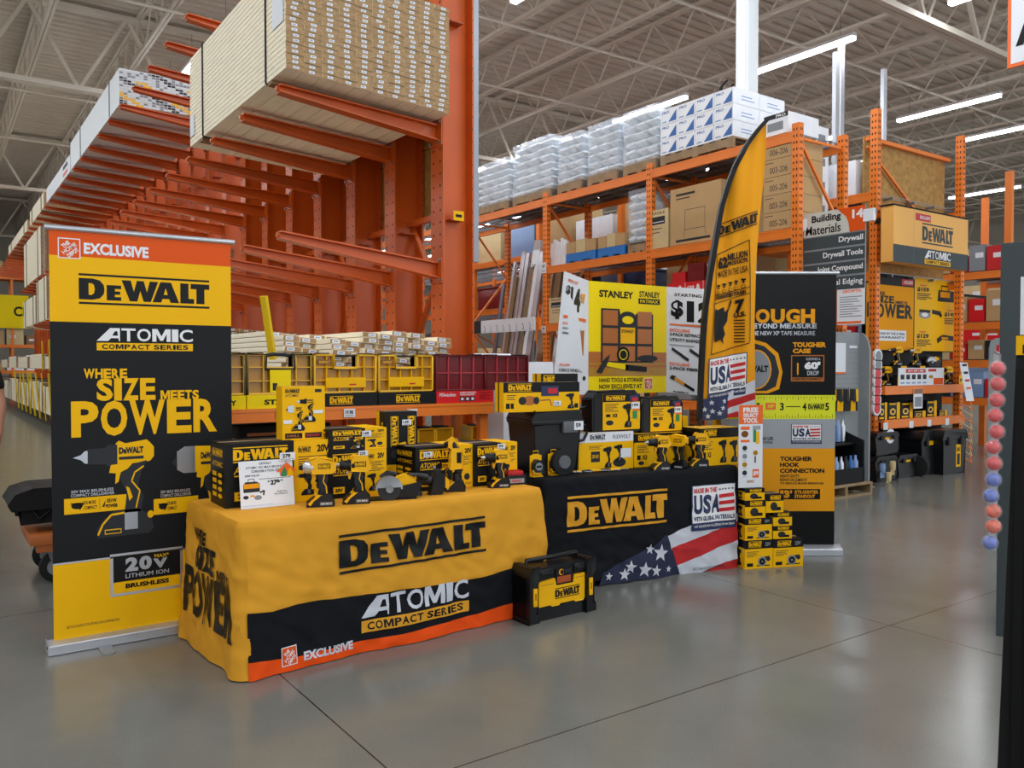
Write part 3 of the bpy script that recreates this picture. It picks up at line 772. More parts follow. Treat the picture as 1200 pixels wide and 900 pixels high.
# small things on the 2.07 level: px 745-820
def smallbox(px0, px1, pyb, h, mt, label, art=None, z=2.08, grp='small stock on the rack behind the price board'):
    ya, yb = ypx(px1), ypx(px0); return cbox(label, XA+.03, ya, z, XA+.4, yb-.01, z+h, mt, art, group=grp)
def art_gun(w, h): return Art().rect(0,.62*h,w,h,'milred').ell(.72*w,.8*h,.1*w,.12*h,'white',2).text('GRIP',.1*w,.74*h,.5*w,.88*h,'white',2).put(AINK,.15*w,.1*h,.7*w,.6*h,2).rect(.3*w,.05*h,.38*w,.3*h,'red',5)
for k, (a, b) in enumerate(((780,801),(801,822),(822,843))): smallbox(a, b, 0, .42, 'boxwhite', 'white and red tool carton behind the price board, %s from the left' % ORD[k], art_gun)
for k, (a, b, h, c) in enumerate(((706,713,.16,'boxwhite'),(713,722,.30,'bagblue'),(722,727,.38,'cardlight'),(727,738,.36,'cardboard'),(740,750,.14,'boxwhite'),(767,778,.22,'cardboard'))): smallbox(a, b, 0, h, c, 'small plain carton above the price board, %s from the left' % ORD[k])
for k, (a, b, h, c) in enumerate(((784,800,.2,'red'),(802,822,.34,'darkred'),(825,838,.3,'cardlight'))):
    y1_, y0_ = ypx(a), ypx(b); cbox('red or tan carton stacked on the white and red cartons, %s from the left' % ORD[k], XA+.05, y0_, 2.503, XA+.4, y1_-.01, 2.503+h*.7, c, None, group='cartons stacked over the tool cartons')
smallbox(641, 661, 0, .40, 'cardlight', 'tan carton beside the silver studs under the price tag', art_lbl, z=2.08)
# stock under the tool cartons (low level, mostly hidden)
for k in range(6):
    y = 6.0+k*.72
    cbox('carton on the low rack level behind the display, %s from the right' % ORD[k], XA+.05, y, .97, XA+.7, y+.6, .97+.5+.1*(k % 3), ('cardboard','boxwhite','grey','cardlight')[k % 4], None, group='cartons low on the rack behind the display')
for k, (a,b,c) in enumerate(((857,866,'cardboard'),(866,877,'cardlight'),(895,903,'cardboard'),(905,918,'cardlight'),(920,926,'cardboard'))):
    smallbox(a, b, 0, .28+.06*(k % 3), c, 'small carton near the flag pole on the rack, %s from the left' % ORD[k], None, 2.08)
# white bundle of trim behind blue pallets
m = MB()
for k in range(7): m.box((.0,k*.06,0),(.03,k*.06+.05,.36+.03*(k % 3)),'boxwhite')
tag(m.build('trim_bundle', loc=(XA+.1,ypx(659)+.0,Z2)), 'short white trim strips upright at the left of the blue pallets', 'trim')
# metal studs  leaning in the third bay
R = random.Random(9)
def stud(px, pytop, wpx, mt, k, lab, pxb=None):
    y = ypx(px); top = pxx(px, pytop, XA+.45); w = wpx*.0150
    m = MB(); m.box((0,0,0),(.012,w,top.z-.03),mt); m.box((0,0,0),(.035,.006,top.z-.03),mt); m.box((0,w-.006,0),(.035,w,top.z-.03),mt)
    o = m.build('metal_stud' if mt in ('steel','silver','alu') else 'wood_post' if mt in ('plankbrown','wooddark') else 'trim_profile', loc=(XA+.15,y+.25-.12,.03)); 
    o.rotation_euler = (.07, .12, 0); return tag(o, lab, 'stud', 'studs and profiles leaning in the rack bay')
L_ = [(566,338,6,'steel'),(574,312,5,'alu'),(582,300,8,'alu'),(590,302,7,'alu'),(600,287,14,'boxwhite'),(614,290,7,'silver'),(621,292,9,'plankbrown'),(629,290,10,'wooddark'),(634,325,6,'boxwhite'),(640,325,7,'boxwhite'),(578,330,8,'wooddark'),(586,330,6,'plankbrown'),(607,300,9,'alu'),(596,318,9,'plankbrown'),(625,312,9,'boxwhite')]
for k, (a, b, w, c) in enumerate(L_):
    o = stud(a-4, b-3, w, c, k, '%s profile leaning in the rack bay left of the price board, %s in order' % ({'steel':'grey steel','alu':'bright steel','boxwhite':'white','silver':'silver','plankbrown':'brown wood','wooddark':'dark wood'}[c], ORD[k]))
    if c == 'boxwhite' and w == 14:
        m = MB(); A = Art()
        for z in (1.9, 3.05): A.text('V', .02,z,.11,z+.11,'black')
        A.emit(m, plane((0,.18,0),(0,-1,0),(0,0,1),.003)); m.build('print', o)
    o.location.x += .03*(k % 3)
m = MB(); z = pxx(600,381,XA-.06).z; ya, yb = ypx(631), ypx(559); m.box((0,0,-.11),(.02,yb-ya,.11),'paper'); m.box((-.003,yb-ya-.25,-.11),(0,yb-ya,.11),'charcoal')
A = Art()
for k in range(9):
    u = .35+k*.19; A.line([(u,.02),(u+.04,-.04),(u+.01,-.07)],.012,('charcoal','grey')[k % 2]); A.rect(u,-.09,u+.07,-.08,'grey')
A.emit(m, plane((0,yb-ya,0),(0,-1,0),(0,0,1),.002)); o = m.build('product_rail_sign', loc=(XA-.08,ya,z)); tag(o, 'white rail sign with small profile pictures across the stud bay', 'sign')
m = MB(); m.box((0,0,-.1),(.05,.18,.1),'rackorange'); m.build('end_bracket', o).location = (.02,-.1,0)
m = MB(); m.box((0,0,-.08),(.05,.1,.08),'rackorange'); m.build('end_bracket', o).location = (.02,yb-ya,0)
def ptag(px, py, w, h, label, txt='97'):
    p = pxx(px, py, XA-.012); m = MB(); m.box((0,-w/2,-h/2),(.006,w/2,h/2),'paper')
    A = Art().text(txt, -w*.3,-h*.05,w*.3,h*.3,'charcoal').rect(-w*.4,-h*.3,w*.4,-h*.22,'grey'); A.emit(m, plane((0,0,0),(0,-1,0),(0,0,1)))
    return tag(m.build('price_tag', loc=p), label, 'price tag')
ptag(637, 314, .13, .17, 'white price tag on the orange upright left of the price board')
ptag(637, 386, .10, .11, 'small orange and white pin tag low on the same orange upright', '0')
# ================================================================ helpers for printed planes
class PF:
    """vertical plane through o with heading rz; q() gives plane coordinates (along, height) of a photo point"""
    def __init__(s, o, rz=0.0):
        s.o = Vector(o); s.d = Vector((math.cos(rz), math.sin(rz), 0)); s.n = Vector((math.sin(rz), -math.cos(rz), 0)); s.rz = rz
    def q(s, px, py):
        r = ray(px, py); t = (s.o-CAM).dot(s.n)/r.dot(s.n); p = CAM+r*t
        return ((p-s.o).dot(s.d), p.z-s.o.z)
    def bx(s, l, r, yt, yb):
        u0, v1 = s.q(l, yt); _, v0 = s.q(l, yb); u1, _ = s.q(r, yt); return u0, v0, u1, v1
def local(L=.0006): return plane((0,0,0), (1,0,0), (0,0,1), L)
TZ = .71
# ================================================================ left roll-up banner
B1 = (.49, 4.617); f = PF((B1[0], B1[1], 0)); W1 = f.q(270, 285)[0]; zt = f.q(60, 268)[1]; zb = f.q(64, 752)[1]
ban = thing('rollup_banner', 'tall yellow and black roll-up banner printed with a drill, left of the yellow table', 'banner', (B1[0], B1[1], 0))
A = Art()
def R_(A, f, l, r, yt, yb, m, L=1): A.rect(*f.bx(l, r, yt, yb), m, L)
vo = f.q(60, 298.5)[1]; vy = f.q(60, 376.5)[1]; vb = f.q(65, 662.5)[1]
A.rect(0, vo, W1, zt, 'hdorange'); A.rect(0, vy, W1, vo, 'yellow'); A.rect(0, vb, W1, vy, 'panelblack'); A.rect(0, vb, W1, vb+.008, 'alu', 2); A.rect(0, zb, W1, vb, 'yellow')
A.put(HD, *f.bx(67.5, 94, 278, 302), 1); A.text('EXCLUSIVE', *f.bx(98, 174, 284, 297.5), 'paper', 2, .045)
A.put(DW, *f.bx(92, 245, 320, 356), 1); A.put(ATOMIC, *f.bx(113, 229, 384, 410.5), 1)
A.block('WHERE', *f.bx(98, 149, 432, 443.5), 'yellow', 2); A.block('SIZE', *f.bx(113, 182, 443.5, 470), 'yellow', 2)
A.block('MEETS', *f.bx(188, 233, 457.5, 468.5), 'yellow', 2); A.block('POWER', *f.bx(83, 254, 470.5, 513), 'yellow', 2)
A.put(ADRILL, *f.bx(85, 183, 519, 634), 1, 0, {'black':'toolink'}); A.put(AIMP, *f.bx(201, 268, 524, 636), 1, 0, {'black':'toolink'})
for l, r, tl in ((75, 148, 135), (180, 232, 225)):
    R_(A, f, l, tl, 573, 584, 'black', 2); u0, v0, u1, v1 = f.bx(l, r, 585, 603.5); A.rect(u0, v0, u1, v1, 'yellow', 2)
    a = f.bx(l+8, tl-2, 575, 578.5); A.text('20V MAX BRUSHLESS', *a, 'alu', 3, .03); a = f.bx(l+8, tl-1, 579.5, 583); A.text('COMPACT DRILL/DRIVER', *a, 'alu', 3, .03)
    w = u1-u0; h = v1-v0
    A.ell(u0+w*.2, (v0+v1)/2, w*.09, h*.2, 'black', 3); A.line([(u0+w*.1,v1-h*.35),(u0+w*.3,v1-h*.35),(u0+w*.24,v0+h*.25)], .006, 'black', 3)
    A.text('25% MORE', u0+w*.3, v0+h*.55, u0+w*.5, v0+h*.78, 'black', 3, .04); A.text('COMPACT', u0+w*.3, v0+h*.22, u0+w*.52, v0+h*.45, 'black', 3, .04)
    if l < 100: A.rect(u0+w*.56, v0+h*.15, u0+w*.565, v0+h*.85, 'black', 3); A.text('351W', u0+w*.68, v0+h*.55, u0+w*.84, v0+h*.8, 'black', 3, .05); A.text('POWER', u0+w*.66, v0+h*.22, u0+w*.86, v0+h*.45, 'black', 3, .05); A.poly([(u0+w*.6,v0+h*.3),(u0+w*.66,v0+h*.75),(u0+w*.64,v0+h*.3)],'black',3)
u0, v0, u1, v1 = f.bx(129, 214, 650, 700); A.rect(u0,v0,u1,v1,'alu',2); A.rect(u0+.014,v0+.014,u1-.014,v1-.014,'yellow',3); A.rect(u0+.014,v0+(v1-v0)*.33,u1-.014,v1-.014,'black',4)
w, h = u1-u0, v1-v0
A.block('20', u0+.2*w, v0+.55*h, u0+.56*w, v0+.88*h, 'alu', 5, .06); A.text('V', u0+.58*w, v0+.55*h, u0+.78*w, v0+.78*h, 'alu', 5, .07); A.text('MAX*', u0+.60*w, v0+.80*h, u0+.80*w, v0+.89*h, 'yellow', 5, .05)
A.text('LITHIUM ION', u0+.2*w, v0+.40*h, u0+.80*w, v0+.50*h, 'alu', 5, .04); A.text('BRUSHLESS', u0+.2*w, v0+.16*h, u0+.80*w, v0+.27*h, 'black', 5, .05)
u0, v0, u1, v1 = f.bx(78, 140, 734, 737); A.text('SEE PACKAGING FOR DETAILS ON COMPARISONS', u0, v0, u1, v1, 'charcoal', 2, 0)
m = MB(); m.box((0,.0,zb),(W1,.004,zt),'panelblack'); A.emit(m, local(.0008)); m.build('printed_panel', ban)
m = MB(); m.tube([(-.02,.0,zt+.008),(W1+.02,.0,zt+.008)], .014, 'alu', 10); m.build('top_rail', ban, smooth=True)
m = MB(); m.prism([(-.05,0.005),(-.05,.045),(-.028,.06),(.03,.06),(.05,.04),(.05,.005)], 'x', -.025, W1+.01, 'alu'); m.build('base_cassette', ban, bevel=.004)
m = MB(); m.box((-.03,-.052,.004),(-.025,.052,.06),'alu'); m.tube([(-.033,-.02,.035),(-.03,-.02,.035)],.008,'black'); m.build('end_cap', ban)
for u in (.19, .66):
    m = MB(); m.prism([(u,-.17),(u+.015,-.185),(u+.045,-.185),(u+.06,-.17),(u+.06,.12),(u,.12)], 'z', 0, .006, 'grey'); m.build('foot', ban)
m = MB(); m.tube([(W1/2,.03,.05),(W1/2,.03,zt)], .012, 'steel', 8); m.build('support_pole', ban)
# ================================================================ cloth-covered tables
def tables(label, o, rz, L, W, hem, mfront, mside, art_front, art_left, seed, amp=.012, flare=.035, tablelabel='', r=.035, wave_hem=0.0):
    WR = .020; H = TZ; Rn = random.Random(seed); ph = [Rn.uniform(0, 6) for _ in range(6)]
    segs = []
    a, b = L-2*r, W-2*r; q = r*PI/2
    P = 2*a+2*b+4*q
    def per(s):
        s = s % P
        for (ln, kind) in ((a,'f'),(q,'c1'),(b,'r'),(q,'c2'),(a,'b'),(q,'c3'),(b,'l'),(q,'c4')):
            if s <= ln+1e-9:
                if kind == 'f': return Vector((r+s,0,0)), Vector((0,-1,0))
                if kind == 'r': return Vector((L,r+s,0)), Vector((1,0,0))
                if kind == 'b': return Vector((L-r-s,W,0)), Vector((0,1,0))
                if kind == 'l': return Vector((0,W-r-s,0)), Vector((-1,0,0))
                c = {'c1':(L-r,r,-PI/2),'c2':(L-r,W-r,0),'c3':(r,W-r,PI/2),'c4':(r,r,PI)}[kind]
                t = c[2]+s/r; n = Vector((math.cos(t),math.sin(t),0)); return Vector((c[0],c[1],0))+n*r, n
            s -= ln
        return Vector((r,0,0)), Vector((0,-1,0))
    corners = [-q/2, a+q/2, a+q+b+q/2, a+2*q+b+a+q/2, P-q/2]
    def disp(s, t):
        s = s % P
        cd = min(min(abs(s-c), P-abs(s-c)) for c in corners)
        d = flare*t+amp*t*(math.sin(s*7+ph[0])+.6*math.sin(s*13+ph[1])+.35*math.sin(s*23+ph[2]+2*t))
        d += .0035*math.sin(s*31+ph[3]+9*t)*math.sin(3*t+ph[4])+.018*math.exp(-(cd/.12)**2)*t
        w = noise.noise(Vector((s*5.5+t*3.0, t*3.2-s*1.4, seed)))+.6*noise.noise(Vector((s*9-t*7, t*6, seed+4)))
        d -= WR*(abs(w)-.3)*(.35+.65*min(1, t*3))
        return d
    def pt(s, z, off=0.0):
        t = (H-z)/(H-hem); p, n = per(s); zz = z+wave_hem*t*t*(math.sin(s*4.2+ph[5]))
        k = .010*(1-min(1, max(0, t)/.03)) if t < .03 else 0
        return p+n*(disp(s, max(0, t))+off-k)+Vector((0,0,zz))
    m = MB(); NS = int(P/.02); NT = 40
    V = [pt(P*i/NS, H-(H-hem)*j/NT) for j in range(NT+1) for i in range(NS)]
    Fc = []; mats = []
    m.add(V, [(j*NS+i, (j+1)*NS+i, (j+1)*NS+(i+1) % NS, j*NS+(i+1) % NS) for j in range(NT) for i in range(NS)], mside)
    m.add([V[i] for i in range(NS)], [tuple(range(NS))], mside)
    art_front.emit(m, lambda u, v, Ly: pt(u-r, v, .0040+.0012*Ly), .02)
    if art_left: art_left.emit(m, lambda u, v, Ly: pt(a+q+b+q+a+q-r+u, v, .0060+.0012*Ly), .02)
    ob = m.build('tablecloth', smooth=True, loc=(o[0], o[1], .0), rot=rz)
    tag(ob, label, 'tablecloth')
    t = thing('folding_table', tablelabel, 'table', (o[0], o[1], 0), rz)
    mm = MB(); mm.box((.03,.03,H-.05),(L-.03,W-.03,H-.006),'grey'); mm.build('tabletop', t, bevel=.01)
    for x in (.2, L-.2):
        for y in (.1, W-.1): mm = MB(); mm.tube([(x,y,0),(x,y,H-.05)], .014, 'charcoal'); mm.build('leg', t)
    return ob
# table 1
f = PF((1.13, 3.735, 0), math.radians(2.0)); fs = PF((1.13, 4.53, 0), -PI/2)
A = Art(); L1, WD1 = 1.78, .80
def wavy(v0, n, amp, ph): return [(L1*i/n, v0(i/n)+amp*math.sin(i/n*9+ph)) for i in range(n+1)]
top = [(L1*k/24, f.q(*p)[1]) for k, p in enumerate([])]
def edge(px0, pts):
    return [f.q(x, y) for x, y in pts]
bk = edge(0, [(283,717),(300,716),(318,715),(345,707),(370,703),(420,697),(480,688),(540,680),(575,672),(600,664),(625,655)])
og = edge(0, [(289,772),(340,768),(400,754),(460,742),(520,727),(560,716),(590,707),(615,700)])
bk[0] = (0.0, bk[0][1]); og[0] = (0.0, og[0][1]); bk[-1] = (L1-.02, bk[-1][1]); og[-1] = (L1-.02, og[-1][1]-.0)
def band(A, up, lo, m, L):
    pts = lo+up[::-1]; A.poly(pts, m, L)
def interp(P, u):
    for (a, b), (c, d) in zip(P, P[1:]):
        if a <= u <= c: return b+(d-b)*(u-a)/(c-a)
    return P[-1][1] if u > P[-1][0] else P[0][1]
n = 44; us = [.03+(L1-.065)*i/n for i in range(n+1)]
for i in range(n):
    a, b = us[i], us[i+1]
    A.poly([(a,.004),(b,.004),(b,interp(bk,b)),(a,interp(bk,a))], 'clothblack', 1)
    A.poly([(a,.004),(b,.004),(b,max(.03,interp(og,b))),(a,max(.03,interp(og,a)))], 'clothorange', 2)
x0, v0 = f.q(396,627); x1, _ = f.q(567,603); _, v1 = f.q(396,673); A.put(DW, x0, v1, x1, v0, 1)
x0, v0 = f.q(421,700); x1, _ = f.q(549,680); _, v1 = f.q(421,741); A.put(ATOMIC, x0, v1, x1, v0, 2, swap={'yellow':'clothyellow','white':'clothwhite'})
x0, v0 = f.q(326,758); x1, _ = f.q(344,755); _, v1 = f.q(326,783); A.put(HD, x0, max(.03,v1), x1, max(.12, v0), 2, .05)
x0, v0 = f.q(350,762); x1, _ = f.q(411,753); _, v1 = f.q(350,776); A.text('EXCLUSIVE', x0+.01, max(.035,v1), x1, v0, 'clothwhite', 3, .045)
AL = Art(); S = {'yellow':'black'}
AL.block('WHERE', .17, .535, .38, .60, 'black', 1, .05); AL.block('SIZE', .22, .41, .52, .53, 'black', 1, .04); AL.block('MEETS', .55, .40, .72, .45, 'black', 1, .05); AL.block('POWER', .08, .16, .78, .40, 'black', 1, .04)
tables('golden yellow tablecloth with black and orange lower bands over the left table', (1.13,3.735), math.radians(2.0), L1, WD1, .006, 'clothyellow', 'clothyellow', A, AL, 3, amp=.010, flare=.03, tablelabel='folding table hidden under the golden yellow cloth, left one')
# table 2
T2O = (3.10, 4.06); T2R = math.radians(-8.2); f2 = PF((T2O[0], T2O[1], 0), T2R); L2, WD2 = 1.585, .62
A = Art(); f = f2
x0, v0 = f.q(664,582); x1, _ = f.q(781,572); _, v1 = f.q(664,624); A.put(DWC, x0, v1, x1, v0, 1)
# flag field: stars on navy, stripes
def P_(*pp): return [f.q(x, y) for x, y in pp]
def clampu(pts): return [(min(L2-.037, u), max(.0, v)) for u, v in pts]
A.poly(clampu(P_((700,690),(705,672),(735,655),(765,640),(781,626),(797,675),(760,683))), 'clothnavy', 1)
A.poly(clampu(P_((782,628),(815,612),(868,600),(872,618),(840,625),(787,644))), 'clothwhite', 1)
A.poly(clampu(P_((787,642),(820,628),(850,615),(868,609),(873,630),(840,640),(815,652),(793,662))), 'clothred', 2)
A.poly(clampu(P_((793,662),(815,652),(840,640),(873,630),(873,653),(848,656),(822,668),(797,675))), 'clothwhite', 2)
A.poly(clampu(P_((822,669),(848,656),(873,651),(873,667))), 'clothred', 3)
for x, y, r_ in ((737,665,.075),(754,668,.09),(773,648,.10),(761,644,.06),(712,684,.05),(730,684,.07),(767,672,.07),(783,675,.04)):
    u, v = f.q(x, y); star(A, u, max(.05, v), r_*.62, 'clothwhite', 3, .15)
A.text('SEE STORE FOR DETAILS ON MATERIALS', *(lambda a: (a[0],a[1],a[2],a[3]))(f.bx(811,847,664,667)), 'charcoal', 4, 0)
x0, v0 = f.q(809,569); x1, _ = f.q(864,566); _, v1 = f.q(809,622); A.put(USA, x0, v1, min(x1, L2-.05), v0, 4)
tables('black tablecloth printed with stars and stripes over the right table', T2O, T2R, L2, WD2, .035, 'clothblack', 'clothblack', A, None, 5, amp=.007, flare=.006, tablelabel='folding table hidden under the black flag cloth, right one', wave_hem=.008)
# ================================================================ product boxes
def small_tag(parent, w, d, h, x, z, s='149', k=1):
    m = MB(); m.box((x,-.006,z),(x+.055,-.004,z+.032),'paper'); A = Art().text(s, x+.006,z+.009,x+.040,z+.026,'black',1,.03).rect(x+.006,z+.003,x+.05,z+.006,'grey')
    A.emit(m, plane((0,-.006,0),(1,0,0),(0,0,1),.0006)); o = m.build('price_tag', parent); return o
def art_lines(A, x0, y0, x1, y1, n, m='charcoal', L=2):
    for i in range(n):
        y = y1-(y1-y0)*(i+.5)/n; A.rect(x0, y-(y1-y0)/n*.18, x0+(x1-x0)*(1,.8,.9,.6)[i % 4], y+(y1-y0)/n*.18, m, L)
def face_art(style, w, h):
    A = Art()
    if style == 'kit':
        A.rect(.62*w,0,w,h,'yellow'); A.put(DWY,.07*w,.70*h,.56*w,.94*h); A.text('ATOMIC',.08*w,.52*h,.40*w,.64*h,'yellow',1,.05,.2); A.rect(.08*w,.48*h,.38*w,.50*h,'yellow')
        A.rect(.08*w,.10*h,.27*w,.24*h,'yellow'); A.text('20V',.11*w,.13*h,.24*w,.21*h,'black',2,.05); A.put(ADRILL,.28*w,.06*h,.60*w,.62*h,0)
        A.put(DW,.66*w,.80*h,.78*w,.90*h,1); A.text('20V',.84*w,.80*h,.96*w,.92*h,'black',2,.05); art_lines(A,.66*w,.52*h,.96*w,.75*h,6); A.put(AINK,.64*w,.10*h,.82*w,.48*h,1); A.ell(.88*w,.25*h,.05*w,.08*h,'charcoal',2); art_lines(A,.85*w,.06*h,.97*w,.12*h,2)
    elif style == 'band':
        A.rect(0,0,w,.74*h,'yellow'); A.put(DWY,.08*w,.79*h,.40*w,.96*h,1); art_lines(A,.06*w,.42*h,.30*w,.66*h,5); A.rect(.06*w,.22*h,.13*w,.36*h,'black',2); A.text('X3',.16*w,.22*h,.26*w,.36*h,'black',2,.05)
        A.put(AINK,.42*w,.06*h,.66*w,.68*h,1); A.put(AINK,.70*w,.06*h,.94*w,.66*h,1); A.ell(.14*w,.12*h,.06*w,.06*h,'charcoal',2)
    elif style == 'recip':
        A.rect(0,0,w,.66*h,'yellow'); A.put(DWY,.06*w,.70*h,.36*w,.96*h,1); A.rect(.03*w,.12*h,.08*w,.30*h,'black',2); A.rect(.09*w,.12*h,.13*w,.30*h,'black',2); art_lines(A,.04*w,.4*h,.16*w,.6*h,3)
        A.ell(.33*w,.38*h,.10*w,.16*h,'brownorange',2).ell(.24*w,.38*h,.05*w,.14*h,'charcoal',3).ell(.42*w,.38*h,.04*w,.13*h,'charcoal',3); A.line([(.47*w,.38*h),(.60*w,.40*h),(.62*w,.2*h)],.05*h,'brownorange',2)
        A.put(AINK,.80*w,.08*h,.93*w,.62*h,1); A.rect(.93*w,.10*h,.98*w,.26*h,'black',2)
    elif style == 'tall':
        A.rect(0,0,w,.30*h,'yellow'); V_ = Art().put(DWY,0,0,1,1); A.put(DWY,-.55*w+.5*w*.45,.52*h,.72*w,.62*h,0,-PI/2) if False else None
        for x in (.28*w, .82*w):
            lw = .40*h; lh = .24*w; A.put(DWY, x-lw/2, .74*h-lh/2, x+lw/2, .74*h+lh/2, 1, -PI/2)
        A.poly([(.40*w,.02*h),(.60*w,.02*h),(.72*w,.3*h),(.75*w,.5*h),(.62*w,.60*h),(.42*w,.58*h),(.34*w,.42*h),(.42*w,.28*h)],'yellowtool',1)
        A.poly([(.50*w,.04*h),(.62*w,.04*h),(.74*w,.26*h),(.6*w,.3*h)],'charcoal',2); A.ell(.3*w,.44*h,.14*w,.06*h,'charcoal',2); A.ell(.55*w,.45*h,.10*w,.05*h,'charcoal',3); A.frame(.12*w,.08*h,.28*w,.2*h,.003,'black',2)
    elif style == 'flex':
        A.rect(0,0,w,.72*h,'yellow'); A.rect(0,.74*h,w,h,'paper'); A.put(DW,.20*w,.80*h,.48*w,.96*h,1); A.text('FLEXVOLT',.62*w,.82*h,.95*w,.92*h,'charcoal',2,.01)
        A.rect(.22*w,.22*h,.38*w,.5*h,'charcoal',2); A.text('20V 60V',.24*w,.32*h,.36*w,.42*h,'yellow',3,.02); art_lines(A,.18*w,.55*h,.42*w,.66*h,3); A.put(AINK,.42*w,.05*h,.60*w,.62*h,1); A.ell(.74*w,.18*h,.12*w,.12*h,'charcoal',2); A.put(AINK,.62*w,.2*h,.8*w,.66*h,1); A.rect(.75*w,.3*h,.96*w,.55*h,'paper',3)
    elif style == 'sawband':
        A.rect(0,0,w,.70*h,'yellow'); A.put(DWY,.14*w,.75*h,.60*w,.96*h,1); A.text('20V',.72*w,.78*h,.92*w,.92*h,'grey',2,.03); art_lines(A,.08*w,.40*h,.5*w,.62*h,4); A.put(ASAW,.42*w,.06*h,.92*w,.50*h,1); A.rect(.08*w,.08*h,.3*w,.2*h,'black',2)
    elif style == 'charger':
        A.rect(0,0,w,.64*h,'yellow'); A.put(DWY,.25*w,.70*h,.85*w,.95*h,1); A.ell(.45*w,.34*h,.2*w,.24*h,'charcoal',2); A.rect(.45*w,.12*h,.85*w,.3*h,'black',2)
    elif style == 'panel':
        A.put(DW,.07*w,.87*h,.40*w,.95*h,1); A.text('ATOMIC',.07*w,.80*h,.38*w,.85*h,'charcoal',1,.04,.2); A.rect(.76*w,.88*h,.92*w,.94*h,'charcoal'); A.put(ADRILL,.32*w,.32*h,.80*w,.78*h,1); A.put(AIMP,.08*w,.16*h,.54*w,.64*h,3)
        A.rect(.06*w,.02*h,.46*w,.12*h,'black'); A.rect(.52*w,.02*h,.92*w,.12*h,'charcoal'); A.text('DRILL',.1*w,.05*h,.4*w,.09*h,'brownorange',2,.02); A.text('DRIVER',.56*w,.05*h,.88*w,.09*h,'red',2,.02); A.rect(.72*w,.48*h,.95*w,.54*h,'paper',4); A.rect(.02*w,.30*h,.22*w,.37*h,'paper',6)
    return A
def side_art(style, w, h):
    A = Art()
    if style == 'kit':
        A.put(DWY,.15*w,.78*h,.85*w,.90*h); A.text('ATOMIC',.15*w,.62*h,.85*w,.70*h,'yellow',1,.04)
        for k in range(4): A.rect(.15*w,(.46-.11*k)*h,.42*w,(.53-.11*k)*h,'yellow'); A.ell(.66*w,(.49-.11*k)*h,.14*w,.035*h,'yellow')
    elif style == 'tall': A.rect(0,0,.35*w,h,'yellow'); A.put(DWY,.65*w-.22*h,.6*h,.65*w+.22*h,.6*h+.2*w,1,-PI/2)
    elif style in ('flex','band','sawband','charger'): A.rect(0,0,w,.72*h,'yellow'); A.put(AINK,.2*w,.08*h,.8*w,.65*h,1)
    elif style == 'recip': A.rect(0,0,w,h,'yellow'); A.rect(.35*w,0,.5*w,h,'black',2)
    return A
BASE = {'panel':'yellow','flex':'yellow'}
def pbox(name, label, o, w, d, h, rz=0.0, style='kit', group=None, price=None, cat='box'):
    m = MB(); b = BASE.get(style, 'black'); m.box((0,0,0),(w,d,h), b, {1: ('cardboard' if style == 'flex' else ('yellow' if style in ('band','panel') else 'softblack'))})
    face_art(style, w, h).emit(m, local(.0005)); side_art(style, d, h).emit(m, plane((0,d,0),(0,-1,0),(0,0,1),.0005))
    if style == 'kit': Art().rect(.62*w,0,w,d,'yellow').emit(m, plane((0,0,h),(1,0,0),(0,1,0),.0005))
    m.box((.0,d/2-.02,h),(w,d/2+.02,h+.0004),'palletwood')
    t = m.build(name); t.location = o; t.rotation_euler = (0,0,rz); tag(t, label, cat, group)
    if price: small_tag(t, w, d, h, *price)
    return t
def span(l, r, bot, z=TZ, y=None, top=None):
    """from the photo: left and right edge, bottom line, height it stands at"""
    a = pz(l, bot, z) if y is None else pyy(l, bot, y); b = pyy(r, bot, a.y); tz = pyy(l, top, a.y).z if top else 0
    return a, b.x-a.x, tz-z
def place(name, label, l, r, top, bot, d, style, z=TZ, y=None, rz=0.0, **k):
    a, w, h = span(l, r, bot, z, y, top); return pbox(name, label, (a.x, a.y, z+.0008), w, d, h, rz, style, **k)
bA = place('tool_kit_box', 'largest black and yellow tool box at the left end of the yellow table', 264, 390, 521, 596.5, .27, 'kit', rz=-.015)
pn = pyy(331, 515, bA.location.y+.03); hA = pyy(264,521,bA.location.y).z
place('tool_kit_box', 'upright all-yellow box with two drills standing on the largest tool box', 331, 381, 453, 519, .09, 'panel', z=hA+.001, y=bA.location.y+.05)
bB = place('tool_kit_box', 'black and yellow tool box behind the black-chucked drill, second from the left', 385, 453, 530, 585.5, .28, 'kit', price=(.17,.215,'229'))
hB = pyy(385,530,bB.location.y).z
bC = place('tool_kit_box', 'low black and yellow saw box lying on the second tool box', 385, 453, 504, 530, .26, 'kit', z=hB+.001, y=bB.location.y+.01, price=(.19,.07,'149'))
place('tool_kit_box', 'tall narrow black box with sideways lettering and a yellow foot', 452, 487, 483, 566, .16, 'tall', y=4.32, price=(.10,.36,'149'), rz=-.12)
place('tool_kit_box', 'black and yellow tool box behind the upright cut-out tool', 487, 555, 525, 575, .26, 'kit', y=4.08, price=(.05,.19,'179'))
place('tool_kit_box', 'black and yellow tool box at the right end of the yellow table', 556, 606, 521, 570, .24, 'kit', y=4.06, price=(.16,.21,'99'))
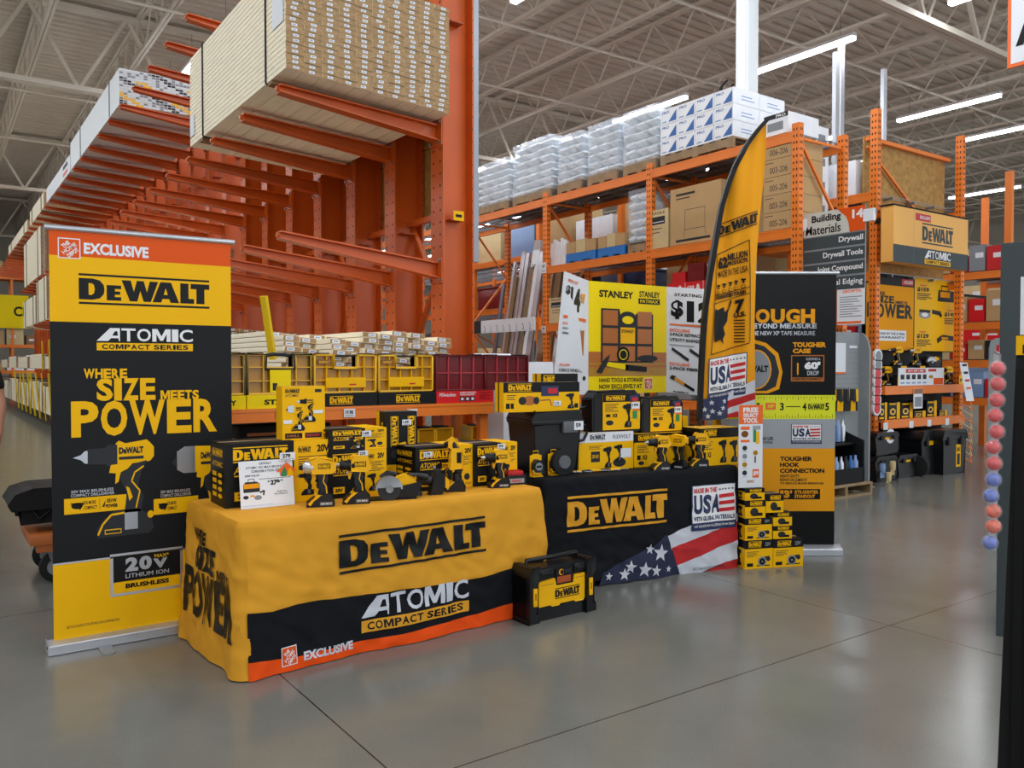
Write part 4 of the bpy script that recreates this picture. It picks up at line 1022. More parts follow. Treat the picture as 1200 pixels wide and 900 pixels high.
# ---- tools
def tool_drill(name, label, cat, kind='drill', H=.225, charge=False):
    """nose to -x, stands on its battery"""
    t = thing(name, label, cat); s = H/1.0; k = .86
    def X(pts): return [((x-.55)*s*k*1.12, z*s) for x, z in pts]
    def pr(nm, pts, half, mt, bv=.006, par=t, y0=0): m = MB(); m.prism(X(pts), 'y', y0-half, y0+half, mt); return m.build(nm, par, bevel=bv)
    if kind == 'drill': body = [(.46,.95),(.52,1),(.8,.98),(.88,.92),(.88,.76),(.80,.70),(.46,.69)]
    else: body = [(.36,.97),(.5,1),(.8,.97),(.88,.90),(.88,.76),(.80,.70),(.40,.68)]
    b = pr('motor_housing', body, .031, 'yellowtool', .008)
    m = MB(); x0, z0, x1, z1 = ((.54-.55)*s*k, .80*s, (.80-.55)*s*k, .88*s); Art().rect(x0-.003,z0-.003,x1+.003,z1+.003,'black').put(DWY, x0, z0, x1, z1, 1).emit(m, plane((0,-.0315,0),(1,0,0),(0,0,1),.0008)); m.build('logo', b)
    m = MB(); xr = (.88-.55)*s*k; m.box((xr-.004,-.024,.72*s),(xr+.006,.024,.90*s),'black'); m.build('rear_cap', t, bevel=.003)
    g = pr('grip', [(.52,.66),(.72,.68),(.76,.60),(.72,.46),(.76,.34),(.78,.24),(.54,.24),(.56,.36),(.52,.48)], .021, 'plastic', .007)
    pr('grip_inlay', [(.655,.66),(.675,.66),(.645,.52),(.705,.42),(.72,.27),(.70,.27),(.685,.41),(.625,.52)], .0225, 'yellowtool', .001)
    pr('trigger', [(.47,.64),(.52,.64),(.52,.50),(.48,.52),(.50,.58)], .010, 'black', .003)
    pr('trigger_guard', [(.40,.66),(.50,.66),(.47,.61),(.44,.52),(.41,.53)], .012, 'yellowtool', .003)
    bt = pr('battery', [(.30,.0),(.84,.0),(.87,.05),(.86,.17),(.78,.24),(.52,.24),(.40,.17),(.30,.09)], .037, 'plastic', .005)
    pr('battery_shoe', [(.31,.07),(.40,.165),(.52,.245),(.60,.245),(.44,.13),(.36,.04)], .0375, 'yellowtool', .003, bt)
    m = MB(); Art().rect((.56-.55)*s,.03*s,(.82-.55)*s,.10*s,'darkgrey').text('20V MAX',(.58-.55)*s,.045*s,(.80-.55)*s,.085*s,'white',2,.03).emit(m, plane((0,-.0376,0),(1,0,0),(0,0,1),.0006)); m.build('battery_label', bt)
    zc = .81*s; xf = (.46-.55)*s*k if kind == 'drill' else (.38-.55)*s*k
    if kind == 'drill':
        m = MB(); m.tube([(xf+.004,0,zc),(xf-.018,0,zc),(xf-.019,0,zc),(xf-.052,0,zc),(xf-.060,0,zc)], [.029,.029,.0255,.0245,.018], 'plastic', 20); m.build('chuck', t, smooth=True)
        m = MB(); m.tube([(xf-.058,0,zc),(xf-.066,0,zc),(xf-.084,0,zc)], [.014,.012,.004], 'silver', 14); m.build('chuck_jaws', t, smooth=True)
        m = MB(); m.tube([(xf+.016,0,zc),(xf-.004,0,zc)], .0335, 'black', 20); m.build('clutch_ring', t, smooth=True)
    else:
        m = MB(); m.tube([(xf+.006,0,zc),(xf-.030,0,zc),(xf-.044,0,zc)], [.033,.031,.022], 'alu', 20); m.build('nose_cone', t, smooth=True)
        m = MB(); m.tube([(xf-.043,0,zc),(xf-.062,0,zc)], [.015,.011], 'black', 14); m.build('hex_collar', t, smooth=True)
    return t
def put(t, px, py, rz, z=TZ, y=None):
    p = pz(px, py, z) if y is None else pyy(px, py, y); t.location = (p.x, p.y, z+.0008); t.rotation_euler = (0,0,rz); return t
put(tool_drill('impact_driver', 'cordless impact driver with silver nose at the front left of the yellow table', 'power tool', 'impact', .242), 374, 593, -.35)
put(tool_drill('cordless_drill', 'cordless drill with black chuck between the white sign and the circular saw', 'power tool', 'drill', .242), 416, 589.5, -.35)
d0 = put(tool_drill('cordless_drill', 'cordless drill with black chuck at the right end of the yellow table', 'power tool', 'drill', .215), 583, 571, -.35)
# cut-out tool: upright body, head up, standing on its battery
t = thing('cutout_tool', 'upright yellow and black cordless tool standing between the saw and the right drill', 'power tool')
m = MB(); m.prism([(-.05,0),(.055,0),(.06,.03),(.045,.055),(-.01,.055),(-.045,.035)], 'y', -.037, .037, 'plastic'); b = m.build('battery', t, bevel=.005)
m = MB(); m.prism([(-.05,.02),(-.045,.035),(-.01,.057),(.0,.057),(-.03,.03),(-.04,.012)], 'y', -.0375, .0375, 'yellowtool'); m.build('battery_shoe', b)
m = MB(); m.tube([(.015,0,.05),(.012,0,.10),(.018,0,.135)], [.024,.021,.024], 'plastic', 16); m.build('grip', t, smooth=True)
m = MB(); m.prism([(-.018,.13),(.045,.13),(.05,.2),(.035,.235),(-.012,.235),(-.025,.2)], 'y', -.028, .028, 'yellowtool'); b = m.build('motor_housing', t, bevel=.009)
m = MB(); m.box((.012,-.0292,.16),(.038,-.028,.22),'black'); m.build('logo', b)
m = MB(); m.tube([(.01,0,.232),(.0,0,.262),(-.004,0,.29)], [.024,.022,.016], 'plastic', 16); m.build('collar', t, smooth=True)
m = MB(); m.prism([(-.035,.25),(.0,.235),(.02,.25),(.02,.285),(-.01,.30),(-.035,.285)], 'y', -.018, .018, 'yellowtool'); m.build('head', t, bevel=.006)
m = MB(); m.tube([(-.03,0,.268),(-.055,0,.262)], [.016,.012], 'black', 12); m.build('nozzle', t, smooth=True)
put(t, 532, 575.5, -.4)
# circular saw
t = thing('circular_saw', 'cordless circular saw with silver blade guard lying beside the drill', 'power tool')
m = MB(); m.box((-.13,-.07,0),(.14,.065,.006),'black'); m.build('base_plate', t, bevel=.002)
def disc(cx, cz, r, y0, y1, mt, n=26, a0=0, a1=2*PI):
    m = MB(); m.prism([(cx+r*math.cos(a0+(a1-a0)*i/n), cz+r*math.sin(a0+(a1-a0)*i/n)) for i in range(n+ (0 if a1-a0 > 6 else 1))], 'y', y0, y1, mt); return m
disc(-.02,.068,.062,-.055,-.052,'steel').build('blade', t)
disc(-.02,.062,.078,-.068,-.03,'silver',22,0,PI).build('upper_guard', t, bevel=.005)
disc(-.02,.062,.066,-.074,-.068,'charcoal',22,PI*.95,PI*2.05).build('lower_guard', t, bevel=.002)
disc(-.02,.066,.022,-.082,-.068,'grey',16).build('blade_bolt', t, bevel=.002)
m = MB(); m.prism([(.0,.05),(.02,.115),(.08,.135),(.14,.12),(.15,.05),(.1,.02),(.03,.02)], 'y', -.03, .035, 'yellowtool'); m.build('motor_housing', t, bevel=.01)
m = MB(); m.prism([(.05,.008),(.13,.008),(.17,.04),(.165,.09),(.06,.07)], 'y', -.045, .045, 'plastic'); m.build('battery', t, bevel=.008)
m = MB(); m.tube([(-.06,0,.125),(-.02,0,.15),(.03,0,.14)], [.015,.017,.015], 'plastic', 12); m.build('front_handle', t, smooth=True)
m = MB(); m.tube([(.10,0,.13),(.17,.01,.125),(.22,.02,.11)], [.018,.017,.02], 'plastic', 12); m.build('rear_handle', t, smooth=True)
put(t, 458, 584, -.30); t.scale = (.92,.92,.9)
# black multi tool behind
t = thing('oscillating_tool', 'black and yellow cordless tool lying between the circular saw and the upright tool', 'power tool')
m = MB(); m.tube([(-.12,0,.095),(-.03,0,.08),(.05,0,.07)], [.02,.024,.026], 'plastic', 14); m.build('barrel', t, smooth=True)
m = MB(); m.prism([(.02,.0),(.075,.0),(.10,.03),(.10,.12),(.06,.13),(.03,.09)], 'y', -.03, .03, 'plastic'); m.build('grip', t, bevel=.008)
m = MB(); m.prism([(.085,.03),(.12,.035),(.13,.075),(.10,.10)], 'y', -.025, .025, 'yellowtool'); m.build('rear_cap', t, bevel=.004)
m = MB(); m.tube([(-.05,0,.0),(-.05,0,.085)], [.03,.014], 'plastic', 12); m.build('battery', t)
put(t, 499, 574, -.25, y=3.97)
# battery charger / level with red top
t = thing('battery_pack', 'black battery with a red terminal cover at the right end of the yellow table', 'battery')
m = MB(); m.prism([(-.06,0),(.06,0),(.066,.03),(.06,.052),(-.06,.052),(-.066,.03)], 'y', -.04, .04, 'plastic'); b = m.build('case', t, bevel=.006)
m = MB(); m.box((-.045,-.0415,.01),(.05,-.0405,.036),'printgrey'); Art().text('DeWALT',-.03,.015,.035,.03,'red',2,.04).emit(m, plane((0,-.0415,0),(1,0,0),(0,0,1))); m.build('label_plate', b)
m = MB(); m.box((-.05,-.03,.052),(.05,.03,.078),'red'); 
for k in range(6): m.box((-.045+.016*k,-.031,.06),(-.037+.016*k,.031,.082),'red')
m.build('terminal_cover', t, bevel=.003)
put(t, 602, 567, -.2)
# white leaflet sign on the yellow table
t = thing('price_sign', 'white paper sign with a tool bag picture leaning on the largest tool box', 'sign')
a = pz(281, 597, TZ); b = pyy(344, 590, a.y); w = b.x-a.x; h = .235
A = Art().text('DEWALT', .37*w,.91*h,.60*w,.96*h,'black',1,.02).text('ATOMIC 20V MAX BRUSHLESS', .12*w,.83*h,.88*w,.88*h,'black',1,.03).text('CORDLESS 4 TOOL KIT', .22*w,.75*h,.74*w,.80*h,'black',1,.03)
A.text('$404 VALUE', .10*w,.66*h,.36*w,.71*h,'navy',1,.03).rect(.35*w,.60*h,.95*w,.61*h,'black').text('279', .56*w,.46*h,.74*w,.57*h,'black',1,.06).text('$', .51*w,.52*h,.545*w,.57*h,'black',1,.03).text('00', .75*w,.53*h,.80*w,.57*h,'black',1,.03)
A.poly([(.06*w,.34*h),(.36*w,.34*h),(.36*w,.52*h),(.30*w,.56*h),(.1*w,.56*h),(.06*w,.50*h)],'charcoal').rect(.07*w,.42*h,.35*w,.52*h,'flagyellow',2).frame(.15*w,.50*h,.27*w,.62*h,.003,'black',1).ell(.10*w,.24*h,.05*w,.04*h,'charcoal').rect(.18*w,.24*h,.26*w,.28*h,'flagyellow').ell(.32*w,.22*h,.07*w,.05*h,'grey').line([(.36*w,.32*h),(.44*w,.36*h),(.42*w,.26*h)],.008,'charcoal')
A.text('PROMO PRICE', .68*w,.30*h,.86*w,.33*h,'black',1,.02).text('WHILE SUPPLIES LAST', .62*w,.25*h,.88*w,.28*h,'black',1,.02).rect(.03*w,.06*h,.60*w,.066*h,'bagblue').rect(.03*w,.04*h,.96*w,.043*h,'bagblue').ell(.025*w,.86*h,.008*w,.008*h,'red')
m = MB(); m.box((0,0,0),(w,.0015,h),'paper'); A.emit(m, local(.0005)); m.build('printed_sheet', t)
m = MB(); m.box((0,-.02,0),(w,.03,.003),'clear'); m.build('holder_foot', t)
t.location = (a.x, a.y-.02, TZ+.001); t.rotation_euler = (math.radians(-9), 0, 0)
# hanging orange and green tag with price label above it
t = thing('hang_tag', 'orange, green and yellow arrow tag hanging over the white paper sign', 'tag')
m = MB(); m.prism([(-.035,-.05),(.04,-.05),(.04,.03),(.055,.03),(.0,.075),(-.055,.03),(-.035,.03)], 'y', 0, .001, 'exorange')
Art().poly([(-.03,-.075),(.0,-.07),(.0,.03),(-.012,.055),(-.03,.02)],'green').poly([(.005,-.07),(.035,-.065),(.035,.02),(.02,.05),(.005,.03)],'yellow').text('NEW LOWER', -.026,-.03,-.005,-.0,'white',2,.02).text('PRICE', .009,-.03,.03,0,'charcoal',2,.02).emit(m, local()); m.build('arrow_card', t)
m = MB(); m.box((-.035,.001,.085),(.045,.002,.125),'paper'); Art().text('279', -.022,.098,.02,.118,'black',2,.04).rect(-.03,.089,.04,.093,'printgrey').emit(m, plane((0,.001,0),(1,0,0),(0,0,1))); m.build('price_label', t)
m = MB(); m.tube([(0,.004,.07),(0,.012,.10),(-.05,.02,.115)], .002, 'steel', 6); m.build('wire_clip', t)
p = pyy(336, 559, bA.location.y-.05); t.location = p
# ================================================================ items on the black table (turned with it)
def pt2(px, py): return pz(px, py, TZ)
def place2(name, label, l, r, top, bot, d, style, z=TZ, back=None, **k):
    """box on the right table, its front parallel to the table edge"""
    if back is None:
        a = pz(l, bot, z)
    else:
        f_ = PF((T2O[0]-math.sin(T2R)*back, T2O[1]+math.cos(T2R)*back, 0), T2R); u, v = f_.q(l, bot); a = f_.o+f_.d*u+Vector((0,0,v))
    g = PF((a.x, a.y, 0), T2R); w = g.q(r, bot)[0]; h = g.q(l, top)[1]-z
    return pbox(name, label, (a.x, a.y, z+.0008), w, d, h, T2R, style, **k), a, w, h
gB, ga, gw, gh = place2('tool_kit_box', 'white-topped yellow tool box below the black case on the black table', 678, 742, 508, 551, .27, 'flex', back=.24)
place2('tool_kit_box', 'yellow tool box behind the three drills on the black table', 743, 800, 509, 550, .26, 'band', back=.25)
place2('tool_kit_box', 'yellow tool box with black band at the right end of the black table', 821, 867, 502.5, 546, .22, 'band', back=.10)
# black blow-moulded cases with a printed sleeve, standing on the boxes
def tool_case(label, l, r, top, bot, z, back, wide=True):
    f_ = PF((T2O[0]-math.sin(T2R)*back, T2O[1]+math.cos(T2R)*back, 0), T2R); u0, _ = f_.q(l, bot); u1, _ = f_.q(r, bot); _, zt_ = f_.q(l, top)
    a = f_.o+f_.d*u0; w = u1-u0; h = zt_-z
    t = thing('tool_case', label, 'case', (a.x, a.y, z+.001), T2R)
    m = MB(); m.prism([(0,.02),(.02,0),(w-.02,0),(w,.02),(w,h-.05),(w-.05,h),(.05,h),(0,h-.05)], 'y', 0, .12, 'plastic'); s = m.build('shell', t, bevel=.008)
    m = MB(); m.box((.05*w,-.002,.03*h),(.05*w+.004,-.0,.95*h),'black'); m.build('seam', s)
    m = MB(); x0 = .22*w; m.box((x0,-.006,.01),(w-.006,-.001,h-.02),'yellow'); ww = w-.006-x0; hh = h-.03
    A = Art().rect(0,.78*hh,ww,hh,'black').put(DWY,.08*ww,.82*hh,.60*ww,.96*hh,1); art_lines(A,.06*ww,.50*hh,.42*ww,.74*hh,5); A.rect(.08*ww,.36*hh,.2*ww,.44*hh,'black',2).text('X3',.24*ww,.35*hh,.38*ww,.45*hh,'black',2,.06).put(AINK,.5*ww,.06*hh,.78*ww,.74*hh,1).ell(.18*ww,.2*hh,.1*ww,.07*hh,'charcoal',2)
    A.poly([(.70*ww,.95*hh),(.96*ww,.98*hh),(.96*ww,.80*hh),(.74*ww,.76*hh)],'navy',2).rect(.78*ww,.80*hh,.94*ww,.90*hh,'red',3).rect(.76*ww,.58*hh,.98*ww,.76*hh,'paper',3).text('199',.78*ww,.64*hh,.95*ww,.72*hh,'black',4,.03).rect(.82*ww,.52*hh,1.0*ww,.57*hh,'exorange',3).rect(.80*ww,.30*hh,.92*ww,.52*hh,'green',3).rect(.92*ww,.28*hh,1.0*ww,.50*hh,'yellow',4)
    A.emit(m, plane((x0,-.006,.01),(1,0,0),(0,0,1),.0006)); m.build('printed_sleeve', t)
    m = MB(); m.tube([(-.0,.06,h*.62),(-.05,.06,h*.58),(-.055,.06,h*.40),(-.045,.06,h*.26),(0,.06,h*.24)], .009, 'plastic', 10); m.build('handle', t, smooth=True)
    return t
tool_case('black carrying case with a yellow sleeve on the white-topped box', 693, 750, 459, 508, TZ+gh+.001, .27)
f_ = PF((T2O[0]-math.sin(T2R)*.27, T2O[1]+math.cos(T2R)*.27, 0), T2R)
tool_case('smaller black carrying case with a yellow sleeve, right of the other case', 751, 799, 466, 509, f_.q(743, 509)[1]+.001, .30)
for k, (px, lab, kk, rz) in enumerate(((772,'cordless drill with silver collar, leftmost of the three on the black table','drill',-.25),(792,'cordless impact driver, middle of the three tools on the black table','impact',-1.05),(817,'cordless drill, rightmost of the three on the black table','drill',-.45))):
    t = tool_drill('cordless_drill' if kk == 'drill' else 'impact_driver', lab, 'power tool', kk, .232)
    p = pz(px, 551-k*2.0, TZ); t.location = (p.x, p.y, TZ+.001); t.rotation_euler = (0,0,rz+T2R)
m = MB(); m.tube([(0,0,.0),(0,.006,.0)], .055, 'boxwhite', 24); Art().ell(0,0,.05,.05,'silver').ell(0,0,.035,.035,'blue',2).ell(0,0,.01,.01,'white',3).emit(m, plane((0,0,0),(1,0,0),(0,0,1),.001))
p = pz(779,546,TZ); o = m.build('saw_blade_pack', loc=(p.x+.05,p.y+.13,TZ+.057)); tag(o, 'white round pack with a blue centre between the left and middle drills', 'blade pack')
for px, lab in ((802,'left of the flag base'),(843,'below the flag bottom')):
    f_ = PF((T2O[0]-math.sin(T2R)*.40, T2O[1]+math.cos(T2R)*.40, 0), T2R); u, _ = f_.q(px-4, 500); a = f_.o+f_.d*u; w = f_.q(px+4, 500)[0]-u
    m = MB(); m.box((0,0,0),(max(w,.05),.04,f_.q(px,488)[1]-TZ),'yellow'); m.box((.004,-.001,.1),(.03,0,.2),'black'); tag(m.build('yellow_carton', loc=(a.x,a.y,TZ+.001), rot=T2R), 'slim yellow carton upright at the back of the black table, %s' % lab, 'box')
# black wheeled tool tote
back = .17; f_ = PF((T2O[0]-math.sin(T2R)*back, T2O[1]+math.cos(T2R)*back, 0), T2R)
u0, u1 = f_.q(583,556)[0], f_.q(681,556)[0]; zt_ = f_.q(600,484)[1]; w = u1-u0; a = f_.o+f_.d*(u0); h = zt_-TZ; d = .36
u0 = max(u0, .03); a = f_.o+f_.d*u0; w = u1-u0
t = thing('rolling_toolbox', 'big black rolling tool box on the left end of the black table', 'tool box', (a.x, a.y, TZ+.001), T2R)
m = MB(); m.prism([(.04,0),(w-.03,0),(w,h*.80),(0,h*.80)], 'y', .02, d, 'plastic'); m.build('bin', t, bevel=.012)
m = MB()
for k in range(4): m.box((.10+.14*k,.012,.06*h),(.16+.14*k,.03,.7*h),'plastic')
m.build('rib', t, bevel=.006) if False else None
m = MB(); m.box((-.015,0,h*.79),(w+.015,d+.01,h*.87),'plastic'); m.build('rim', t, bevel=.008)
m = MB(); m.prism([(-.01,h*.87),(w+.01,h*.87),(w-.01,h),(.01,h)], 'y', .01, d, 'plastic'); m.build('lid', t, bevel=.010)
for x in (w*.60,):
    m = MB(); m.box((x,-.012,h*.66),(x+.11,.02,h*.84),'darkgrey'); m.build('latch', t, bevel=.005)
for x in (.18*w,):
    m = MB(); m.tube([(x+.13,-.012,.085),(x+.13,-.055,.085)], [.085,.085], 'rubber', 26); wl = m.build('wheel', t, bevel=.006)
    m = MB(); m.tube([(x+.13,-.055,.085),(x+.13,-.062,.085)], [.045,.040], 'darkgrey', 18); m.build('hub', wl)
m = MB(); m.tube([(w+.005,.05,h*.78),(w+.06,.05,h*.76),(w+.075,.05,h*.62),(w+.05,.05,h*.52),(w+.0,.05,h*.5)], .010, 'plastic', 10); m.build('side_handle', t, smooth=True)
m = MB(); m.box((w*.82,-.016,h*.70),(w*.82+.07,-.014,h*.84),'paper'); Art().text('59',w*.82+.012,h*.74,w*.82+.05,h*.81,'black',1,.04).emit(m, plane((0,-.016,0),(1,0,0),(0,0,1))); m.build('price_tag', t)
# boxes on the tote
zz = TZ+.001+h+.001
_b, ba, bw_, bh_ = place2('tool_kit_box', 'long yellow and black box lying on the black rolling tool box, front one', 590, 679, 448.5, 481, .12, 'recip', z=zz, back=.20, price=(.36,.035,'119'))
_b.location.z = zz
m = MB(); m.box((.27,-.0035,.10),(.40,-.0025,.165),'navy'); m.box((.32,-.0045,.115),(.39,-.0035,.15),'red'); m.build('flag_sticker', _b)
_c, _, _, _ = place2('tool_kit_box', 'taller yellow and black box behind the long one on the rolling tool box', 634, 677, 438, 481, .12, 'recip', z=zz, back=.33)
_c.location.z = zz
# tape measures on cards
def tape(label, px, py, grp=None):
    t = thing('tape_measure', label, 'tape measure', group=grp); 
    m = MB(); m.prism([(-.042,0),(.042,0),(.042,.135),(.02,.14),(.02,.165),(-.02,.165),(-.02,.14),(-.042,.135)], 'y', .025, .027, 'yellow'); m.box((-.018,.0242,.145),(.018,.025,.160),'black'); m.build('backing_card', t)
    m = MB(); m.box((-.038,-.005,0),(.038,.03,.008),'yellow'); m.build('card_foot', t)
    m = MB(); m.prism([(-.035,.04),(-.028,.028),(.03,.028),(.036,.045),(.034,.085),(.018,.105),(-.012,.108),(-.032,.088)], 'y', -.018, .024, 'plastic'); m.build('case', t, bevel=.005)
    m = MB(); m.tube([(0,-.018,.067),(0,-.021,.067)], .025, 'grey', 22); Art().rect(-.018,.06,.018,.074,'black').emit(m, plane((0,-.0212,0),(1,0,0),(0,0,1))); m.build('disc_label', t)
    m = MB(); m.prism([(-.037,.045),(-.028,.028),(.0,.028),(.0,.022),(-.034,.022),(-.042,.044)], 'y', -.019, .02, 'yellowtool'); m.build('bumper', t)
    p = pz(px, py, TZ); t.location = (p.x, p.y, TZ+.001); t.rotation_euler = (0,0,T2R); return t
tape('carded tape measure, left of the front pair before the rolling tool box', 630, 559)
tape('carded tape measure, right of the front pair before the rolling tool box', 651, 557)
tape('carded tape measure standing behind the front pair', 646, 545).location.z = TZ+.001
# loose hand tools lying flat
R = random.Random(4)
for k, px in enumerate((668,679,690,701,712,724)):
    t = thing('hand_tool', 'small hand tool lying flat before the white-topped box, %s from the left' % ORD[k], 'hand tool', group='hand tools lying flat on the black table')
    m = MB(); m.tube([(-.06,0,.008),(0,0,.010),(.02,0,.008)], [.008,.009,.006], 'yellowtool' if k % 2 else 'charcoal', 10); m.build('handle', t, smooth=True)
    m = MB(); m.tube([(.02,0,.008),(.07,0,.006)], .004, 'steel', 8); m.build('shaft', t, smooth=True)
    m = MB(); m.box((.068,-.008,.001),(.085,.008,.010),'steel'); m.build('tip', t, bevel=.002)
    p = pz(px, 555-k*.7, TZ); t.location = (p.x, p.y, TZ+.001); t.rotation_euler = (0,0,R.uniform(-.5,.5))
# ================================================================ boxed radio on the floor
y = 3.63; a = pyy(617, 727, y); b = pyy(699, 710, y); w = b.x-a.x; top = pyy(612, 652, y).z
t = thing('jobsite_toolbox', 'black and yellow rugged tool box on the floor between the two tables', 'tool box', (a.x-.0, y, 0), .02)
w = .485; h = .315; d = .16
m = MB(); m.prism([(.0,.03),(.04,0),(w-.04,0),(w,.03),(w,h-.05),(w-.03,h-.015),(.03,h-.015),(0,h-.05)], 'y', .0, d, 'plastic'); body = m.build('body', t, bevel=.012)
for x in (0.0, w-.07):
    m = MB(); m.prism([(x,.0),(x+.07,.0),(x+.07,.045),(x+.055,.06),(x+.055,h-.10),(x+.07,h-.07),(x+.07,h),(x+.02,h),(x,h-.03)], 'y', -.022, d+.01, 'plastic'); m.build('corner_guard', t, bevel=.008)
m = MB(); m.prism([(.075,.085),(.16,.085),(.17,.075),(.22,.075),(.23,.085),(.33,.085),(.34,.075),(.40,.075),(.41,.09),(w-.075,.09),(w-.075,.235),(.335,.235),(.325,.19),(.20,.19),(.19,.235),(.075,.225)], 'y', -.014, .01, 'yellowtool')
Art().put(DW,.19,.115,.37,.175,1).rect(.09,.205,.18,.208,'brownorange').rect(.34,.215,.42,.218,'brownorange').emit(m, plane((0,-.014,0),(1,0,0),(0,0,1),.001)); m.build('front_panel', t, bevel=.004)
m = MB(); m.box((.2,-.008,.19),(.325,.004,.285),'softblack'); Art().ell(.24,.262,.018,.018,'flagyellow').ell(.244,.262,.012,.013,'black',2).rect(.21,.2,.31,.238,'rackdark').rect(.265,.252,.31,.272,'charcoal').emit(m, plane((0,-.008,0),(1,0,0),(0,0,1),.001)); m.build('control_panel', t)
for x in (.08, .335):
    m = MB(); m.box((x,-.012,.245),(x+.105,.02,h-.02),'plastic'); m.box((x+.01,-.018,.26),(x+.095,-.01,.28),'plastic'); m.build('front_rib', t, bevel=.006)
for x in (.028, w-.052):
    m = MB(); m.box((x,-.030,.10),(x+.026,-.02,.20),'yellowtool'); m.box((x+.009,-.0315,.135),(x+.017,-.03,.175),'black'); m.build('latch', t, bevel=.003)
m = MB(); m.tube([(.05,d/2,h-.02),(.06,d/2,h+.02),(w-.06,d/2,h+.02),(w-.05,d/2,h-.02)], .013, 'plastic', 10); m.build('carry_handle', t, smooth=True)
for x in (.03,w-.07):
    m = MB(); m.box((x,.0,-.0),(x+.05,d,.012),'rubber'); m.build('foot', t)
t.scale = (1.0,1,.98)
# ================================================================ feather flag
fo = (4.60, 4.17); rzf = math.radians(-30); f = PF((fo[0], fo[1], 0), rzf)
left = [(818.5,494),(819.5,470),(820.5,442),(822.5,400),(825.5,360),(830,325),(835,294),(840,266),(845,241),(853,214),(861.7,192),(872,173),(882,159),(891,148),(898.7,140)]
right_ = [(884,487),(884,450),(884,410),(884,377),(886,327),(888,295),(891,266),(894,240),(896.6,212),(898,190),(899,172),(899,155)]
Lp = [f.q(*p) for p in left]; Rp = [f.q(*p) for p in right_]
def edge_u(P, v):
    Q = sorted(P, key=lambda a: a[1])
    if v <= Q[0][1]: return Q[0][0]
    for (a, b), (c, d_) in zip(Q, Q[1:]):
        if b <= v <= d_: return a+(c-a)*(v-b)/(d_-b+1e-9)
    return Q[-1][0]
v0, v1 = f.q(850,490)[1], f.q(898.7,141)[1]
flag = thing('feather_flag', 'tall yellow feather flag with black pole sleeve at the right end of the black table', 'flag', (fo[0], fo[1], TZ+.001), rzf)
def fy(u, v): return .022*math.sin(u*22+v*1.3)+.012*math.sin(u*45-v*3)
m = MB(); NV, NU = 120, 26; V = []; nv_ = v0
for j in range(NV+1):
    v = v0+(v1-v0)*j/NV; a = edge_u(Lp, v); b = max(a+.012, edge_u(Rp, v))
    for i in range(NU+1):
        u = a+(b-a)*i/NU; V.append((u, fy(u, v)*(i > 0 and 1 or .6), v-TZ))
n1 = NU+1
m.add(V, [(j*n1+i, j*n1+i+1, (j+1)*n1+i+1, (j+1)*n1+i) for j in range(NV) for i in range(NU)], 'flagyellow')
k0 = len(m.m)-NV*NU
A = Art()
def BB(l, r, yt, yb): return f.bx(l, r, yt, yb)
rt = .13
def logoband(art, pxl, pxr, ytl, ybl, slope, L=1):
    u0, va, u1, vb = BB(pxl, pxr, ytl, ybl); n0 = len(A.it); A.put(art, u0, va, u1, vb, L)
    for i in range(n0, len(A.it)):
        l_, m_, vs, fs = A.it[i]; A.it[i] = (l_, m_, [(x, y+slope*(x-u0)) for x, y in vs], fs)
def tb(s, pxl, pxr, ytl, ybl, mt='black', bold=.05, slope=.22, L=1): logoband(Art().text(s,0,0,1,1,mt,0,bold), pxl, pxr, ytl, ybl, slope, L)
logoband(DW, 842, 888, 263, 279, .36, 0)
fr = [(838,298),(881,281),(875,451),(829,416)]
def ln(pts, w=.006, mt='black'): A.line([f.q(*p) for p in pts], w, mt, 1)
ln([(840,299),(876,282)]); ln([(876,282),(877,401)]); ln([(840,299),(832,416)]); ln([(832,416),(877,402)])
ln([(836,347),(876,337)],.005); ln([(835,357),(876,344)],.005); 
tb('62', 842, 853, 302, 316, bold=.06); logoband(Art().block('MILLION',0,0,1,1,'black',0,.04), 853, 874, 298, 306, .22); tb('PRODUCTS', 853, 874, 307, 312, bold=.05); tb('MADE IN THE USA', 842, 874, 318, 326, bold=.06)
for k in range(5):
    u, v = f.q(842+k*7, 336-k*1.8); A.rect(u-.014,v,u+.014,v+.012,'black').rect(u-.006,v-.02,u+.006,v,'black').ell(u,v-.045,.013,.013,'black',1).ell(u,v-.045,.009,.009,'flagyellow',2)
tb('GUARANTEED TOUGH', 838, 872, 347, 352, bold=.06)
tb('7', 862, 871, 352, 368, bold=.06); tb('U.S.', 861, 872, 367, 373, bold=.06)
for k in range(8): u, v = f.q(861, 376+k*3.6); A.rect(u,v,u+.065,v+.008,'black')
A.poly([f.q(*p) for p in [(837,362),(840,364),(842,363),(848,360),(849,366),(853,362),(857,350),(858,354),(853,366),(852,376),(847,384),(849,392),(846,398),(847,404),(843,398),(838,401),(836,400),(836,385)]], 'black', 1)
# sticker and stars at the bottom
logoband(USA, 829, 874, 421, 470, .18, 1)
A.poly([f.q(*p) for p in [(822,493),(823,468),(853,462),(851,490),(845,491)]], 'navy', 2)
for x, y in ((825,480),(833,472),(834,482),(841,484),(847,470),(829,488),(845,478)):
    u, v = f.q(x, y); star(A, u, v, .022, 'clothwhite', 5)
A.poly([f.q(*p) for p in [(853,470),(883,460),(883,468),(853,479)]], 'clothred', 2); A.poly([f.q(*p) for p in [(853,461),(883,445),(883,460),(853,470)]], 'clothwhite', 2)
A.poly([f.q(*p) for p in [(853,479),(883,468),(883,476),(853,486)]], 'clothwhite', 2); A.poly([f.q(*p) for p in [(852,486),(883,476),(883,485),(853,490)]], 'clothred', 2)
def ff(u, v, L): return Vector((u, fy(u, v)-.010-.0013*L, v-TZ))
A.emit(m, ff, .02); m.build('flag_cloth', flag, smooth=True)
m = MB()
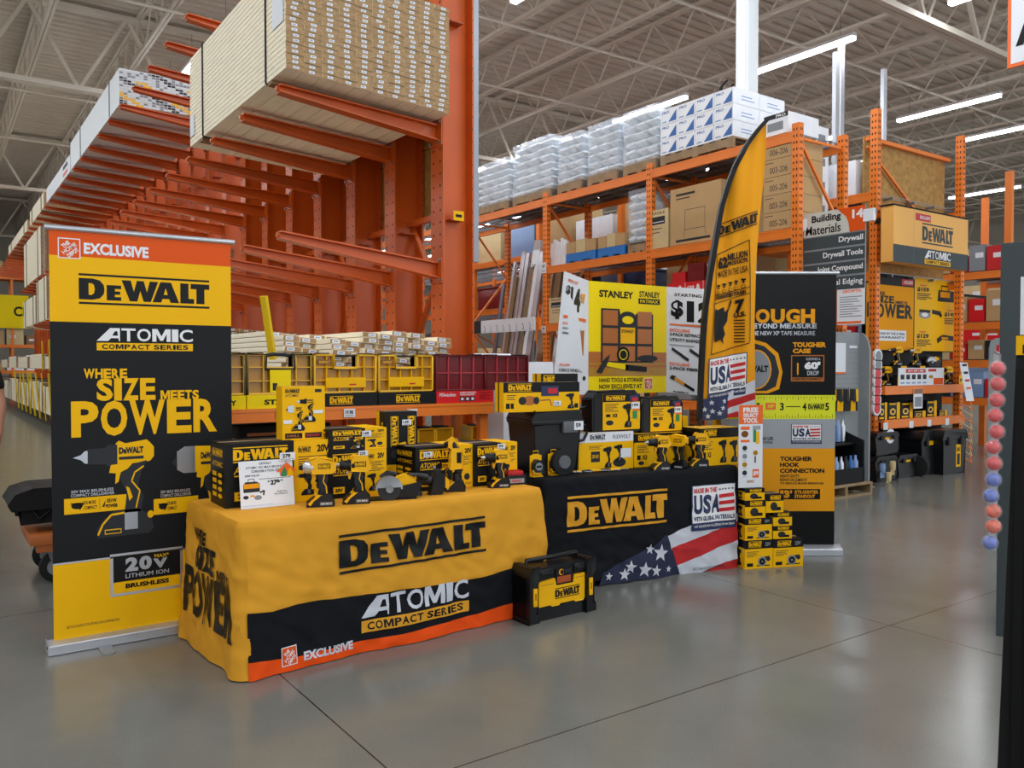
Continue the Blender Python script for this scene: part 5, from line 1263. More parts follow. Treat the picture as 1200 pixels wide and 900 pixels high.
for j in range(NV):
    va, vb = v0+(v1-v0)*j/NV, v0+(v1-v0)*(j+1)/NV; a, b = edge_u(Lp, va), edge_u(Lp, vb); w_ = .022; ya_, yb_ = min(0, .6*fy(a, va))-.012, min(0, .6*fy(b, vb))-.012
    m.hexa([(a-.012,ya_-.012,va-TZ),(a+w_,ya_-.012,va-TZ),(a+w_,.02,va-TZ),(a-.012,.02,va-TZ),(b-.012,yb_-.012,vb-TZ),(b+w_,yb_-.012,vb-TZ),(b+w_,.02,vb-TZ),(b-.012,.02,vb-TZ)], 'black')
m.build('pole_sleeve', flag)
ua = edge_u(Lp, v0)
m = MB(); m.tube([(ua+.01,0,.02),(ua+.01,0,v0-TZ+.1)], .014, 'charcoal', 10); m.build('pole', flag, smooth=True)
m = MB(); m.box((ua-.09,-.03,0),(ua+.11,.03,.014),'charcoal'); m.box((ua-.02,-.10,0),(ua+.04,.10,.014),'charcoal'); m.tube([(ua+.01,0,.01),(ua+.01,0,.06)], .022, 'charcoal', 12); m.build('cross_base', flag)
# ================================================================ tri-fold price board
f = PF((4.18, 4.9, 0)); BW = f.q(781,338)[0]; z0, z1 = f.q(690,462)[1], f.q(690,329)[1]
tb_ = thing('price_board', 'folding yellow and white price board standing behind the black cases', 'display board', (4.18,4.9,0))
A = Art(); A.rect(0,z0,BW,z1,'stanley')
A.text('STANLEY', *f.bx(702,742,339.5,348), 'black', 2, .04); A.text('STANLEY', *f.bx(749,773,341,348), 'black', 2, .03); R_(A, f, 748,773,349.5,356,'black',2); A.text('FATMAX', *f.bx(750,771,351,354.8), 'stanley', 3, .05)
u0,va,u1,vb = f.bx(688,781,412,441); A.rect(0,va,BW,vb,'brownorange',2); A.rect(0,va+(vb-va)*.45,BW,va+(vb-va)*.55,'amber',3); A.rect(0,va,BW,va+(vb-va)*.35,'amber',3)
u0,va,u1,vb = f.bx(704,765,361,425); w_=u1-u0; h_=vb-va
A.poly([(u0,va),(u1,va),(u1,vb-.03),(u0+.66*w_,vb-.03),(u0+.62*w_,vb-.08),(u0+.38*w_,vb-.08),(u0+.34*w_,vb),(u0,vb)],'charcoal',4)
for i in range(3):
    for j in range(3):
        if i == 1 and j == 2: continue
        if i == 1 and j == 1: A.rect(u0+w_*.36,va+h_*.36,u0+w_*.64,va+h_*.66,'yellow',5); A.text('STANLEY',u0+w_*.38,va+h_*.56,u0+w_*.62,va+h_*.62,'black',6,.03); continue
        A.rect(u0+w_*(.03+.33*i),va+h_*(.03+.33*j),u0+w_*(.31+.33*i),va+h_*(.31+.33*j),'brownorange',5)
A.ell(u0+.5*w_,vb-.14*h_,.15*w_,.10*h_,'charcoal',5).ell(u0+.5*w_,vb-.20*h_,.11*w_,.075*h_,'stanley',6)
u0,va,u1,vb = f.bx(722,737,406,425); A.ell((u0+u1)/2,(va+vb)/2,(u1-u0)/2,(vb-va)/2,'black',7).ell((u0+u1)/2,(va+vb)/2,(u1-u0)*.33,(vb-va)*.33,'stanley',8).ell((u0+u1)/2,(va+vb)/2,(u1-u0)*.27,(vb-va)*.27,'black',9)
u0,va,u1,vb = f.bx(746,770,416,424); A.ell((u0+u1)/2,(va+vb)/2,(u1-u0)/2,(vb-va)/2,'charcoal',7)
A.poly([f.q(*p) for p in [(698,436),(704,438),(712,424),(714,415),(708,420)]],'charcoal',8); A.poly([f.q(*p) for p in [(710,424),(735,427),(735,434),(710,429)]],'stanley',8); A.poly([f.q(*p) for p in [(732,427),(757,430),(757,436),(732,434)]],'black',8)
A.text('HAND TOOLS & STORAGE', *f.bx(702,753,443,448), 'black', 2, .03); A.text('NOW EXCLUSIVELY AT', *f.bx(702,752,450.5,456), 'black', 2, .03); A.put(HD, *f.bx(755,764,443,456), 2)
m = MB(); m.box((0,0,z0),(BW,.008,z1),'paper'); A.emit(m, local(.0012)); m.build('centre_panel', tb_)
def wing(name, A_tl, A_bl, A_tr, A_br, art):
    """panel spanned by four world points; art in unit square"""
    m = MB(); O = Vector((4.18,4.9,0)); P = [Vector(p)-O for p in (A_bl, A_br, A_tr, A_tl)]
    n = (P[1]-P[0]).cross(P[3]-P[0]).normalized()*.008
    m.hexa([P[0],P[1],P[1]-n,P[0]-n,P[3],P[2],P[2]-n,P[3]-n],'paper')
    def fn(u, v, L): return P[0]*(1-u)*(1-v)+P[1]*u*(1-v)+P[2]*u*v+P[3]*(1-u)*v+n/.008*(.001+.001*L)
    art.emit(m, fn); m.build(name, tb_)
def dpt(px, py, d): return CAM+ray(px, py)*(d/F)
tl = dpt(662,318,5.85); bl = dpt(648,463,5.85); O = Vector((4.18,4.9,0))
A = Art().text('SPECIAL BUY',.15,.93,.55,.955,'exorange').text('$',.10,.82,.26,.90,'black',1,.05).text('14',.28,.70,.66,.90,'black',1,.05).text('97',.68,.78,.86,.87,'flagyellow',1,.04).rect(.1,.63,.9,.655,'exorange').text('EXCLUSIVE',.1,.58,.40,.60,'exorange').text('6 IN PROFESSIONAL',.1,.54,.75,.56,'charcoal').text('WRAPPER',.1,.50,.40,.52,'charcoal').poly([(.68,.32),(.82,.34),(.84,.56),(.70,.54)],'brownorange').text('EXCLUSIVE',.1,.24,.40,.26,'exorange').text('FATMAX 25 TAPE MEASURE',.1,.19,.80,.22,'charcoal').ell(.86,.14,.05,.02,'charcoal')
wing('left_wing', tl, bl, O+Vector((0,0,z1)), O+Vector((0,0,z0)), A)
tr = dpt(846,340,7.0); br = dpt(846,466,7.0)
A = Art().rect(.04,.90,.96,.96,'white').text('STARTING AT',.14,.915,.80,.945,'black',2,.03).text('$',.08,.70,.30,.88,'black',1,.05).rect(.32,.66,1,.90,'white').text('12',.36,.68,.90,.88,'black',2,.06).rect(.06,.64,.94,.655,'exorange').text('EXCLUSIVE',.06,.58,.42,.61,'exorange').text('3-PACK RETRACTABLE',.06,.54,.80,.57,'black',1,.03).text('UTILITY KNIVES',.06,.49,.60,.52,'black',1,.03).rect(.06,.45,.5,.46,'printgrey')
A.line([(.10,.42),(.40,.32)],.03,'charcoal').line([(.42,.42),(.70,.33)],.03,'charcoal').text('EXCLUSIVE',.06,.26,.42,.29,'exorange').text('2-PACK FIBERGLASS',.06,.22,.80,.25,'black',1,.03).line([(.15,.14),(.5,.04)],.03,'black').line([(.15,.14),(.32,.09)],.032,'flagyellow',2).poly([(.06,.14),(.10,.17),(.18,.16),(.14,.12)],'charcoal',2).line([(.62,.15),(.86,.10)],.025,'flagyellow').poly([(.58,.12),(.60,.16),(.66,.17)],'charcoal',2).text('Available at',.12,.005,.4,.025,'charcoal')
wing('right_wing', O+Vector((BW,0,z1)), O+Vector((BW,0,z0)), tr, br, A)
for u in (.25*BW, .75*BW):
    m = MB(); m.box((u,.01,0),(u+.04,.04,z0+.2),'charcoal'); m.box((u-.03,-.15,0),(u+.07,.2,.012),'charcoal'); m.build('support_leg', tb_)
# ================================================================ right roll-up banner
o2 = Vector((4.86,4.17,0)); r2_ = math.atan2(-.50,.70); f = PF(o2, r2_); W2 = f.q(979.5,400)[0]; z1 = f.q(982,321)[1]; z0 = .06
ban = thing('rollup_banner', 'black, white and orange tape measure banner behind the feather flag', 'banner', o2, r2_)
A = Art(); vg = f.q(979,463)[1]; vg2 = f.q(979,491)[1]; vw = f.q(978,525.5)[1]; vz = f.q(977,599)[1]
A.rect(0,vg,W2,z1,'black'); A.rect(0,vg2,W2,vg,'tapeyellow'); A.rect(0,vw,W2,vg2,'printgrey'); A.rect(0,vz,W2,vw,'flagyellow'); A.rect(0,z0,W2,vz,'black')
A.block('TOUGH', *f.bx(868,955,362,379), 'flagyellow', 2, .05); A.block('BEYOND MEASURE', *f.bx(876,957,379,385), 'alu', 2, .04); A.text('IT IS THE NEW XP TAPE MEASURE', *f.bx(866,955,388,393), 'alu', 2, .03)
A.text('TOUGHER', *f.bx(929,968,401,407), 'flagyellow', 2, .05); A.text('CASE', *f.bx(929,950,408.5,414), 'flagyellow', 2, .05)
u0,va,u1,vb = f.bx(927,966,416,447); A.rect(u0,va,u1,vb,'brownorange',2).rect(u0+.008,va+.008,u1-.008,vb-.008,'black',3).text('SURVIVES A',u0+.11,vb-.04,u1-.03,vb-.02,'alu',4,.03).text("60'",u0+.10,va+.09,u1-.03,vb-.05,'white',4,.07).text('DROP',u0+.12,va+.045,u1-.04,va+.08,'alu',4,.05).rect(u0+.012,va+.008,u1-.012,va+.03,'brownorange',4).text('GREATER DURABILITY',u0+.02,va+.012,u1-.02,va+.026,'black',5,.03).line([(u0+.05,vb-.06),(u0+.05,va+.05)],.012,'flagyellow',4)
# tape measure picture
A.poly([f.q(*p) for p in [(866,404),(880,397),(898,402),(912,414),(917,436),(913,456),(900,461),(866,461)]],'flagyellow',2); A.poly([f.q(*p) for p in [(866,408),(880,401),(896,406),(908,417),(913,436),(909,453),(898,458),(866,458)]],'charcoal',3)
u, v = f.q(886,433); A.ell(u,v,.115,.15,'flagyellow',4).ell(u,v,.105,.14,'grey',5).text('WALT',u-.05,v-.02,u+.09,v+.03,'black',6,.05)
for i in range(40):
    u = W2*i/40; hh = (.012,.02,.012,.03)[i % 4]; A.rect(u,vg-.01-hh,u+.003,vg-.01,'black',2); A.rect(u,vg2+.008,u+.003,vg2+.008+hh,'black',2)
for s, px in (('2',886.5),('3',914),('4',940.5),('5',967)): A.text(s, *f.bx(px, px+4.5, 472, 481), 'black', 2, .03)
A.put(DW, *f.bx(947,966,473,480), 1); A.rect(*f.bx(897,909,472,480), 'exorange', 2); A.text('XP', *f.bx(899,907,474,478), 'tapeyellow', 3, .03); A.rect(*f.bx(921,938,476,477), 'black', 2)
A.put(USA, *f.bx(927,963,497,520), 1); A.text('TOUGH LIFE', *f.bx(884,906,512,516), 'black', 2, .03); A.text('PROTECTION', *f.bx(884,905,517,520), 'black', 2, .03)
for s, r_, yt in (('TOUGHER',952,535),('HOOK',937,542),('CONNECTION',966,549)): A.text(s, *f.bx(914,r_,yt,yt+5.2), 'black', 2, .05)
A.text('HEAVY-DUTY', *f.bx(914,937,556,559.5), 'black', 2, .03); A.text('REINFORCEMENT', *f.bx(914,946,560.5,564), 'black', 2, .03); A.text('TO REDUCE BLADE BREAKAGE', *f.bx(914,965,565,567.5), 'black', 2, .03)
R_(A, f, 913,961,573,585,'black',2); A.block("13'", *f.bx(914,928,574.5,583.5), 'flagyellow', 3, .07); A.block('STRAIGHTER', *f.bx(931,959,574.5,578.5), 'flagyellow', 3, .05); A.text('STANDOUT', *f.bx(931,955,579.5,583.5), 'flagyellow', 3, .05)
m = MB(); m.box((0,0,z0),(W2,.004,z1),'black'); A.emit(m, local(.0009)); m.build('printed_panel', ban)
m = MB(); m.tube([(-.02,0,z1+.006),(W2+.02,0,z1+.006)], .013, 'alu', 10); m.build('top_rail', ban, smooth=True)
m = MB(); m.prism([(-.07,0.004),(-.06,.045),(-.02,.07),(.03,.07),(.05,.04),(.05,.004)], 'x', -.01, W2+.04, 'alu'); m.build('base_cassette', ban, bevel=.004)
m = MB(); m.tube([(W2/2,.03,.06),(W2/2,.03,z1)], .012, 'steel', 8); m.build('support_pole', ban)
# ================================================================ tower of boxes on the floor and its sign
rt_ = math.radians(-22); to = Vector((4.645,3.735,0)); f = PF(to, rt_)
def tower(label, l, r, top, bot, d, style, z, off=0.0, split=None):
    u0, v0 = f.q(l, bot); u1, _ = f.q(r, bot); h = f.q(l, top)[1]-z; a = f.o+f.d*u0+Vector((-f.n.x,-f.n.y,0))*off
    o = pbox('tool_box_carton', label, (a.x, a.y, z+.0008), u1-u0, d, h, rt_, style, 'boxes stacked at the right end of the black table'); return z+h
z_a = tower('yellow saw carton at the bottom left of the box tower on the floor', 872.5, 905.5, 634, 668, .2, 'sawband', 0)
tower('yellow saw carton at the bottom right of the box tower on the floor', 906, 941, 633, 666, .2, 'sawband', 0)
z_b = tower('yellow carton in the second layer of the box tower, left', 873, 904.5, 608, 634, .18, 'sawband', z_a+.001)
z_c = tower('small yellow carton in the second layer of the tower, lower right', 906, 928, 617, 632, .17, 'charger', z_a+.001)
z_d = tower('small yellow carton on top of the lower right small carton', 906, 928, 601, 616, .17, 'charger', z_c+.001)
z_e = tower('yellow battery carton with a white round window in the third layer', 873, 897, 587, 607, .15, 'charger', z_b+.001)
tower('yellow carton with a big round black picture leaning to the right', 897.5, 918, 580, 601, .14, 'charger', z_d+.001)
z_f = tower('dark carton at the top of the box tower under the white sign', 873, 896, 573, 587, .14, 'charger', z_e+.001)
t = thing('promo_sign', 'tall narrow white sign with an orange head above the box tower', 'sign')
f = PF(to+Vector((-f.n.x,-f.n.y,0))*.04, rt_); u0,_ = f.q(866,475); u1,_ = f.q(894,475); zt_ = f.q(866,475)[1]; zb_ = f.q(866,572)[1]; w_ = u1-u0; h_ = zt_-zb_
A = Art().rect(0,.77*h_,w_,h_,'exorange')
for s, a_, b_ in (('FREE',.91,.97),('SELECT',.855,.90),('TOOL',.785,.845)): A.text(s,.17*w_,a_*h_,.80*w_,b_*h_,'white',2,.05)
A.rect(.08*w_,.70*h_,.45*w_,.74*h_,'exorange').rect(.08*w_,.55*h_,.45*w_,.58*h_,'exorange').rect(.6*w_,.55*h_,.72*w_,.70*h_,'green',2).rect(.72*w_,.53*h_,.85*w_,.68*h_,'yellow',2).rect(.58*w_,.70*h_,.9*w_,.75*h_,'printgrey',2).rect(.58*w_,.12*h_,.85*w_,.22*h_,'exorange').text('$99',.61*w_,.14*h_,.82*w_,.20*h_,'white',2,.05).text('DeWALT',.35*w_,.06*h_,.65*w_,.09*h_,'brownorange',2,.03)
for k in range(4): A.ell(.25*w_,(.48-.1*k)*h_,.1*w_,.03*h_,('charcoal','grey','amber','charcoal')[k]).rect(.16*w_,(.43-.1*k)*h_,.34*w_,(.435-.1*k)*h_,'grey')
A.ell(.25*w_,.65*h_,.15*w_,.04*h_,'amberdark').ell(.70*w_,.42*h_,.1*w_,.03*h_,'amber').rect(.66*w_,.30*h_,.72*w_,.38*h_,'charcoal')
m = MB(); m.box((0,0,0),(w_,.004,h_),'paper'); A.emit(m, local(.0008)); m.build('printed_card', t)
m = MB(); m.box((w_*.2,.004,0),(w_*.8,.06,.006),'charcoal'); m.box((w_*.4,.004,0),(w_*.6,.010,.12),'charcoal'); m.build('support_foot', t)
a = f.o+f.d*u0; t.location = (a.x, a.y, z_f+.002); t.rotation_euler = (0,0,rt_)
# ================================================================ shelf end unit with clear organizers
YS = 5.10
sh = thing('shelf_unit', 'orange shelf end carrying the row of clear organizers behind the yellow table', 'shelf', (0,0,0))
zb_, zt_ = pyy(400,491.5,YS).z, pyy(400,476.5,YS).z
xr = pyy(579,480,YS).x
m = MB(); m.box((.75,YS,zb_),(xr,YS+.05,zt_),'rackorange'); m.box((.75,YS-.004,zt_-.02),(xr,YS,zt_),'rackorange'); m.build('beam', sh)
m = MB(); m.box((.75,YS+.5,zb_),(xr,YS+.55,zt_),'rackorange'); m.build('beam', sh)
m = MB(); m.box((.76,YS+.05,zt_-.02),(xr-.01,YS+.5,zt_),'palletwood'); m.build('shelf_board', sh)
xu = pyy(531,495,YS+.45).x
for x in (.78, xu):
    for y in (YS+.06, YS+.42): m = MB(); m.box((x,y,0),(x+.07,y+.06,zt_-.025),'rackorange'); m.build('upright', sh)
zl = pyy(400,528,YS+.05).z
m = MB(); m.box((.76,YS+.07,zl-.04),(xr-.02,YS+.5,zl),'palletwood'); m.build('shelf_board', sh)
m = MB(); m.box((.75,YS+.03,zl-.09),(xr-.01,YS+.07,zl),'rackorange'); m.build('beam', sh)
for px, s in ((331,'9'),(409.5,'19'),(483,'22')):
    p = pyy(px, 484, YS-.008); m = MB(); m.box((-.04,-.002,-.028),(.04,0,.028),'paper'); Art().text(s+'.98',-.03,-.008,.025,.018,'black',1,.03).rect(-.03,-.02,.03,-.015,'grey').emit(m, plane((0,-.002,0),(1,0,0),(0,0,1)))
    m.build('price_tag', sh).location = p
ZO = zt_+.001
def tray(l, r, kind, label):
    x0 = pyy(l, 470, YS+.01).x; x1 = pyy(r, 470, YS+.01).x-.004; h = pyy(400,461,YS+.01).z-ZO; w = x1-x0
    m = MB(); c = {'s':'stanley','d':'panelblack','m':'milred'}[kind]; m.box((0,0,0),(w,.25,h),c)
    A = Art()
    if kind == 's': A.text('STANLEY',.22*w,.28*h,.82*w,.66*h,'black',1,.05)
    if kind == 'd': A.put(DWY,.12*w if l < 400 else .30*w,.15*h,(.12 if l < 400 else .30)*w+.42*w,.80*h,1)
    if kind == 'm':
        A.text('Milwaukee',.05*w,.55*h,.33*w,.85*h,'white',1,.02,.2).text('LOW PROFILE',.40*w,.78*h,.68*w,.92*h,'white',1,.03).text('ORGANIZER',.40*w,.62*h,.66*w,.74*h,'white',1,.03)
        for k in range(3): A.rect((.40+.09*k)*w,.12*h,(.48+.09*k)*w,.52*h,'charcoal').ell((.44+.09*k)*w,.32*h,.025*w,.12*h,'paper',2)
        art_lines(A,.74*w,.2*h,.95*w,.9*h,5,'darkred')
    A.emit(m, local()); return tag(m.build('display_tray', loc=(x0,YS+.01,ZO)), label, 'tray')
tray(225,289,'s','yellow display tray with black lettering partly behind the left banner'); tray(289.5,378,'s','yellow display tray with black lettering, second from the banner')
tray(378.5,443,'d','black display tray with yellow logo, left one of two'); tray(443.5,511,'d','black display tray with yellow logo, right one of two'); tray(511.5,579,'m','red display tray with white script lettering')
ZT2 = pyy(400,461,YS+.01).z+.001
def organizer(l, r, kind, label):
    x0 = pyy(l, 440, YS+.02).x; x1 = pyy(r, 440, YS+.02).x-.003; h = pyy(400,415,YS+.02).z-ZT2; w = x1-x0; d = .09
    t = thing('parts_organizer', label, 'organizer', (x0,YS+.02,ZT2), 0, 'clear organizers in a row on the orange shelf')
    fr, bk, dv = {'s':('charcoal','amber','amberbright'),'d':('amberbright','amber','yellow'),'m':('darkred','darkred','clearred')}[kind]
    hx0, hx1, hz = (.30*w,.70*w,.66*h) if kind == 's' else (.32*w,.68*w,.66*h)
    if kind == 'm': hz = h
    # tray back and dividers
    m = MB()
    if kind == 'm': m.box((.01,.02,.01),(w-.01,d,h-.01),bk)
    else:
        m.prism([(.008,.008),(w-.008,.008),(w-.008,h-.008),(hx1,h-.008),(hx1,hz),(hx0,hz),(hx0,h-.008),(.008,h-.008)],'y',.03,d,bk)
    b = m.build('tray_back', t)
    m = MB(); rows, cols = {'s':(3,4),'d':(3,5),'m':(2,4)}[kind]
    for i in range(1, cols):
        x = w*i/cols; top = h-.01 if (kind == 'm' or x < hx0 or x > hx1) else hz; m.box((x-.003,.006,.01),(x+.003,.03,top),dv)
    for j in range(1, rows): m.box((.01,.006,h*j/rows-.003),(w-.01,.03,h*j/rows+.003),dv)
    m.build('dividers', t)
    m = MB(); tk = .013 if kind != 'm' else .010
    m.box((0,0,0),(w,d,tk),fr if kind != 's' else 'amberbright'); m.box((0,0,0),(tk,d,h),fr); m.box((w-tk,0,0),(w,d,h),fr)
    if kind == 'm': m.box((0,0,h-tk),(w,d,h),fr)
    else:
        m.box((0,0,h-tk),(hx0,d,h),fr); m.box((hx1,0,h-tk),(w,d,h),fr); m.box((hx0-tk,0,hz-tk),(hx0,d,h),fr); m.box((hx1,0,hz-tk),(hx1+tk,d,h),fr); m.box((hx0-tk,0,hz-tk),(hx1+tk,d,hz),fr)
    m.build('frame', t, bevel=.003)
    m = MB(); m.tube([(hx0,.05,h-.012),(hx0+.05,.05,h-.004 if kind == 's' else h-.01),(hx1-.05,.05,h-.004 if kind == 's' else h-.01),(hx1,.05,h-.012)], .012 if kind == 's' else .007, 'charcoal', 8); m.build('handle', t, smooth=True)
    for x in (.16*w, .84*w): m = MB(); m.box((x-.035,.0,h),(x+.035,d,h+.008),'charcoal'); m.build('latch', t, bevel=.002)
    m = MB()
    if kind == 's': m.box((.34*w,-.001,.05*h),(.66*w,0,.60*h),'stanley'); Art().text('STANLEY',.37*w,.48*h,.62*w,.56*h,'black',1,.03).ell(.5*w,.24*h,.09*w,.12*h,'grey').rect(.38*w,.1*h,.45*w,.28*h,'charcoal',2).emit(m, local()); m.v = m.v
    if kind == 'd': m.box((.18*w,-.001,.14*h),(.82*w,0,.40*h),'yellow'); Art().rect(.20*w,.18*h,.26*w,.34*h,'amberdark').ell(.34*w,.25*h,.04*w,.07*h,'charcoal').rect(.40*w,.20*h,.45*w,.33*h,'charcoal').ell(.6*w,.27*h,.09*w,.08*h,'grey').rect(.55*w,.2*h,.66*w,.24*h,'red',2).rect(.06*w,.74*h,.26*w,.86*h,'amberdark').text('DeWALT',.08*w,.77*h,.24*w,.83*h,'yellow',2,.03).emit(m, local())
    if m.v: m.build('label_sleeve', t)
    return t
organizer(212,288,'s','clear yellow organizer with grey frame, half behind the left banner'); organizer(289.5,366.5,'s','clear yellow organizer with grey frame and a big handle hole')
organizer(368,442,'d','clear yellow organizer with a yellow frame, left one of two'); organizer(443.5,508.5,'d','clear yellow organizer with a yellow frame, right one of two')
organizer(511,570,'m','dark red organizer with eight cells, left one of two'); organizer(570.5,620,'m','dark red organizer with eight cells, right one of two')
# lower shelf: planks and small organizers
R = random.Random(2)
for k in range(7):
    m = MB(); m.box((0,0,0),(1.0+.1*(k % 2),.12,.012),'plankbrown'); m.build
    o = m.build('floor_plank', loc=(1.38+.02*k, YS+.10+.02*R.random()+.045*(k % 3), zl+.001+.0125*k), rot=R.uniform(-.04,.04)); tag(o, 'brown floor plank on the low shelf behind the largest tool box, %s from the bottom' % ORD[k], 'plank', 'brown planks on the low shelf')
for k, (l, r) in enumerate(((455,472),(490,511),(511,532),(553,571))):
    x0, x1 = pyy(l,510,YS+.12).x, pyy(r,510,YS+.12).x; h = pyy(500,500.5,YS+.12).z-zl; w = x1-x0-.004
    t = thing('small_organizer', 'small clear yellow organizer on the low shelf behind the tool boxes, %s from the left' % ORD[k], 'organizer', (x0,YS+.12,zl+.001), 0, 'small organizers on the low shelf')
    m = MB(); m.box((.01,.02,.01),(w-.01,.16,h-.015),'amber'); m.build('tray_back', t)
    m = MB(); m.box((0,0,0),(w,.16,.01),'amberbright'); m.box((0,0,0),(.01,.16,h-.01),'amberbright'); m.box((w-.01,0,0),(w,.16,h-.01),'amberbright'); m.box((0,0,h-.02),(w,.16,h-.01),'amberbright'); m.build('frame', t, bevel=.002)
    m = MB(); m.box((.03,.02,h-.01),(w-.03,.12,h),'charcoal'); m.build('lid_latch', t, bevel=.002)
for k, (x, w, c) in enumerate(((1.0,.32,'softblack'),(1.4,.0,''),(2.45,.0,''))):
    if w: m = MB(); m.box((0,0,0),(w,.3,.10),c); tag(m.build('stock_box', loc=(x,YS+.1,zl+.001), bevel=.004), 'flat black box on the low shelf behind the left banner edge', 'box')
m = MB(); m.box((0,0,0),(.62,.30,.085),'softblack'); Art().rect(.05,.02,.25,.04,'brownorange').emit(m, local()); tag(m.build('stock_box', loc=(1.62,YS+.22+.0,zl+.09), bevel=.004), 'black carton lying on the planks behind the largest tool box', 'box')
# white cartons with small print behind the red organizers
for k, (l, r, yt, yb, c) in enumerate(((543,630,413,424,'boxwhite'),(590,648,424,444,'paper'))):
    a = pyy(l, yb, 6.4+.1*k); b = pyy(r, yb, a.y); tz = pyy(l, yt, a.y).z
    m = MB(); m.box((0,0,0),(b.x-a.x,.35,tz-(0 if k else a.z)),c); Art().rect(.2,tz*.2,.9,tz*.22,'printgrey').emit(m, local(.001)) if k else None
    tag(m.build('white_carton', loc=(a.x,a.y+.45*(1-k),0 if k else a.z), bevel=.005), ('long white sheet bundle','white carton')[k]+' behind the dark red organizers', 'carton')
m = MB(); a = pyy(543,424,6.85); m.box((.05,.05,0),(.15,.3,a.z-.002),'steel'); m.box((.9,.05,0),(1.0,.3,a.z-.002),'steel'); tag(m.build('trestle', loc=(a.x,6.85,0)), 'steel trestle under the long white sheet bundle', 'trestle')
# ================================================================ right end cap
YE = 5.78
ec = thing('end_cap_shelf', 'orange end-of-aisle bay with yellow posters and black tool boxes below', 'shelf', (0,0,0))
XL, XR = 9.80, 11.80
def shelf_z(py, px=1060): return pyy(px, py, YE).z
zs1, zs2 = shelf_z(452), shelf_z(491)
for zz in (zs1, zs2):
    m = MB(); m.box((XL,YE,zz-.11),(XR,YE+.05,zz),'rackorange'); m.build('beam', ec)
    m = MB(); m.box((XL,YE+.05,zz-.03),(XR,YE+.55,zz-.01),'palletwood'); m.build('shelf_board', ec)
zo = pyy(1045,190,6.1); m = MB(); m.box((XL+.02,6.10,2.45),(XR-.0,6.13,4.35),'osb'); m.build('back_board', ec)
m = MB(); m.box((XL,6.02,4.28),(XR,6.08,4.33),'rackorange'); m.build('top_rail', ec)
m = MB(); m.bar((XL,6.05,4.20),(XR,6.05,3.0),.03,.03,'rackorange'); m.build('diagonal_brace', ec)
m = MB(); m.box((XL+.02,6.10,0),(XR,6.12,2.45),'softblack'); m.build('dark_backing', ec)
f = PF((XL, 6.05, 0)); A = Art()
u0,va,u1,vb = f.bx(1037,1071,322,410); A.rect(0,va,u1,vb,'flagyellow'); A.rect(0,vb-.13,u1,vb,'panelblack',2); A.rect(u1-.30,vb-.11,u1-.02,vb-.03,'red',3); A.text('EXCLUSIVE',u1-.24,vb-.09,u1-.04,vb-.05,'white',4,.03); A.text('MIC',.02,vb-.07,.2,vb-.02,'white',3,.04)
A.put(POWER,-.10+.12,va+.42,u1-.03,vb-.22,2,0,{'yellow':'charcoal'}); A.rect(.06,va+.12,u1-.18,va+.26,'paper',2).rect(.08,va+.14,.18,va+.24,'charcoal',3); A.text('BACKED BY THE 3-YEAR',.22,va+.20,u1-.22,va+.23,'charcoal',3,.02).text('WARRANTY',.22,va+.15,u1-.22,va+.18,'charcoal',3,.02)
u0,va,u1,vb = f.bx(1072,1124,325,411); vb = f.q(1072,325)[1]; A.rect(u0,va,u1,vb,'yellow'); w_=u1-u0; h_=vb-va
for (s, y_, left_) in (('159',.82,True),('149',.50,False),('129',.18,True)):
    x_ = .05 if left_ else .66
    A.text('new!',u0+(x_+.06)*w_,va+(y_+.07)*h_,u0+(x_+.2)*w_,va+(y_+.10)*h_,'red',2,.03).text('$'+s,u0+x_*w_,va+(y_-.01)*h_,u0+(x_+.26)*w_,va+(y_+.055)*h_,'black',2,.05); 
    for q in range(4): A.rect(u0+x_*w_,va+(y_-.04-.025*q)*h_,u0+(x_+(.3,.26,.32,.2)[q])*w_,va+(y_-.027-.025*q)*h_,'charcoal',2)
A.poly([(u0+.5*w_,va+.70*h_),(u0+.92*w_,va+.70*h_),(u0+.90*w_,va+.86*h_),(u0+.52*w_,va+.86*h_)],'charcoal',2).rect(u0+.56*w_,va+.76*h_,u0+.78*w_,va+.84*h_,'flagyellow',3).frame(u0+.58*w_,va+.82*h_,u0+.76*w_,va+.93*h_,.02,'charcoal',2)
A.ell(u0+.22*w_,va+.50*h_,.13*w_,.055*h_,'grey',2).ell(u0+.22*w_,va+.50*h_,.07*w_,.03*h_,'white',3).rect(u0+.10*w_,va+.53*h_,u0+.34*w_,va+.57*h_,'charcoal',3).line([(u0+.38*w_,va+.55*h_),(u0+.58*w_,va+.53*h_),(u0+.57*w_,va+.48*h_)],.06,'charcoal',2)
A.line([(u0+.5*w_,va+.14*h_),(u0+.62*w_,va+.20*h_),(u0+.9*w_,va+.18*h_),(u0+.92*w_,va+.12*h_)],.07,'charcoal',2).rect(u0+.60*w_,va+.17*h_,u0+.75*w_,va+.20*h_,'flagyellow',3)
m = MB(); m.box((0,0,f.q(1072,412)[1]),(u1,.004,f.q(1040,321)[1]),'panelblack'); A.emit(m, local(.0015)); m.build('poster_panel', ec).location = (XL,6.05,0)
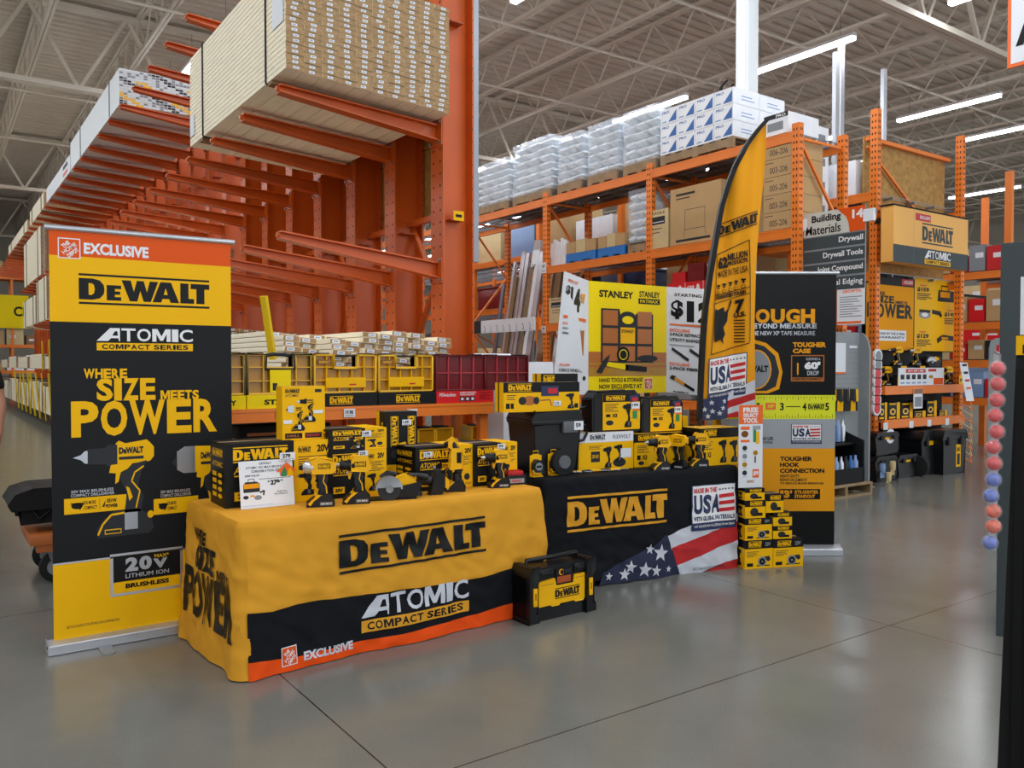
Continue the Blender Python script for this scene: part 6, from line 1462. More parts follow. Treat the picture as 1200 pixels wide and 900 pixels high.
# header
f = PF((9.64, 5.60, 0)); o_ = MB(); u1 = f.q(1134,290)[0]; z0, z1 = f.q(1031,304)[1], f.q(1031,236)[1]; zm = f.q(1031,283)[1]
A = Art().rect(0,zm,u1,z1,'headtan').rect(0,z0,u1,zm,'signgrey').put(DW,.66,zm+.06,1.42,z1-.16,1,0,{'black':'signgrey'}).put(ATOMIC,.72,z0+.02,1.38,zm-.02,2).rect(.5,z1-.14,.86,z1-.05,'red',2).text('EXCLUSIVE',.6,z1-.115,.84,z1-.075,'white',3,.03).rect(.46,z0,.463,z1,'grey',3)
mat('headtan', '#f0b35a', .5)
m = MB(); m.box((0,0,z0),(u1,.16,z1),'headtan'); A.emit(m, local(.0015)); o = m.build('header_sign', loc=(9.64,5.60,0)); tag(o, 'yellow and grey header sign across the top of the right end bay', 'sign')
for x in (.02, u1-.06): m = MB(); m.box((x,.16,z1-.2),(x+.04,.25,z1-.14),'black'); m.build('bracket', o)
m = MB(); m.box((-.01,-.004,z1-.01),(u1+.01,.17,z1+.01),'softblack'); m.build('top_trim', o)
# tools and cards on the upper shelf
f = PF((XL, YE+.1, 0))
for k, (px, py, kk) in enumerate(((1037,446,'drill'),(1050,428,'drill'),(1072,428,'impact'),(1109,447,'drill'))):
    t = tool_drill('cordless_drill' if kk == 'drill' else 'impact_driver', 'display tool on the right end bay, %s from the left' % ORD[k], 'power tool', kk, .24)
    p = pyy(px, py, YE+.18); t['group'] = 'display tools on the right end bay'; 
    zz = max(zs1, p.z) if py > 440 else p.z
    t.location = (p.x, p.y, zs1+.001 if py > 440 else p.z); t.rotation_euler = (0,0,-.5)
    if py < 440: 
        m = MB(); m.box((p.x-.08,YE+.10,p.z-.012),(p.x+.08,6.1,p.z-.001),'softblack'); m.build('tool_ledge', ec)
    m = MB(); m.box((0,0,0),(.13,.004,.12),'yellow'); Art().text('$99',.02,.03,.08,.08,'black',1,.04).rect(.09,.02,.12,.1,'paper').emit(m, local()); m.build('price_card', ec).location = (p.x-.02, YE-.006 if py > 440 else YE+.095, (zs1-.0 if py > 440 else p.z-.13))
p = pyy(1093, 430, YE+.2); m = MB(); m.box((-.25,0,-.012),(.25,.12,0),'softblack'); m.build('tool_ledge', ec).location = p
s_ = [o for o in bpy.data.objects if o.name == 'circular_saw'][0]; s2 = copy_tree(s_); s2.location = (p.x, p.y+.05, p.z+.002); s2['label'] = 'display circular saw on the right end bay above the white board'; s2.scale = (1,1,1)
def stand_sign(l, r, yt, yb, y, label, art, d=.01):
    a = pyy(l, yb, y); b = pyy(r, yb, y); h = pyy(l, yt, y).z-a.z; w = b.x-a.x
    m = MB(); m.box((0,0,0),(w,d,h),'paper'); art(w, h).emit(m, local(.001)); return tag(m.build('shelf_sign', loc=a), label, 'sign')
def ar(w, h):
    A = Art().rect(.15*w,.72*h,.58*w,.94*h,'red').text('BUY 1 GET 1 FREE',.20*w,.78*h,.53*w,.88*h,'white',2,.03).rect(.64*w,.78*h,.82*w,.94*h,'red').rect(.76*w,.02*h,.98*w,.40*h,'hdorange')
    for k in range(5): A.rect((.04+.12*k)*w,.35*h,(.12+.12*k)*w,.62*h,'charcoal').rect((.04+.12*k)*w,.1*h,(.12+.12*k)*w,.2*h,'bagblue')
    return A.ell(.70*w,.48*h,.05*w,.1*h,'amber')
o = stand_sign(1053,1106,430,451,YE-.01,'white promotion board standing on the upper shelf of the right end bay', ar); o.location.z = zs1+.001
stand_sign(1071,1081,456,479,YE-.02,'narrow grey card hanging below the upper shelf of the right end bay', lambda w,h: Art().rect(0,.75*h,w,h,'amberdark').rect(.1*w,.1*h,.9*w,.6*h,'grey'))
for k, (l, r, yt) in enumerate(((1030,1040,472),(1041,1055,472),(1056,1070,472),(1071,1085,482),(1086,1098,470),(1100,1110,481))):
    a = pyy(l,491,YE+.06); b = pyy(r,491,YE+.06); h = pyy(l,yt,YE+.06).z-zs2; w = b.x-a.x-.01
    m = MB(); m.box((0,0,0),(w,.3,h),'black'); Art().rect(.72*w,0,w,h,'yellow').rect(.1*w,.86*h,.66*w,.95*h,'yellow').ell(.38*w,.45*h,.25*w,.2*h,'amberbright').ell(.38*w,.45*h,.14*w,.11*h,'charcoal',2).rect(.05*w,.05*h,.6*w,.15*h,'yellow').emit(m, local(.001))
    tag(m.build('tool_carton', loc=(a.x,YE+.06,zs2+.001)), 'black and yellow carton on the lower end bay shelf, %s from the left' % ORD[k], 'box', 'tool cartons on the lower shelf of the end bay')
for px in (1038,1068,1089,1110):
    p = pyy(px, 500, YE-.006); m = MB(); m.box((-.05,-.002,-.06),(.05,0,.03),'paper'); Art().rect(-.03,-.03,.03,0,'charcoal').emit(m, local()); m.v = m.v; o = m.build('price_tag', ec); o.location = (p.x,YE-.004,zs2-.06)
def rugged(l, r, yt, yb, label, y=5.62, z=0.0, bin_=False, wheels=False, sticker=True, d=.45):
    a = pyy(l, yb, y); b = pyy(r, yb, y); w = b.x-a.x; h = pyy(l, yt, y).z-(0 if z == 0 else a.z)
    t = thing('rugged_toolbox', label, 'tool box', (a.x,y,z if z == 0 else a.z))
    m = MB(); m.prism([(.04,0),(w-.04,0),(w,h*.82),(0,h*.82)] if bin_ else [(.02,0),(w-.02,0),(w,.05),(w,h*.8),(0,h*.8),(0,.05)], 'y', 0, d, 'plastic'); m.build('body', t, bevel=.015)
    m = MB(); m.prism([(-.015,h*.8),(w+.015,h*.8),(w,h*.92),(w-.04,h),(.04,h),(0,h*.92)], 'y', -.015, d+.01, 'plastic'); m.build('lid', t, bevel=.012)
    for x in (.18*w, .72*w): m = MB(); m.box((x,-.03,h*.66),(x+.1*w,-.01,h*.86),'charcoal'); m.build('latch', t, bevel=.004)
    if sticker:
        m = MB()
        if bin_: m.box((.58*w,-.004,.15*h),(.78*w,.002,.66*h),'yellow'); Art().text('DeWALT',.60*w,.5*h,.76*w,.6*h,'black',1,.04).rect(.62*w,.2*h,.74*w,.45*h,'charcoal').emit(m, plane((0,-.004,0),(1,0,0),(0,0,1),.001))
        else: m.box((.40*w,-.004,.68*h),(.62*w,.002,.78*h),'yellow')
        m.build('sticker', t)
    if wheels:
        for x in (-.03, w+.03): m = MB(); m.tube([(x-.03,.02,.13),(x+.03,.02,.13)], .13, 'rubber', 24); w_ = m.build('wheel', t, bevel=.01)
    return t
zt1 = rugged(1026,1050,536,562,'open black tool box with gloves on top, lowest at the left of the end bay', 5.62, sticker=False)
r_ = rugged(1026,1052,509,535,'black tool box with a round sticker, stacked at the left of the end bay', 5.66, z=1); 
h1 = pyy(1026,536,5.62).z; r_.location.z = h1+.016
m = MB(); w_ = .5; A = Art().ell(0,0,.10,.09,'paper').ell(0,0,.05,.05,'amberdark',2); A.emit(m, local(.001)); o = m.build('round_sticker', r_); o.location = (.32,-.002,.22)
for k, (px, py, c) in enumerate(((1033,548,'bagblue'),(1045,545,'cardlight'),(1040,558,'cardlight'))):
    p = pyy(px, py, 5.55); m = MB(); m.tube([(0,0,.05),(0,0,0),(.01,0,-.06)], [.035,.04,.03], c, 8)
    for q in range(4): m.tube([(-.03+.02*q,0,-.05),(-.035+.024*q,0,-.12)], .009, c, 6)
    tag(m.build('work_glove', loc=(p.x,5.54,p.z), smooth=True), 'pair of work gloves hanging on the lowest black tool box, %s from the left' % ORD[k], 'gloves')
rugged(1052,1075,534,560,'low black tool box between the stacked boxes and the wheeled chest', 5.66)
rugged(1080,1101,506,556,'tall black wheeled chest under the right end bay', 5.62, wheels=True)
rugged(1104,1131,505,553,'big black bin with a yellow vertical sticker at the right of the end bay', 5.50, bin_=True)
# hanging strips
t = thing('clip_strip', 'strip of round red and white packs hanging on the left post of the end bay', 'clip strip')
p = pyy(1027,412,YE-.14); q = pyy(1025,484,YE-.14); m = MB(); m.bar((0,0,0),q-p,.14,.004,'paper',(0,1,0)); m.build('strip', t)
for k in range(7):
    c = (q-p)*((k+.5)/7); m = MB(); m.tube([c+Vector((0,-.03,0)),c+Vector((0,-.005,0))], .085, 'paper', 18); pk = m.build('pack', t); m = MB(); m.tube([c+Vector((0,-.034,0)),c+Vector((0,-.03,0))], .06, 'candyred' if k > 1 else 'grey', 16); m.build('disc', pk)
t.location = p
t = thing('clip_strip', 'white printed strip hanging askew on the right post of the end bay', 'clip strip')
p = pyy(1129,425,YE-.2); q = pyy(1137,470,YE-.3); m = MB(); m.bar((0,0,0),q-p,.004,.20,'paper',(1,0,0)); m.build('strip', t)
for k in range(4): c = (q-p)*((k+.7)/5); m = MB(); m.bar(c+Vector((-.05,-.006,.04)),c+Vector((.05,-.006,.04)),.004,.03,('charcoal','charcoal','red','exorange')[k]); m.build('printed_patch', t)
t.location = p
t = thing('wire_basket', 'wire basket with orange straps on the right side of the end bay', 'basket')
p = pyy(1124,470,YE-.1); 
for k in range(9): m = MB(); m.tube([(0,0,-.09*k),(.16,-.10,-.09*k-.12),(.30,0,-.09*k)], .008, 'cardlight' if k % 2 else 'rackorange', 6); m.build('wire', t)
t.location = p
# ================================================================ aisle sign, poster, grey fixture
f = PF((8.14, 5.80, 0), -PI/2); u0, _ = f.q(942,260); u1, _ = f.q(1014,260); W_ = u1-u0; zt_ = f.q(942,252)[1]; zb2 = f.q(942,343)[1]; H_ = zt_-zb2
t = thing('aisle_sign', 'grey aisle sign lettered Building Materials with an orange number corner', 'sign', (8.14, 5.80-u0, zb2), -PI/2)
A = Art(); hh = H_*.30
A.rect(0,H_-hh,W_,H_,'signlight').poly([(.56*W_,H_),(.70*W_,H_-hh*.35),(.74*W_,H_-hh*.6),(.76*W_,H_-hh),(W_,H_-hh),(W_,H_)],'hdorange',2).text('14',.80*W_,H_-hh*.48,.97*W_,H_-hh*.12,'white',3,.04)
A.text('Building',.14*W_,H_-hh*.50,.62*W_,H_-hh*.12,'black',3,.03).text('Materials',.04*W_,H_-hh*.93,.62*W_,H_-hh*.55,'black',3,.03)
for k, (s, w0) in enumerate((('Drywall',.40),('Drywall Tools',.66),('Joint Compound',.76),('Metal Edging',.64))):
    y1 = H_-hh-.012-(H_-hh)*k/4; y0 = y1-(H_-hh)/4+.02; A.rect(0,y0,W_,y1,'signgrey'); A.text(s,(1-w0)*W_*.98,y0+(y1-y0)*.22,.97*W_,y0+(y1-y0)*.80,'white',2,.025)
m = MB(); m.box((0,0,0),(W_,.02,H_),'grey'); A.emit(m, local(.0012)); m.build('sign_panel', t)
for u in (-.06, W_): m = MB(); m.box((u-.02,-.01,H_-.18),(u+.10,.03,H_-.05),'paper'); m.build('bracket', t)
m = MB(); m.box((-.06,.02,H_-.1),(W_+.1,.05,H_-.06),'steel'); m.build('hanging_rail', t)
zq = f.q(981,381)[1]; ua = f.q(981,350)[0]; ub = f.q(1013,350)[0]; h_ = f.q(981,327)[1]-zq; w_ = ub-ua
A = Art().text('POTENTIAL.',.10*w_,.88*h_,.90*w_,.95*h_,'exorange',1,.03).text('PASSION.',.25*w_,.78*h_,.90*w_,.85*h_,'exorange',1,.03).text('GROWTH.',.20*w_,.68*h_,.90*w_,.75*h_,'exorange',1,.03).rect(0,.02*h_,.9*w_,.07*h_,'exorange'); art_lines(A,.1*w_,.15*h_,.92*w_,.62*h_,9,'grey',1)
m = MB(); m.box((0,0,0),(w_,.01,h_),'paper'); A.emit(m, local(.001)); hp = m.build('hiring_poster', t); hp.location = (ua-u0,0,zq-zb2); hp['label'] = 'white poster with orange words'
g = thing('gondola_shelf', 'grey pegboard fixture with a curved side left of the end bay', 'fixture')
ya = 5.62; xa = pyy(977,400,ya).x; xb = pyy(1007,400,ya).x; zt_ = pyy(985,389,ya).z
m = MB(); m.box((xa-.3,ya,0),(xb,ya+.04,zt_-.1),'greygond'); m.box((xa-.3,ya-.002,zt_-.12),(xb,ya+.05,zt_),'greygond'); m.build('back_panel', g)
m = MB(); N_ = 10; arc = [(ya-.45+.0*i, 0) for i in range(1)]
pts = [(ya+.04,0),(ya+.04,zt_)]+[(ya-.13*math.sin(PI/2*i/8), zt_-.24*(1-math.cos(PI/2*i/8))) for i in range(9)]+[(ya-.13,.02),(ya-.2,.0)]
m.prism(pts,'x',xb,xb+.03,'greygond'); m.build('curved_side', g)
m = MB()
for i in range(12):
    for j in range(16): m.box((xa+.04*i+.05,ya-.001,.9+.06*j),(xa+.04*i+.058,ya,.908+.06*j),'darkgrey')
m.build('peg_holes', g)
p = pyy(979,438,ya-.02); q = pyy(992,402,ya-.02); m = MB(); m.box((p.x,ya-.012,p.z),(q.x,ya-.006,q.z),'paper'); m.box((p.x,ya-.014,p.z),(q.x,ya-.012,p.z+.02),'exorange'); m.build('notice', g)
m = MB(); m.box((pyy(995,407,ya).x,ya-.006,pyy(995,408,ya).z),(pyy(1004,407,ya).x,ya-.003,pyy(995,405,ya).z),'paper'); m.build('small_label', g)
R = random.Random(8)
for k in range(10):
    px = 979+2.6*k; p = pyy(px, 456, ya-.1-.02*(k % 3)); m = MB(); m.box((-.03,0,-.02),(.03,.01,.0),'yellow'); m.tube([(0,0,0),(0,0,-.14)], [.03,.036], 'yellow' if k % 3 == 0 else 'charcoal', 8)
    for q in range(4): m.tube([(-.03+.02*q,0,-.13),(-.036+.024*q,0,-.25)], .010, 'charcoal' if k % 2 else 'yellow', 6)
    m.bar((0,.0,.01),(0,ya-p.y,.01),.006,.006,'steel')
    tag(m.build('work_glove', loc=p, smooth=True), 'black and yellow gloves on the grey pegboard fixture, %s from the left' % ORD[k], 'gloves', 'gloves hanging on the grey pegboard')
yb3 = 5.20; t = thing('dump_bin', 'black cardboard display bin of blue and silver packs on a wooden pallet', 'bin')
x0, x1 = pyy(958,540,yb3).x, pyy(1013,540,yb3).x; zf = .16; zk = pyy(1013,514,yb3).z
m = MB(); m.box((x0,yb3,zf),(x1,yb3+.02,zf+(zk-zf)*.35),'softblack'); m.box((x0,yb3,zf),(x0+.02,yb3+.4,zk),'softblack'); m.prism([(yb3,zf),(yb3+.4,zf),(yb3+.4,zk+.15),(yb3,zk)],'x',x1-.02,x1,'softblack'); m.box((x0,yb3+.38,zf),(x1,yb3+.4,zk+.1),'softblack'); m.box((x0,yb3+.02,zf),(x1,yb3+.38,zf+.03),'softblack'); m.build('bin', t)
for row, (zz, yy) in enumerate(((zf+.05,yb3+.06),(zk-.02,yb3+.22))):
    for k in range(9):
        x = x0+.06+(x1-x0-.14)*k/8; m = MB(); m.tube([(x,yy,zz),(x,yy,zz+.17),(x,yy,zz+.20),(x,yy,zz+.24)], [.032,.032,.016,.014], ('bagblue','silver','charcoal','blue')[(k+row) % 4], 10); m.build('bottle_pack', t, smooth=True)
m = MB(); m.box((x0+.02,yb3+.1,zk-.05),(x1-.02,yb3+.38,zk-.03),'softblack'); m.build('inner_shelf', t)
m = MB(); M_ = pallet_mb(x1-x0+.12, .55); o = M_.build('wooden_pallet', loc=(x0-.04,yb3-.05,0)); tag(o, 'low wooden pallet under the black display bin', 'pallet')
t.location.z = -.02
# tall pale fixtures of the far right aisle
fr = rack_row('orange rack of the far right aisle beyond the end bay', 14.4, 15.5, [8.2+2.4*k for k in range(6)], (1.0,1.9,2.7,3.5), 5.3, near=False, holes=1, brace=True)
fr2 = rack_row('orange rack on the far side of the right aisle', 18.6, 19.7, [8.2+2.4*k for k in range(6)], (1.0,1.9,2.7,3.5), 5.0, near=False, holes=0, brace=True)
fr3 = rack_row('orange rack at the extreme right beyond the grey cabinet', 13.6, 15.4, [6.0, 7.2], (.9,1.5,2.1,2.9), 4.4, near=False, holes=0, brace=False)
R = random.Random(21); cols = ['cardboard','red','boxwhite','cardlight','hdorange','grey','milred','bagblue','charcoal']
n_ = 0
for (x, ys_, levs) in ((13.62,[(6.12+.27*k) for k in range(4)],(.905,1.505,2.105,2.905)),(14.42,[8.35+.78*k for k in range(15)],(1.005,1.905,2.705,3.505)),(18.62,[8.35+1.17*k for k in range(9)],(1.005,1.905,2.705,3.505))):
    for z in levs:
        for y in ys_:
            h = R.uniform(.25,.5); m = MB(); w = (ys_[1]-ys_[0])*.9; m.box((0,0,0),(.5 if x > 14 else 1.5,w,h),R.choice(cols)); m.box((-.002,.1*w,.5*h),(0,.6*w,.7*h),'paper'); m.box((.1,-.002,.5*h),(.35,0,.7*h),'paper')
            n_ += 1; tag(m.build('stock_carton', loc=(x,y,z+.01)), 'stock carton on the racks of the far right aisle', 'carton', 'stock cartons on the far right racks')
# mezzanine-like totes on top of rack 1 end and blue crates
for k in range(3):
    m = MB(); m.box((0,0,0),(.5,.55,.36),('blue','navy','bagblue')[k]); m.box((-.01,.05,.1),(0,.45,.28),'boxwhite'); tag(m.build('wrapped_carton', loc=(9.98+.55*k,7.2,3.62), bevel=.01), 'blue wrapped carton high on the rack behind the aisle sign, %s from the left' % ORD[k], 'carton')
y_ = 6.1
for k in range(5):
    m = MB(); m.box((0,0,0),(.62,.7,.30),'boxwhite'); Art().rect(0,.0,.03,.30,'red').ell(.2,.14,.09,.10,'charcoal').ell(.24,.2,.05,.05,'amber',2).rect(.38,.1,.55,.2,'grey').emit(m, local(.001)); tag(m.build('printed_carton', loc=(9.02,6.5,2.995+.302*k)), 'white carton with a small picture seen through the rack end frame, %s from the bottom' % ORD[k], 'carton')
m = MB(); m.box((8.98,6.45,2.90),(9.66,7.25,2.99),'rackorange'); tag(m.build('carton_ledge'), 'orange ledge under the white cartons with small pictures', 'ledge')
m = MB(); m.box((9.0,6.6,0),(9.05,6.65,2.9),'rackorange'); m.box((9.6,6.6,0),(9.65,6.65,2.9),'rackorange'); tag(m.build('ledge_post'), 'orange posts carrying the ledge of white cartons', 'post')
for k, (px, yt) in enumerate(((980,60),(986,48),(1036,80))):
    p = pyy(px, yt, 7.0+.3*k); m = MB(); m.box((0,0,0),(.09,.06,p.z if k else p.z),'alu'); tag(m.build('strut_post', loc=(p.x,p.y,0)), 'galvanised strut post rising above the racks, %s from the left' % ORD[k], 'post')
# ================================================================ right edge: cabinet, candy strip, black stand, aisle sign A
f = PF((9.2, 4.12, 0), -PI/2); z1 = f.q(1175,4)[1]+.15; z0 = f.q(1175,82)[1]; 
t = thing('aisle_letter_sign', 'white hanging sign with an orange border and a black letter at the top right', 'sign', (9.2,4.12,z0), -PI/2)
m = MB(); m.box((0,0,0),(1.2,.03,z1-z0),'exorange'); Art().rect(.035,.035,1.165,z1-z0-.035,'paper').text('A', .08,.20,.42,.60,'black',2,.03).text('isle', .46,.20,1.1,.60,'black',2,.03).emit(m, local(.0015)); m.build('sign_panel', t)
for u in (.1, 1.1): m = MB(); m.tube([(u,.015,z1-z0),(u,.015,8.05-z0)], .005, 'steel', 5); m.build('hanging_wire', t)
# grey cabinet 
def dpt2(px, py, d): return CAM+ray(px, py)*(d/F)
p = dpt2(1173,285,4.3); t = thing('service_cabinet', 'dark grey cabinet with white notices at the right edge', 'cabinet', (p.x, p.y, 0), math.radians(-67))
m = MB(); m.box((0,0,0),(.9,.5,p.z),'signgrey'); m.build('body', t, bevel=.004)
m = MB(); m.box((.09,-.004,p.z-.52),(.4,0,p.z-.18),'paper'); Art().frame(.11,p.z-.50,.38,p.z-.20,.006,'grey').emit(m, plane((0,-.004,0),(1,0,0),(0,0,1),.001)); m.build('notice', t)
p2 = dpt2(1159,397,6.4); t2 = thing('low_gondola', 'rounded grey low fixture beside the candy strip', 'fixture', (p2.x,p2.y,0), math.radians(-67))
zt_ = p2.z; m = MB(); m.prism([(0,0),(.5,0),(.5,zt_),(.05,zt_),(.015,zt_-.02),(0,zt_-.07)],'y',0,.12,'greygond'); m.build('panel', t2, bevel=.005)
m = MB(); m.box((.05,-.004,zt_-.12),(.16,0,zt_-.05),'red'); Art().text('M',.07,zt_-.11,.13,zt_-.06,'white',1,.04).emit(m, plane((0,-.004,0),(1,0,0),(0,0,1),.001)); m.build('label', t2)
t = thing('toy_strip', 'hanging strip of clear balls with red, blue and orange toys inside beside the black stand', 'clip strip')
balls = [(1169,432,'candyred'),(1169,450,'candyred'),(1168,469,'candyred'),(1166,487,'candyred'),(1168,506,'candyred'),(1164,524,'candyred'),(1165,543,'candyred'),(1164,562,'candyblue'),(1161,581,'candyblue'),(1164,599,'candyorange'),(1164,617,'candyorange'),(1160,636,'candyblue')]
pb = dpt2(1169,415,3.6); pe = dpt2(1163,645,3.6); m = MB(); m.bar(pb-pb, pe-pb, .03,.002,'clear'); m.build('backing_strip', t)
for k, (px, py, c) in enumerate(balls):
    p = dpt2(px, py, 3.55)-pb; m = MB(); m.sphere(p, (.040,.034,.036), 'clear', 16, 10); b = m.build('ball', t, smooth=True)
    m = MB(); R = random.Random(k); m.sphere(p, (.034,.028,.030), c, 10, 7)
    for q in range(5): m.sphere(p+Vector((R.uniform(-.018,.018),R.uniform(-.014,.014),R.uniform(-.016,.016))), .010, (c,'red','white','blue')[q % 4], 8, 6)
    m.build('toy', b, smooth=True)
t.location = pb
m = MB(); m.tube([(0,0,0),(.02,.0,.0),(.3,.15,.02)], .004, 'steel', 6); m.build('hook', t)
p = dpt2(1163.5,900,1.5); pt_ = dpt2(1181,393,1.5); t = thing('black_stand', 'tall black stand with a yellow barcode label at the right edge', 'stand', (p.x, p.y, 0), math.radians(-68))
zt_ = pt_.z; m = MB(); sx = .028
m.hexa([(-.012,0,0),(.5,0,0),(.5,.30,0),(-.012,.30,0),(sx,0,zt_),(.5,0,zt_),(.5,.30,zt_),(sx,.30,zt_)],'softblack'); m.build('body', t, bevel=.003)
m = MB(); m.box((.028,-.012,.05),(.042,-.001,zt_-.06),'black'); m.build('front_strip', t)
m = MB(); m.box((sx-.001,-.004,zt_-.036),(sx+.14,-.001,zt_-.002),'yellow'); A = Art()
for k in range(26): A.rect(sx+.004+.005*k,zt_-.034,sx+.0065+.005*k+.001*(k % 3),zt_-.018,'black') if k % 4 else None
A.text('EXIT ONLY', sx+.010,zt_-.014,sx+.09,zt_-.006,'black',1,.03) if False else A.rect(sx+.012,zt_-.014,sx+.03,zt_-.005,'black').rect(sx+.035,zt_-.012,sx+.06,zt_-.006,'black')
A.emit(m, plane((0,-.004,0),(1,0,0),(0,0,1),.0005)); m.build('barcode_label', t)
# ================================================================ left: cart, person, far end of the aisle
c = pz(62, 684, 0); t = thing('platform_cart', 'orange wooden platform cart on casters half behind the left banner', 'cart', (0,0,0))
f = PF((0, c.y, 0)); x0 = pyy(35,640,c.y-.02).x; zc_ = pyy(36,641,c.y-.02).z; zb2 = pyy(36,632,c.y-.02).z
m = MB(); m.box((x0,c.y-.02,zc_-.0),(x0+1.1,c.y+.6,zb2+.02),'woodcart'); m.build('deck', t, bevel=.008)
m = MB(); m.box((x0+.04,c.y+.0,zc_-.05),(x0+1.05,c.y+.08,zc_),'woodcart'); m.build('underframe', t, bevel=.004)
for (x, y) in ((x0+.14,c.y+.06),(x0+1.0,c.y+.06),(x0+.14,c.y+.5),(x0+1.0,c.y+.5)):
    r_ = (zc_-.06)/2; m = MB(); m.box((x-.05,y-.05,zc_-.055),(x+.05,y+.05,zc_-.045),'steel'); m.prism([(x-.04,zc_-.05),(x+.05,zc_-.05),(x+.03,r_),(x-.0,r_)],'y',y-.035,y-.03,'steel'); m.prism([(x-.04,zc_-.05),(x+.05,zc_-.05),(x+.03,r_),(x-.0,r_)],'y',y+.03,y+.035,'steel'); ca = m.build('caster', t)
    m = MB(); m.tube([(x+.015,y-.022,r_),(x+.015,y+.022,r_)], r_, 'rubber', 22); w_ = m.build('wheel', ca, bevel=.004); m = MB(); m.tube([(x+.015,y-.024,r_),(x+.015,y+.024,r_)], r_*.55, 'grey', 16); m.build('wheel_hub', ca)
zc2 = zb2+.022; a = pyy(9,595,c.y+.05); ztop = pyy(30,573,c.y+.05).z; zm_ = pyy(30,598,c.y+.05).z
t = thing('padded_case', 'black padded bag lying on the orange platform cart', 'bag')
m = MB(); m.prism([(a.x,zm_+.04),(a.x+.02,zm_+.0),(a.x+.1,zm_-.0),(a.x+1.2,zm_+.0),(a.x+1.2,ztop),(a.x+.14,ztop),(a.x+.04,ztop-.03)],'y',c.y+.02,c.y+.5,'softblack'); m.build('top_pad', t, bevel=.025)
b_ = pyy(20,612,c.y+.1); m = MB(); m.prism([(b_.x,zm_-.01),(b_.x+.03,b_.z),(b_.x+.22,b_.z-.01),(b_.x+.28,zc2),(b_.x+1.0,zc2),(b_.x+1.0,zm_+.02),(b_.x,zm_+.02)],'y',c.y+.06,c.y+.46,'softblack'); m.build('side_panel', t, bevel=.02)
m = MB(); m.tube([(b_.x+.08,c.y+.05,zm_),(b_.x+.12,c.y+.03,b_.z+.02),(b_.x+.2,c.y+.05,zm_)], .012, 'black', 8); m.build('strap', t, smooth=True)
# person: only the near arm reaches into the frame
def skin_body(name, joints, edges, mats_, parent, root=0, sub=1, mt='skin'):
    me = bpy.data.meshes.new(name); me.from_pydata([j[0] for j in joints], edges, []); o = bpy.data.objects.new(name, me); COL.objects.link(o)
    me.materials.append(MATS[mt])
    md = o.modifiers.new('Skin', 'SKIN'); sv = me.skin_vertices[0].data
    for i, j in enumerate(joints):
        r = j[1]; sv[i].radius = r if isinstance(r, tuple) else (r, r); sv[i].use_root = (i == root)
    md.use_smooth_shade = True
    s = o.modifiers.new('Sub', 'SUBSURF'); s.levels = sub; s.render_levels = sub+1
    if parent: o.parent = parent
    return o
ha = dpt2(3, 508, 6.6)
per = thing('person', 'person in a black short-sleeved shirt, arm hanging down at the left edge of the frame', 'person', (ha.x-.245, ha.y+.1, 0), math.radians(-30))
J = [((0,0,.95),(.15,.11)),((0,0,1.15),(.135,.10)),((0,0,1.35),(.16,.11)),((0,0,1.46),(.09,.08)),((0,0,1.54),(.055,.055)),((0,-.01,1.60),(.06,.07)),((0,-.015,1.68),(.075,.092)),((0,-.005,1.75),(.055,.07)),
     ((.19,0,1.40),.062),((.25,.01,1.17),.047),((.27,0,1.10),.045),((.275,-.04,.93),.030),((.275,-.06,.86),(.022,.04)),
     ((-.19,0,1.40),.062),((-.25,.01,1.12),.047),((-.27,-.05,.90),.030),((-.27,-.07,.83),(.022,.04)),
     ((.10,0,.88),.09),((.12,.0,.50),.062),((.12,.03,.10),.042),((.13,-.12,.04),.035),
     ((-.10,0,.88),.09),((-.12,-.05,.50),.062),((-.12,.0,.10),.042),((-.13,-.15,.04),.035)]
E_ = [(0,1),(1,2),(2,3),(3,4),(4,5),(5,6),(6,7),(3,8),(8,9),(9,10),(10,11),(11,12),(3,13),(13,14),(14,15),(15,16),(0,17),(17,18),(18,19),(19,20),(0,21),(21,22),(22,23),(23,24)]
for side, base in ((1,12),(-1,16)):
    bx_, by_, bz_ = J[base][0]
    for k in range(4):
        J.append(((bx_,by_-.03+.019*k,bz_-.05),.0095)); J.append(((bx_-.01*side,by_-.03+.018*k,bz_-.085),.0085)); J.append(((bx_-.025*side,by_-.03+.017*k,bz_-.112+.004*abs(k-1)),.0075)); n0 = len(J)-3; E_ += [(base,n0),(n0,n0+1),(n0+1,n0+2)]
    J.append(((bx_,by_-.055,bz_-.01),.011)); J.append(((bx_-.01*side,by_-.07,bz_-.045),.0095)); n0 = len(J)-2; E_ += [(base,n0),(n0,n0+1)]
skin_body('body', J, E_, None, per)
S_ = [((0,0,.93),(.165,.125)),((0,0,1.15),(.152,.115)),((0,0,1.35),(.178,.128)),((0,0,1.455),(.10,.09)),((.185,0,1.405),.078),((.245,.01,1.20),.068),((-.185,0,1.405),.078),((-.245,.01,1.20),.068)]
skin_body('shirt', S_, [(0,1),(1,2),(2,3),(3,4),(4,5),(3,6),(6,7)], None, per, mt='softblack')
Tr = [((0,0,.95),(.16,.12)),((.10,0,.86),.102),((.12,.0,.50),.076),((.12,.03,.10),.058),((-.10,0,.86),.102),((-.12,-.05,.50),.076),((-.12,.0,.10),.058)]
skin_body('trousers', Tr, [(0,1),(1,2),(2,3),(0,4),(4,5),(5,6)], None, per, mt='denim')
for s, y in ((1,.03),(-1,0)):
    m = MB(); m.prism([(y-.20,0),(y+.07,0),(y+.07,.09),(y-.03,.10),(y-.20,.05)],'x',s*.125-.05,s*.125+.05,'black'); m.build('shoe', per, bevel=.012)
m = MB(); m.sphere((0,.01,1.735),(.088,.105,.085),'hair',16,10); m.build('hair', per, smooth=True)
m = MB()
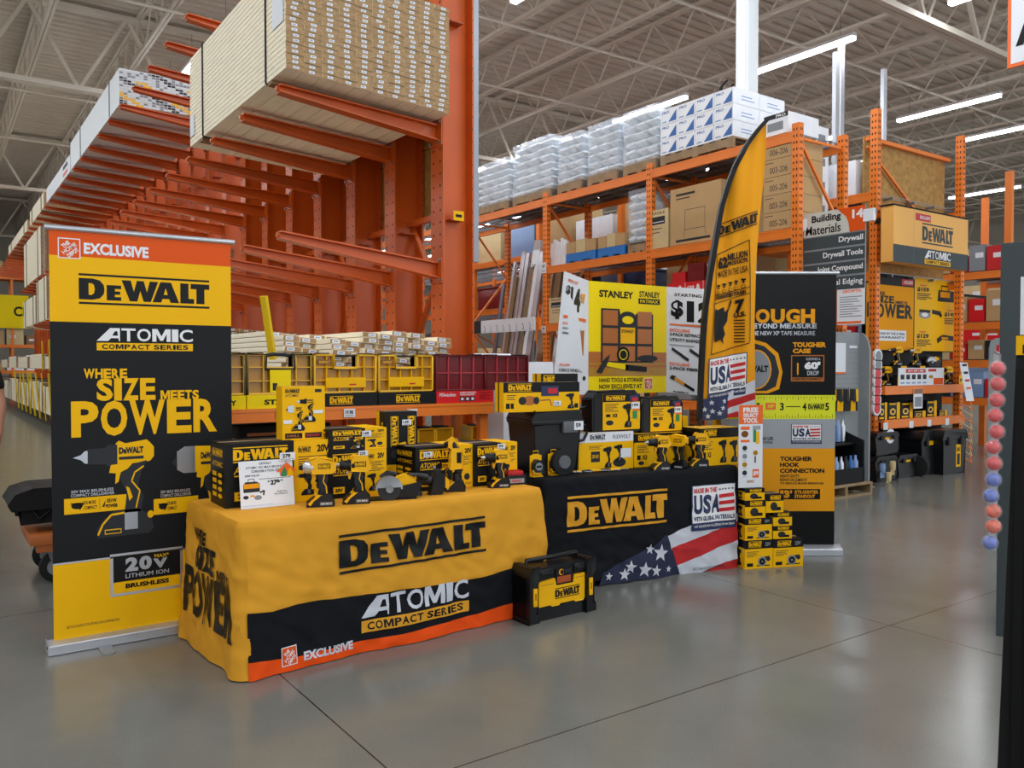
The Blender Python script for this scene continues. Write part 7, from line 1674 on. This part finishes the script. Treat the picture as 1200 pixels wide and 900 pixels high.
for s in (-1,1): m.sphere((s*.03,-.098,1.685),(.012,.008,.007),'white',8,6); m.sphere((s*.03,-.104,1.685),(.006,.004,.006),'hair',8,6)
m.sphere((0,-.112,1.655),(.012,.018,.022),'skin',8,6); m.box((-.022,-.103,1.622),(.022,-.094,1.628),'candyred')
for s in (-1,1): m.sphere((s*.084,.0,1.67),(.010,.02,.03),'skin',8,6)
m.build('face', per, smooth=True)
# far cross aisle at the end
fa = thing('storage_rack', 'orange cross rack at the far end of the left aisle', 'rack', (0,0,0))
for x in (-2.5,.2,2.9,5.6):
    m = MB(); m.box((x,41,0),(x+.1,41.1,6.4),'rackorange'); m.build('upright', fa)
    m = MB(); m.box((x,42,0),(x+.1,42.1,6.4),'rackorange'); m.build('upright', fa)
for z in (1.2,2.3,3.6,5.2):
    for y in (40.98, 42.08): m = MB(); m.box((-2.5,y,z-.14),(5.7,y+.05,z),'rackorange'); m.build('beam', fa)
    m = MB(); m.box((-2.45,41.05,z-.04),(5.65,42.05,z),'palletwood'); m.build('shelf_board', fa)
R = random.Random(31)
for z in (1.2,2.3,3.6,5.2):
    for k in range(11):
        x = -2.3+.72*k; h = R.uniform(.35,.75); m = MB(); m.box((0,0,0),(.62,.8,h),R.choice(['cardboard','wooddark','cardlight','grey','boxwhite','osb'])); m.box((.1,-.003,.4*h),(.35,0,.6*h),'paper'); tag(m.build('stock_carton', loc=(x,41.05,z+.002)), 'stock carton on the far cross rack beyond the left aisle', 'carton', 'stock cartons on the far cross rack')
p = pyy(-30,344,40.9); q = pyy(34,385,40.9)
m = MB(); m.box((0,0,0),(q.x-p.x,.01,p.z-q.z),'stanley'); w_ = q.x-p.x; h_ = p.z-q.z; Art().text('Clearance', (pyy(16,360,40.9).x-p.x), .36*h_, (pyy(16,360,40.9).x-p.x)+1.9, .66*h_, 'black', 1, .03).emit(m, local(.003))
tag(m.build('yellow_banner', loc=(p.x,40.9,q.z)), 'yellow cloth banner on the far cross rack at the left edge', 'banner')
# ================================================================ camera, world, view
cd = bpy.data.cameras.new('camera'); co = bpy.data.objects.new('camera', cd); COL.objects.link(co)
cd.sensor_width = 36; cd.lens = F/1200*36; cd.clip_end = 200; co.location = CAM
co.rotation_euler = (PI/2-PIT, 0, -YAW); SC.camera = co
w = bpy.data.worlds.new('world'); SC.world = w; w.use_nodes = True
w.node_tree.nodes['Background'].inputs[0].default_value = (.9,.95,1,1); w.node_tree.nodes['Background'].inputs[1].default_value = 1.5
vs = SC.view_settings; vs.view_transform = 'Standard'; vs.look = 'None'; vs.gamma = 1; vs.use_curve_mapping = False; vs.exposure = 0
bpy.context.view_layer.update()
